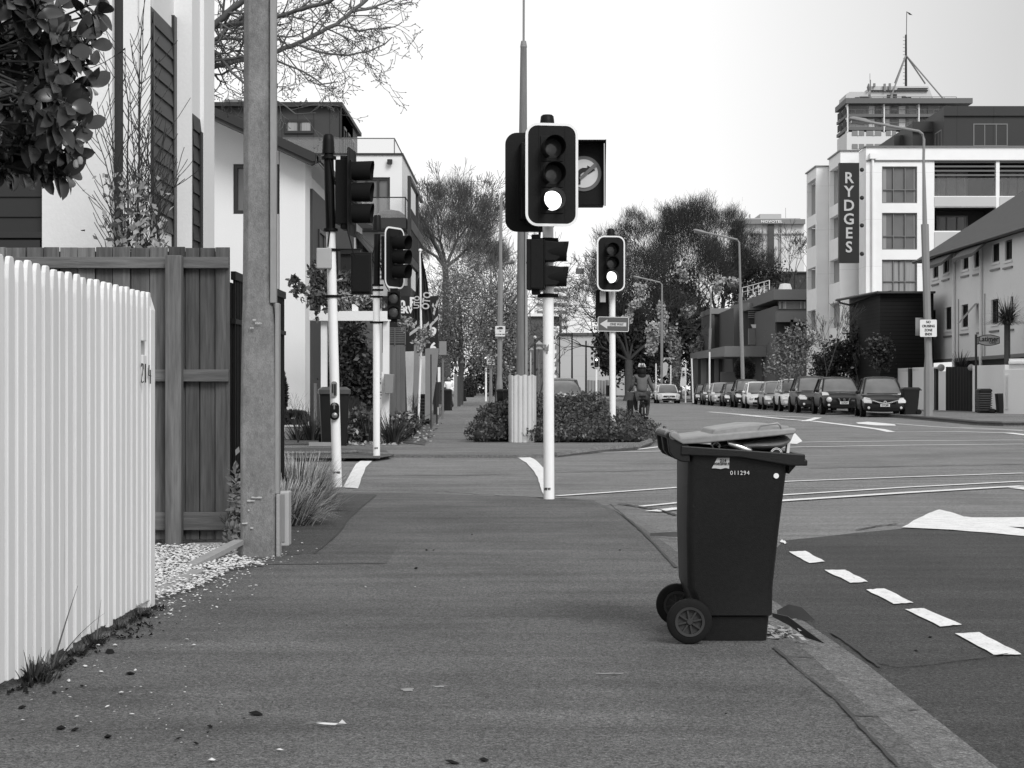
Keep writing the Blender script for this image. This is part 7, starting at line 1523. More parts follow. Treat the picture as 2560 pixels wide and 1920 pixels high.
# ---------------------------------------------------------------- dark dense tree group, right of centre
t2, tipsA = bare_tree('great dark tree with domed twiggy crown, tallest behind the street lamps', 1690, 176, 985, 865, [(-.5, .1, 1, 1), (-.15, -.3, 1.1, 1.12), (.25, .3, 1.1, 1.1), (.6, -.2, 1, 1.0), (.95, .1, .75, .95), (0, 0, 1.2, 1.05), (-.9, 0, .55, .8)], 3.5, .5, 7, 11, spread=.55, ratio=.76, up=.03, twm='twigd', minr=.022)
t3, tipsB = bare_tree('dark rounded tree just left of the tallest one, over the cyclist', 1572, 162, 985, 900, [(-.6, .1, 1, 1), (-.1, -.3, 1.1, 1.1), (.3, .3, 1.1, 1.05), (.7, -.2, .8, .9), (-.9, .1, .5, .9), (0, 0, 1.2, 1)], 3.1, .4, 7, 21, spread=.55, ratio=.76, up=.02, twm='twigd', minr=.02)
t4, tipsC = bare_tree('dark wide tree at the right of the group, reaching over the office roof', 1800, 185, 985, 800, [(-.4, .1, 1, .9), (.2, -.3, 1, .95), (.8, .3, .8, .9), (.5, .1, 1, .9), (-.9, .1, .7, .8)], 2.5, .4, 6, 31, spread=.6, ratio=.78, up=.0, twm='twigd', minr=.022)
t5, _ = bare_tree('small bare tree against the far hotel wall beside the white hotel', 1985, 170, 985, 740, [(-.5, .1, 1, 1), (.1, -.3, 1.1, 1.1), (.6, .3, 1, 1)], 1.9, .14, 6, 41, spread=.6, ratio=.8, up=.04, twm='twigd', minr=.018)
def twigcloud(par, ells, n, L, w_, m, seed, shell=.25, out=1.5, name='fine_twigs', fork=None):
    r = np.random.RandomState(seed); P_ = []; D_ = []; wt = np.array([e[3] * e[5] for e in ells]); wt = wt / wt.sum()
    for e, k in zip(ells, (wt * n).astype(int)):
        K_ = 64; cu = r.normal(size=(K_, 3)); cu /= np.linalg.norm(cu, axis=1)[:, None]; cc = cu * (r.uniform(shell, .92, K_) ** .6)[:, None]; id_ = r.randint(0, K_, k)
        pp = cc[id_] + r.normal(size=(k, 3)) * .17; P_.append(np.array(e[:3]) + pp * np.array(e[3:6])); q_ = P_[-1] - np.array(fork); D_.append(q_ / np.linalg.norm(q_, axis=1)[:, None])
    P_ = np.concatenate(P_); D_ = np.concatenate(D_) * out + r.normal(size=P_.shape) * .75; D_[:, 2] += .35; D_ /= np.linalg.norm(D_, axis=1)[:, None]
    l = (L * r.uniform(.5, 1.5, len(P_)))[:, None]; s = np.cross(D_, r.normal(size=P_.shape)); s /= np.linalg.norm(s, axis=1)[:, None]; mid = P_ + D_ * l * .5 + s * l * .08
    V = np.stack([P_ - s * w_, P_ + s * w_, mid + s * w_ * .9, P_ + D_ * l + s * w_ * .4, P_ + D_ * l - s * w_ * .4, mid - s * w_ * .9], 1).reshape(-1, 3)
    return np_mesh(name, V, np.arange(6 * len(P_)).reshape(-1, 6), m, par)
def foliage(par, C_, size, m, name='foliage', asp=.5, seed=1, **kw):
    V, Fq = leaves_np(np.asarray(C_), size, np.random.RandomState(seed), asp); return np_mesh(name, V, Fq, m, par, **kw)
def cloud_pts(ells, n, seed, shell=.35, clump=.0, k=60):
    r = np.random.RandomState(seed); out_ = []; w_ = np.array([e[3] * e[4] * e[5] for e in ells]) ** .8; w_ /= w_.sum()
    for e, m_ in zip(ells, (w_ * n).astype(int)):
        u = r.normal(size=(m_, 3)); u /= np.linalg.norm(u, axis=1)[:, None]; rad = r.uniform(shell, 1, m_) ** .6
        if clump:
            c = r.normal(size=(k, 3)); c /= np.linalg.norm(c, axis=1)[:, None]; c *= (r.uniform(.35, .95, k))[:, None]; id_ = r.randint(0, k, m_)
            p = c[id_] + r.normal(size=(m_, 3)) * clump
        else: p = u * rad[:, None]
        out_.append(np.array(e[:3]) + p * np.array(e[3:6]))
    return np.concatenate(out_)
def E(px, py, d, rx, rz, ry=None): return (X(px, d), d, Z(py, d), rx * d / F, (ry if ry is not None else rx) * d / F, rz * d / F)
twigcloud(t1, [E(1062, 610, 140, 30, 50, 30), E(1205, 640, 140, 60, 45, 40), E(1075, 560, 140, 40, 50, 40), E(1130, 515, 140, 62, 66, 50), E(1205, 545, 140, 52, 58, 45), E(1165, 600, 140, 80, 50, 50), E(1240, 640, 140, 30, 36, 30)], 21000, .6, .010, 'twig', 4, fork=P(1125, 700, 140))
twigcloud(t3, [E(1592, 570, 162, 56, 42, 50), E(1525, 625, 162, 50, 48, 40), E(1590, 670, 162, 78, 70, 50), E(1500, 700, 162, 32, 55, 30), E(1560, 780, 162, 70, 60, 40)], 16000, .6, .012, 'twigd', 5, fork=P(1585, 860, 162))
twigcloud(t2, [E(1684, 555, 176, 46, 44, 45), E(1748, 540, 176, 54, 50, 50), E(1720, 640, 176, 105, 80, 60), E(1660, 620, 176, 45, 60, 40), E(1715, 560, 176, 80, 55, 50), E(1700, 760, 176, 90, 60, 50)], 27000, .65, .012, 'twigd', 6, fork=P(1710, 840, 176))
twigcloud(t4, [E(1825, 560, 182, 42, 42, 40), E(1862, 612, 182, 46, 42, 40), E(1815, 650, 182, 60, 75, 40), E(1905, 655, 182, 42, 24, 30)], 14000, .6, .011, 'twigd', 7, fork=P(1800, 840, 182))
# evergreen undergrowth between the trunks gives the group its dark heart
foliage(t2, cloud_pts([E(1690, 800, 178, 90, 130, 80), E(1760, 860, 178, 70, 110, 60), E(1640, 900, 178, 60, 80, 60)], 15000, 3, clump=.16, k=70), .20, 'leafd', seed=4)
foliage(t3, cloud_pts([E(1560, 830, 164, 70, 110, 60), E(1525, 880, 164, 45, 55, 50), E(1600, 900, 164, 50, 60, 40)], 13000, 5, clump=.16, k=50), .20, 'leafd', seed=5)
foliage(t4, cloud_pts([E(1840, 700, 186, 70, 70, 60), E(1900, 690, 186, 80, 35, 60)], 5000, 6, clump=.2, k=50), .18, 'leafd', seed=6)
# pale hanging leaf bunches
foliage(t2, cloud_pts([E(1680, 860, 166, 20, 55), E(1650, 830, 166, 16, 25), E(1745, 870, 166, 16, 28), E(1700, 940, 166, 22, 30), E(1720, 780, 166, 18, 18), E(1800, 700, 168, 14, 12), E(1835, 705, 168, 16, 10), E(1790, 720, 168, 10, 18), E(1710, 690, 168, 14, 16)], 2600, 7, clump=.3, k=9), .17, 'leafl', 'pale_leaves', .7, 7)
foliage(t3, cloud_pts([E(1590, 760, 152, 18, 14), E(1570, 790, 152, 14, 16), E(1640, 830, 152, 22, 26), E(1600, 720, 152, 14, 10), E(1660, 780, 152, 16, 22), E(1625, 870, 152, 15, 20)], 1900, 8, clump=.3, k=9), .16, 'leafl', 'pale_leaves', .7, 8)
# sparse light tree left of that group
t6, tips6 = bare_tree('loose half-bare tree with a few leaves left of the lit hedge signal', 1527, 118, 985, 860, [(-.6, .1, 1, 1), (-.2, -.3, 1.1, 1.1), (-.4, .2, 1.3, 1.2)], 1.6, .12, 6, 51, spread=.55, ratio=.78, up=.02, twm='twig', minr=.012)
foliage(t6, tips6[rs.randint(0, len(tips6), 900)] + rs.normal(size=(900, 3)) * .1, .08, 'leafm', seed=9)
# ---------------------------------------------------------------- leafy grey-green mass under the elm
for i, (lb, px, d, ells, n) in enumerate([
    ('grey green leafy tree under the elm, directly right of the banner flag', 1150, 116, [(1150, 765, 80, 125), (1110, 850, 50, 90), (1200, 860, 60, 90)], 15000),
    ('leafy tree with pale leaf flecks between the slim lamps and the timber pole', 1245, 104, [(1245, 800, 50, 110), (1270, 870, 45, 80)], 11000),
    ('tall leafy tree behind the timber pole, thinner at its top', 1300, 128, [(1292, 800, 30, 90)], 4000)]):
    t = thing('tree', lb, 'tree', (X(px, d), d, gz(d))); b = MB(); b.tube([(X(px, d), d, 0), (X(px, d) + .1, d, Z(900, d)), (X(px, d), d, Z(760, d))], [.22, .18, .1], 8); b.build('trunk', 'bark', t, smooth=True)
    tb = TB(); r = random.Random(60 + i); tips = []
    for k in range(5): grow(tb, (X(px, d), d, Z(890, d)), (r.uniform(-.8, .8), r.uniform(-.6, .6), 1), 2.2, .10, 1, 6, r, .6, .8, (2, 3), .04, 2, tips, .15, .66)
    tb.ra = [max(a, .012) for a in tb.ra]; tb.rb = [max(a, .012) for a in tb.rb]; tb.mesh('branches', 'twig', t)
    foliage(t, cloud_pts([E(a, c, d, rx, rz) for a, c, rx, rz in ells], int(n * 1.5), 70 + i, clump=.2, k=90), .062, 'leafg', seed=12 + i)
    foliage(t, cloud_pts([E(a, c, d - 1, rx, rz) for a, c, rx, rz in ells], 260, 80 + i), .075, 'leafl', 'pale_leaves', .7, seed=22 + i)
d = 230; b = MB(); o = foliage(None, cloud_pts([E(1175, 968, d, 18, 26)], 3500, 90, shell=.8), .2, 'leafd', 'clipped_bush', label='dark round clipped bush at the far end of the left footpath', cat='bush')
d = 240; o = foliage(None, cloud_pts([E(1240, 930, d, 90, 60, 30), E(1050, 900, d, 90, 90, 30)], 7000, 91, clump=.2, k=40), .32, 'leafd', 'far_shrubbery', label='dark shrubbery closing the far end of the left footpath', cat='shrubs', kind='stuff')
# ---------------------------------------------------------------- overhanging bare branches, top left (tree behind the close house)
d = 30.0; t = thing('tree', 'bare tree whose knobbly twigs reach over the sky behind the concrete pole', 'tree', (X(425, d), d, .0))
b = MB(); b.tube([(X(425, d), d, 0), (X(428, d), d, 2.2), (X(440, d), d, Z(330, d))], [.3, .22, .18], 12); b.build('trunk', 'bark', t, smooth=True)
tb = TB(); r = random.Random(77)
def poly(pts, r0, r1, dz=0, dd=d, tw=1.0):
    P_ = []
    for a, c in zip(pts[:-1], pts[1:]):
        n = max(2, int(math.hypot(c[0] - a[0], c[1] - a[1]) / 14))
        for k in range(n): P_.append((a[0] + (c[0] - a[0]) * k / n, a[1] + (c[1] - a[1]) * k / n))
    P_.append(pts[-1]); W_ = [Vector(P(p[0] + r.uniform(-1, 1), p[1] + r.uniform(-1.5, 1.5), dd + dz * i / len(P_))) for i, p in enumerate(P_)]
    N = len(W_) - 1
    for i in range(N):
        ra = r0 + (r1 - r0) * i / N; rb = r0 + (r1 - r0) * (i + 1) / N; tb.seg(tuple(W_[i]), tuple(W_[i + 1]), ra, rb)
        if r.random() < .62 * tw:
            u = (W_[i + 1] - W_[i]).normalized(); sgn = r.choice((-1, 1)); ax = Vector((u.z * sgn, r.uniform(-.6, .6), -u.x * sgn))
            twig(W_[i], (u * .7 + ax * r.uniform(.5, 1)).normalized(), r.uniform(.25, .75), max(ra * .45, .006), 0)
def twig(p, u, L, rad, lvl):
    q = Vector(p); n = 4 if lvl < 2 else 3; cz = r.uniform(.02, .2)
    for k in range(n):
        u = (u + Vector((r.gauss(0, .13), r.gauss(0, .13), r.gauss(0, .13) - .12 + cz * k))).normalized(); e = q + u * L / n
        tb.seg(tuple(q), tuple(e), max(rad * (1 - .15 * k), .004), max(rad * (1 - .15 * (k + 1)), .0038)); q = e
        if lvl < 3 and r.random() < (.62 if lvl < 2 else .4):
            ax = Vector((r.gauss(0, 1), r.gauss(0, .6), r.gauss(0, 1))).normalized(); twig(q, (u + ax * .8).normalized(), L * r.uniform(.4, .7), rad * .65, lvl + 1)
    tb.seg(tuple(q), tuple(q + u * .02), .008, .007)
for pts, a, c, dz in (([(440, 330), (470, 200), (505, 90), (545, 55), (580, 22), (620, -10)], .1, .05, -1), ([(470, 250), (500, 130), (540, 105), (575, 60), (640, 28), (660, -5)], .07, .03, 1),
                  ([(505, 90), (540, 66), (600, 60), (640, 54), (686, 44), (740, 27), (790, 14), (824, 3), (850, -14)], .05, .03, -2), ([(460, 260), (500, 175), (600, 150), (687, 130), (743, 108), (790, 86), (841, 60), (880, 28), (915, 0), (930, -20)], .055, .034, 2),
                  ([(743, 112), (797, 131), (871, 138), (932, 125), (960, 112), (981, 94)], .026, .010, .5), ([(841, 62), (898, 76), (956, 71), (985, 68), (1005, 55)], .022, .008, -.5), ([(880, 30), (930, 20), (975, 2), (1000, -8)], .024, .012, .5),
                  ([(470, 260), (510, 152), (560, 149), (605, 143), (640, 150), (687, 150), (720, 165), (760, 180), (805, 210), (845, 205)], .04, .01, -1), ([(500, 100), (544, 135), (580, 180), (620, 215), (650, 240), (700, 255), (740, 285), (790, 283)], .034, .007, -1.5),
                  ([(505, 105), (560, 96), (605, 100), (660, 90), (730, 92), (780, 72)], .03, .012, 1), ([(520, 110), (540, 160), (570, 220), (600, 235)], .02, .006, .5), ([(700, 120), (745, 172), (770, 200), (800, 215), (840, 222)], .014, .006, .5),
                  ([(560, 30), (660, 70), (700, 100), (760, 140), (800, 150)], .02, .007, .8), ([(824, 3), (860, 40), (900, 90), (960, 110)], .014, .006, .4), ([(530, 60), (560, 120), (600, 130), (660, 190), (690, 215), (735, 225)], .016, .006, -.6), ([(640, 28), (720, 40), (800, 60), (870, 100), (940, 150), (960, 165)], .016, .006, .7)):
    poly(pts, a, c, dz)
tb.mesh('crown', 'twig', t, sides=5)
# ---------------------------------------------------------------- bare shrub in front of the close house
d = 13.5; t = thing('shrub', 'slender upright bare shrub with pale leaves at its foot above the brown fence', 'shrub', (X(345, d), d, 0)); tb = TB(); r = random.Random(12)
def stem(pts, r0, r1, side=.5):
    P_ = []
    for a, c in zip(pts[:-1], pts[1:]):
        n = max(2, int(math.hypot(c[0] - a[0], c[1] - a[1]) / 16))
        for k in range(n): P_.append((a[0] + (c[0] - a[0]) * k / n, a[1] + (c[1] - a[1]) * k / n))
    P_.append(pts[-1]); dz = r.uniform(-.5, .5); W_ = [Vector(P(p[0] + r.uniform(-.8, .8), p[1], d + dz * i / len(P_))) for i, p in enumerate(P_)]; N = len(W_) - 1
    for i in range(N):
        ra = r0 + (r1 - r0) * i / N; tb.seg(tuple(W_[i]), tuple(W_[i + 1]), ra, ra + (r1 - r0) / N)
        if r.random() < side and ra > .003:
            u = (W_[i + 1] - W_[i]).normalized(); s = r.choice((-1, 1)); v = (u + Vector((s * .7, r.uniform(-.5, .5), 0))).normalized(); q = W_[i]; L = r.uniform(.1, .42) 
            for k in range(4): v = (v + Vector((r.gauss(0, .06), r.gauss(0, .06), .12))).normalized(); e = q + v * L / 4; tb.seg(tuple(q), tuple(e), .0032, .0026); q = e
for pts, a in (([(345, 800), (342, 615), (348, 400), (348, 220), (352, 100), (361, 0), (360, -40)], .016), ([(348, 330), (356, 150), (358, 45)], .007), ([(330, 800), (322, 615), (318, 400), (322, 270), (312, 200), (313, 120), (312, 125)], .012), ([(360, 800), (350, 600), (365, 430), (372, 340), (378, 260)], .010),
               ([(352, 210), (335, 160), (325, 98)], .006), ([(352, 210), (378, 188), (400, 145)], .005), ([(300, 800), (290, 600), (285, 400), (278, 300), (268, 180), (258, 130)], .008), ([(290, 480), (270, 370), (250, 310), (243, 255)], .006), ([(290, 500), (262, 400), (240, 340), (232, 275)], .006), ([(330, 620), (290, 560), (262, 490), (250, 435)], .006),
               ([(300, 600), (262, 530), (230, 487)], .005), ([(370, 700), (385, 560), (410, 490), (440, 440), (460, 368)], .007), ([(400, 500), (440, 465), (463, 447)], .004), ([(400, 640), (395, 470), (405, 400), (415, 300)], .006), ([(280, 700), (262, 600), (236, 556)], .005), ([(318, 500), (300, 420), (275, 340), (256, 264)], .006), ([(350, 420), (370, 330), (376, 250)], .006), ([(345, 500), (330, 330), (322, 180)], .006)):
    stem(pts, a, .003)
for k in range(16):
    x0_ = r.uniform(285, 400); stem([(x0_, 640), (x0_ + r.uniform(-30, 30), r.uniform(480, 540)), (x0_ + r.uniform(-60, 60), r.uniform(300, 430))], .005, .0028, .4)
tb.mesh('stems', 'twigd', t, sides=4)
Cc = []
for k in range(420):
    px = r.gauss(335, 42); py = r.uniform(430, 640); 
    if py < 480 and r.random() < .6: continue
    Cc.append(P(px, py, d + r.uniform(-.35, .35)))
V, Fq = leaves_np(np.array(Cc), .036, np.random.RandomState(5), .55); np_mesh('pale_leaves', V, Fq, 'leafl', t)
# ---------------------------------------------------------------- large-leaved shrub at the upper left
d = 8.6; t = thing('large_leaf_shrub', 'dark glossy shrub with big oval leaves at the upper left corner', 'shrub', (-3.6, d, 0)); r = random.Random(31); V = []; Fc = []
def bigleaf(p, u, n_, L, W_, curl):
    u = u.normalized(); n_ = (n_ - u * n_.dot(u)); n_ = n_.normalized() if n_.length > 1e-4 else u.orthogonal().normalized(); s = u.cross(n_); b0 = len(V); K = 6
    for i in range(K + 1):
        v = i / K; w_ = W_ * (math.sin(math.pi * min(1, v * .93 + .05)) ** .75) * (1 if v < 1 else .02); c = p + u * (L * v) - n_ * (curl * L * v * v)
        V.extend([tuple(c + s * w_ + n_ * w_ * .28), tuple(c), tuple(c - s * w_ + n_ * w_ * .28)])
    for i in range(K): 
        for j in (0, 1): a = b0 + i * 3 + j; Fc.append((a, a + 1, a + 4, a + 3))
tb = TB(); centers = []
for k in range(120):
    px = -140 + 335 * r.random() ** .8; py = r.uniform(-60, 415)
    if px > 190 - max(0, (py - 250)) * .35 or (py > 230 and py < 300 and px > 120): 
        if r.random() < .8: continue
    centers.append((px, py, r.uniform(-.45, .5)))
for (px, py, k) in ((225, 12, 0), (255, 30, 0), (238, 75, .1), (205, 90, -.1), (232, 115, 0), (190, 140, .1), (225, 160, 0), (170, 150, 0), (228, 215, 0), (180, 215, .1), (140, 240, -.1), (160, 320, 0), (215, 318, .05), (190, 345, -.05), (130, 345, 0), (175, 385, 0), (150, 420, .05), (175, 440, 0), (110, 440, 0), (60, 430, .1), (30, 400, .1), (100, 300, 0), (60, 330, .2), (20, 430, 0), (110, 400, -.1)): centers.append((px, py, k))
root = Vector((-3.6, d + .1, .0)); tb.seg(tuple(root), (-3.5, d, 2.3), .05, .045)
for kk, (px, py, dy) in enumerate(centers):
    c = Vector(P(px, py, d + dy)); a = Vector((-3.45, d, 2.2 + (kk % 6) * .14)); m_ = (a + c) / 2 + Vector((0, 0, .08)); tb.seg(tuple(a), tuple(m_), .012, .009); tb.seg(tuple(m_), tuple(c), .008, .005)
    u0 = (c - m_).normalized(); n = r.randint(5, 8)
    for j in range(n):
        th = j * 2.4 + r.uniform(-.3, .3); o_ = u0.orthogonal().normalized(); ax = Matrix.Rotation(th, 3, u0) @ o_; u = (u0 * r.uniform(.1, .8) + ax + Vector((.12, -.1, -.25))).normalized()
        bigleaf(c - u0 * .03 * j * .4, u, (u0 + Vector((0, -.35, .5)) + rv(r, .25)), r.uniform(.095, .15), r.uniform(.029, .040), r.uniform(.05, .4))
tb.mesh('branches', 'twigd', t, sides=5)
o = np_mesh('leaves', V, Fc, 'leafb', t); o.data.polygons.foreach_set('use_smooth', [True] * len(o.data.polygons))
b = MB()
for (px, py) in ((200, 402), (190, 410), (163, 355), (198, 295)): b.ball(P(px, py, d - .1), .016, 1, 1, 1.5, 8)
b.build('bud', 'leafl', t, smooth=True)
# ---------------------------------------------------------------- low hedge on the corner, two clumps merged by eye
def hedge(label, path, h, n, seed, size=.035):
    rs_ = np.random.RandomState(seed); ell = []
    for (x, y, rx, ry, hh) in path: ell.append((x, y, gz(y) + hh * .45, rx, ry, hh * .58))
    t = thing('hedge', label, 'hedge', (path[0][0], path[0][1], gz(path[0][1])))
    r = random.Random(seed); b = MB()
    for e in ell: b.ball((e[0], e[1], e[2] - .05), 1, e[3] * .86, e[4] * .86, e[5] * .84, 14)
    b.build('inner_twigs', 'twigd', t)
    pts = cloud_pts([e for e in ell], n, seed, shell=.82); pts += rs_.normal(size=pts.shape) * .055
    pts = pts[pts[:, 2] > gz(35) + .02]
    k = rs_.rand(len(pts)) < .78
    V, Fq = leaves_np(pts[k], size, rs_, .55, .4); np_mesh('leaves', V, Fq, 'leafh', t); V, Fq = leaves_np(pts[~k], size, rs_, .55, .4); np_mesh('pale_leaves', V, Fq, 'leafh2', t)
    return t
r = random.Random(8)
hedge('rounded low hedge clump left of the corrugated jacket', [(-.72, 34.0, .26, .45, .34), (-.45, 34.1, .36, .5, .5), (-.55, 34.9, .36, .6, .66), (-.15, 34.5, .38, .6, .66), (-.2, 35.4, .42, .7, .76), (.2, 35.6, .4, .8, .8)], .9, 12000, 1)
hp = []
for Y0, hh, xa, xb in ((33.75, .30, .38, 2.35), (34.5, .42, .4, 2.5), (35.5, .6, .45, 2.55), (36.6, .74, .45, 2.35), (37.8, .86, .5, 1.9)):
    k_ = int((xb - xa) / .24)
    for i in range(k_ + 1): u = i / k_; hp.append((xa + u * (xb - xa) + r.uniform(-.05, .05), Y0 + r.uniform(-.15, .15), .27 + r.uniform(0, .06), .55, hh * r.uniform(.86, 1.14) * (1 - .35 * max(0, u - .75) / .25)))
hedge('long low hedge around the foot of the one way signal pole', hp, .9, 46000, 2, .032)
# ---------------------------------------------------------------- grasses, weeds, planting
def tuft(name, label, cx, cy, n, h, sp, m, seed, w_=.004, droop=.9, z0=0, grp=None, m2=None, cat='grass tussock', bias=(0, 0)):
    r = random.Random(seed); VV = {m: ([], []), (m2 or m): ([], [])}; t = thing(name, label, cat, (cx, cy, z0), grp)
    for k in range(n):
        V_, F_ = VV[m2 if (m2 and r.random() < .3) else m]; a = r.uniform(0, 2 * math.pi); L = h * r.uniform(.5, 1.15); rad = abs(r.gauss(0, sp * .3)); p = Vector((cx + rad * math.cos(a), cy + rad * math.sin(a), z0)); o_ = r.uniform(.25, 1.0)
        u = Vector((math.cos(a) * o_ + bias[0], math.sin(a) * o_ + bias[1], 1.1)).normalized(); sd = Vector((-math.sin(a), math.cos(a), 0)) * w_ * r.uniform(.6, 1.3); b0 = len(V_); K = 5
        for i in range(K + 1):
            v = i / K; k_ = 1 - v * .85; V_.extend([tuple(p + sd * k_), tuple(p - sd * k_)]); u = (u + Vector((0, 0, -droop * .22 * o_))).normalized(); p = p + u * L / K
            if p.z < z0 + .01: p.z = z0 + .01
        for i in range(K): a_ = b0 + 2 * i; F_.append((a_, a_ + 1, a_ + 3, a_ + 2))
    for q, (V_, F_) in VV.items():
        if F_: np_mesh('blades', V_, F_, q, t)
    return t
tuft('grass_tussock', 'pale dry grass tussock spilling out behind the short grey pillar box', X(705, 14.3), 14.35, 2300, .38, .42, 'grassp', 1, .0055, 1.0, bias=(.15, -.1), m2='grassd')
tuft('grass_tussock', 'taller pale grass tussock behind, reaching the leaning signal pole', X(738, 16.5), 16.6, 2800, .50, .45, 'grassp', 2, .0055, 1.0, m2='grassd')
tuft('grass_tussock', 'dark fine grass tussock in front of the leaning signal pole', X(770, 15.9), 15.9, 800, .36, .3, 'grassd', 3, .0025, 1.0, m2='grassp', bias=(.2, 0))
for i, (px, d_, h, n, lb) in enumerate([(920, 33.3, .75, 160, 'dark flax clump just left of the middle signal pole'), (985, 32.5, .7, 170, 'dark flax clump right of the middle signal pole'), (830, 35.2, .8, 120, 'dark strappy plant behind the leaning signal pole'), (778, 34.5, .7, 120, 'dark strappy plant left of the dark far corner bin'), (1000, 36.0, .6, 100, 'dark strappy plant at the foot of the brown lattice fence'), (745, 34.8, .5, 100, 'dark spiky plant in front of the block planter')]):
    tuft('flax_clump', lb, X(px, d_), d_, n, h, .3, 'grassd', 20 + i, .014, .7, z0=.1, cat='flax plant', m2='leafm')
b = MB(); r = random.Random(2)
def blob(name, label, ells, n, size, m, seed, cat='bush', shell=.6, clump=0, kk=30, m2=None, n2=0, kind=None, grp=None, asp=.5):
    pts = cloud_pts(ells, n, seed, shell, clump, kk); pts = pts[pts[:, 2] > gz(ells[0][1]) + .01]
    t = thing(name, label, cat, (ells[0][0], ells[0][1], gz(ells[0][1])), grp)
    foliage(t, pts, size, m, 'leaves', asp, seed)
    if m2: foliage(t, pts[np.random.RandomState(seed).randint(0, len(pts), n2)] + np.array([0, -.05, .02]), size, m2, 'pale_leaves', asp + .1, seed + 1)
    tb_ = TB(); rr_ = random.Random(seed); e = ells[0]
    for q in range(4): grow(tb_, (e[0], e[1], gz(e[1])), (rr_.uniform(-.4, .4), rr_.uniform(-.4, .4), 1), min(.35, max(.1, (e[2] - gz(e[1])) * .2)), .012, 1, 4, rr_, .5, .75)
    tb_.mesh('stems', 'twigd', t); return t
blob('ivy_hedge', 'tall dark ivy covered hedge behind the white gate frame', [E(880, 890, 35.8, 45, 90, 30), E(860, 940, 35.8, 50, 60, 30), E(915, 950, 35.8, 30, 70, 25)], 9000, .055, 'leafi', 3, 'hedge', .5, .2, 60, 'leafm', 300)
blob('climbing_plant', 'tangled dark climber above the white crossbeam', [E(850, 730, 37, 55, 50, 25), E(800, 700, 37, 28, 60, 20), E(915, 760, 37, 45, 25, 20)], 3800, .06, 'leafm', 4, 'climber', .3, .2, 40, 'leafl', 130)
blob('flowering_bush', 'bush with pale flower heads behind the two-lamp walking signal', [E(880, 750, 34.5, 40, 22, 15), E(905, 745, 34.5, 25, 20, 12)], 700, .05, 'leafl', 5, 'bush', .2, .3, 12)
blob('sapling', 'young tree with drooping leaves in front of the gabled white house', [E(745, 720, 33, 25, 35, 12), E(790, 760, 33, 25, 40, 12), E(730, 700, 33, 12, 14, 8), E(830, 770, 33, 18, 30, 8), E(790, 665, 33, 20, 22, 8)], 430, .06, 'leafm', 6, 'tree', .1, .2, 12)
blob('round_bush', 'low rounded dark bush over the block planter', [E(735, 1045, 36, 38, 18, 25)], 1800, .05, 'leafm', 7, 'bush', .7)
blob('garden_bush', 'dark garden bush at the foot of the concrete pole side', [E(706, 990, 36, 12, 60, 20)], 900, .05, 'leafi', 8, 'bush', .4)
blob('garden_bush', 'dark mixed planting between the far corner bin and the middle signal', [E(895, 1060, 33.5, 25, 30, 20), E(870, 1080, 33, 30, 16, 20)], 2600, .05, 'leafm', 9, 'bush', .3, .25, 30, 'leafl', 120)
blob('garden_bush', 'sprawling low plants under the brown lattice fence', [E(1010, 1065, 34, 35, 30, 25), E(985, 1085, 33, 25, 14, 18)], 2400, .05, 'leafm', 10, 'bush', .3, .25, 30, 'leafl', 260)
blob('garden_bush', 'small dark bush beside the slatted bin', [E(1042, 1050, 44, 18, 20, 14)], 900, .05, 'leafm', 11, 'bush', .4)
blob('rose_bush', 'leafy stems with pale blossom climbing the flagpole foot', [E(1048, 845, 41, 22, 40, 8), E(1070, 830, 41, 26, 28, 8), E(1020, 815, 41, 18, 28, 8)], 260, .055, 'leafl', 12, 'bush', .2, .25, 14)
blob('rose_bush', 'pale blossom tuft under the two-lamp walking signal', [E(1003, 802, 38, 14, 12, 8)], 160, .05, 'leafl', 13, 'bush', .2)
# fallen pale leaves along the far corner
r = random.Random(9); sp = []
b = MB()
for k in range(420):
    px = r.choice((r.gauss(1000, 40), r.gauss(1050, 30), r.gauss(930, 40), r.uniform(850, 1120))); d_ = r.uniform(32, 52) if px > 1000 else r.uniform(31.2, 34); x, y = X(px, d_), d_
    if x > -1.6 - (y - 30) * .03 and r.random() < .9: continue
    s = r.uniform(.025, .06); a = r.uniform(0, 6.3); z = gz(y) + .012; b.add([(x + s * math.cos(a), y + s * math.sin(a), z), (x + s * .6 * math.cos(a + 1.5), y + s * .6 * math.sin(a + 1.5), z + r.uniform(0, .04)), (x - s * math.cos(a), y - s * math.sin(a), z + r.uniform(0, .03)), (x + s * .6 * math.cos(a - 1.5), y + s * .6 * math.sin(a - 1.5), z)], [(0, 1, 2, 3)])
b.build('fallen_leaves', 'leafl', fast=True, kind='stuff', label='pale fallen leaves along the far left footpath edge', cat='leaves')
# weeds at the white fence foot
tuft('weed', 'largest weed clump at the foot of the white picket fence, lower left corner', -1.865, 6.60, 170, .12, .14, 'grassd', 41, .004, 1.0, cat='weed', m2='leafm')
for i, (y_, h, n) in enumerate([(6.95, .07, 90), (7.25, .06, 70), (7.6, .08, 80), (8.05, .05, 60), (8.5, .07, 80)]):
    tuft('weed', 'small weed tuft at the white fence foot, number %s counted from the biggest clump' % ('one', 'two', 'three', 'four', 'five')[i], -1.875, y_, n, h, .12, 'grassd', 42 + i, .003, 1.0, cat='weed', m2='leafm')
tuft('tall_weed', 'tall thin seeding grass weed leaning on the white fence, lower left', -1.87, 6.85, 5, .34, .02, 'grassm', 50, .006, .5, cat='weed')
tuft('tall_weed', 'single wiry weed curling up the white fence boards', -1.88, 7.62, 3, .24, .01, 'grassm', 51, .003, .6, cat='weed')
b = MB(); r = random.Random(14)
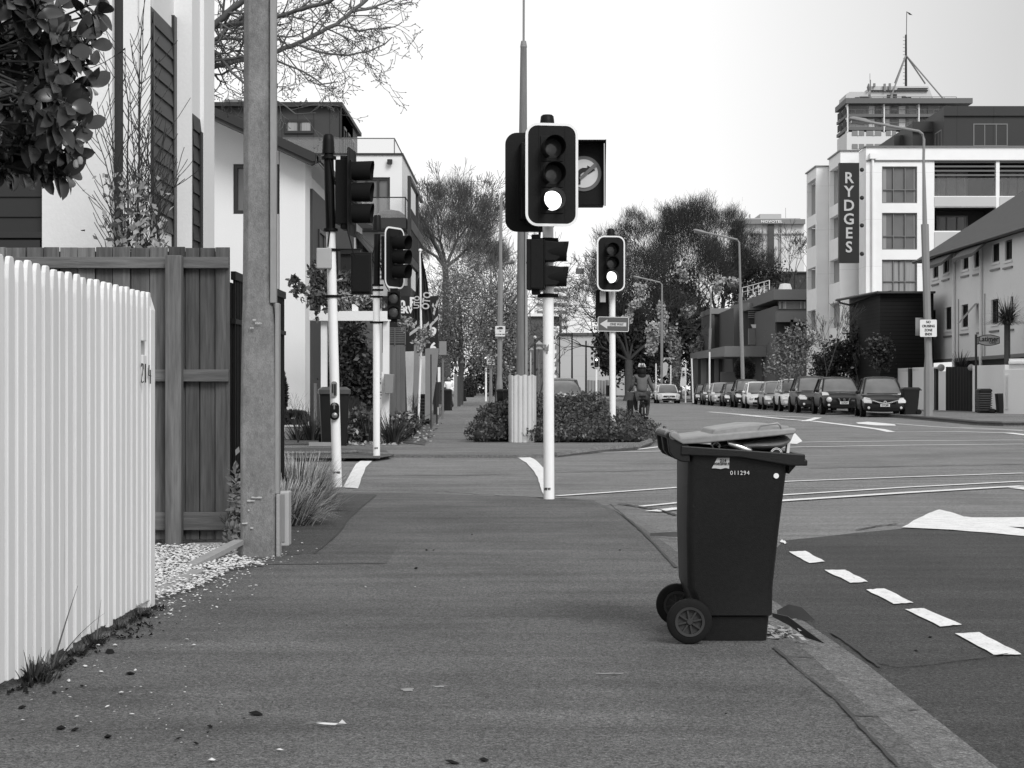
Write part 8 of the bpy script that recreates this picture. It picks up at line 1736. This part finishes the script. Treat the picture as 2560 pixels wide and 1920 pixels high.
for k in range(420):
    y_ = r.uniform(6.3, 8.85); x = -1.88 + abs(r.gauss(0, .035 if not 7.7 < y_ < 8.2 else .09)); s = r.uniform(.005, .014); a = r.uniform(0, 6.3); b.add([(x + s * math.cos(a), y_ + s * math.sin(a), .005), (x + s * math.cos(a + 1.6), y_ + s * math.sin(a + 1.6), .01 + r.uniform(0, .012)), (x - s * math.cos(a), y_ - s * math.sin(a), .006), (x + s * math.cos(a - 1.6), y_ + s * math.sin(a - 1.6), .008)], [(0, 1, 2, 3)])
b.build('leaf_litter', 'deb', fast=True, kind='stuff', label='dark leaf litter gathered along the white fence foot', cat='leaves')
blob('pole_weed', 'dry leaf tangle between the bar fence and the concrete pole', [(X(588, 12.3), 12.3, .35, .05, .1, .38), (X(586, 12.2), 12.2, .1, .08, .1, .12)], 220, .03, 'leafl', 15, 'weed', .1)
# plants along the right
blob('street_tree', 'small half-leafed tree in front of the office podium, right part of the parked row', [E(1985, 870, 84, 55, 45, 25), E(1960, 920, 84, 50, 30, 25), E(2010, 850, 84, 40, 50, 25)], 2600, .075, 'leafg', 16, 'tree', .2, .2, 50, 'leafl', 200)
blob('dark_shrub', 'dense dark shrub behind the second parked car', [E(2100, 900, 92, 60, 55, 40), E(2160, 870, 92, 50, 60, 40), E(2065, 920, 92, 40, 40, 30)], 9000, .085, 'leafi', 17, 'bush', .3, .2, 70, 'leafl', 260)
blob('dark_shrub', 'dark shrub against the boarded annex corner', [E(2200, 880, 84.5, 34, 45, 20)], 2600, .08, 'leafi', 18, 'bush', .4, .2, 40, 'leafm', 200)
blob('round_shrub', 'round dark shrub in front of the podium beside the second street lamp', [E(1862, 925, 132, 26, 32, 20)], 2600, .11, 'leafi', 19, 'bush', .5)
for px, d_, s, hh, lb in ((2065, 90, 41, 660, 'thin bare sapling in front of the white hotel corner'), (2140, 91, 43, 820, 'bare twiggy sapling above the dark shrub')):
    t = thing('sapling', lb, 'tree', (X(px, d_), d_, .15)); tb = TB(); r = random.Random(s); grow(tb, (X(px, d_), d_, .15), (-.05, 0, 1), (Z(hh, d_)) * .24, .045, 1, 6, r, .35, .72, (2, 3), .1); tb.ra = [max(a, .01) for a in tb.ra]; tb.rb = [max(a, .01) for a in tb.rb]; tb.mesh('branches', 'twig', t)
tuft('cabbage_palm_head', 'spiky palm plant in front of the clinic wall near the right edge', X(2518, 71.5), 71.5, 420, 1.25, .15, 'grassd', 60, .022, 1.9, z0=Z(812, 71.5), cat='palm', m2='leafm')
PT = [o for o in bpy.data.objects if o.name.startswith('cabbage_palm_head')][0]; PT.name = 'cabbage_palm'
b = MB(); b.tube([(X(2518, 71.5), 71.5, .1), (X(2518, 71.5), 71.5, Z(812, 71.5) + .2)], .13, 8); b.build('trunk', 'bark', PT)
tuft('spiky_plant', 'spiky plant rising behind the dark timber gate', X(2402, 79), 79, 90, .9, .2, 'grassd', 61, .03, .4, z0=Z(925, 79), cat='plant')
for o in bpy.data.objects:
    if o.type=='MESH' and len(o.data.polygons)==0: print('EMPTY MESH', o.name)
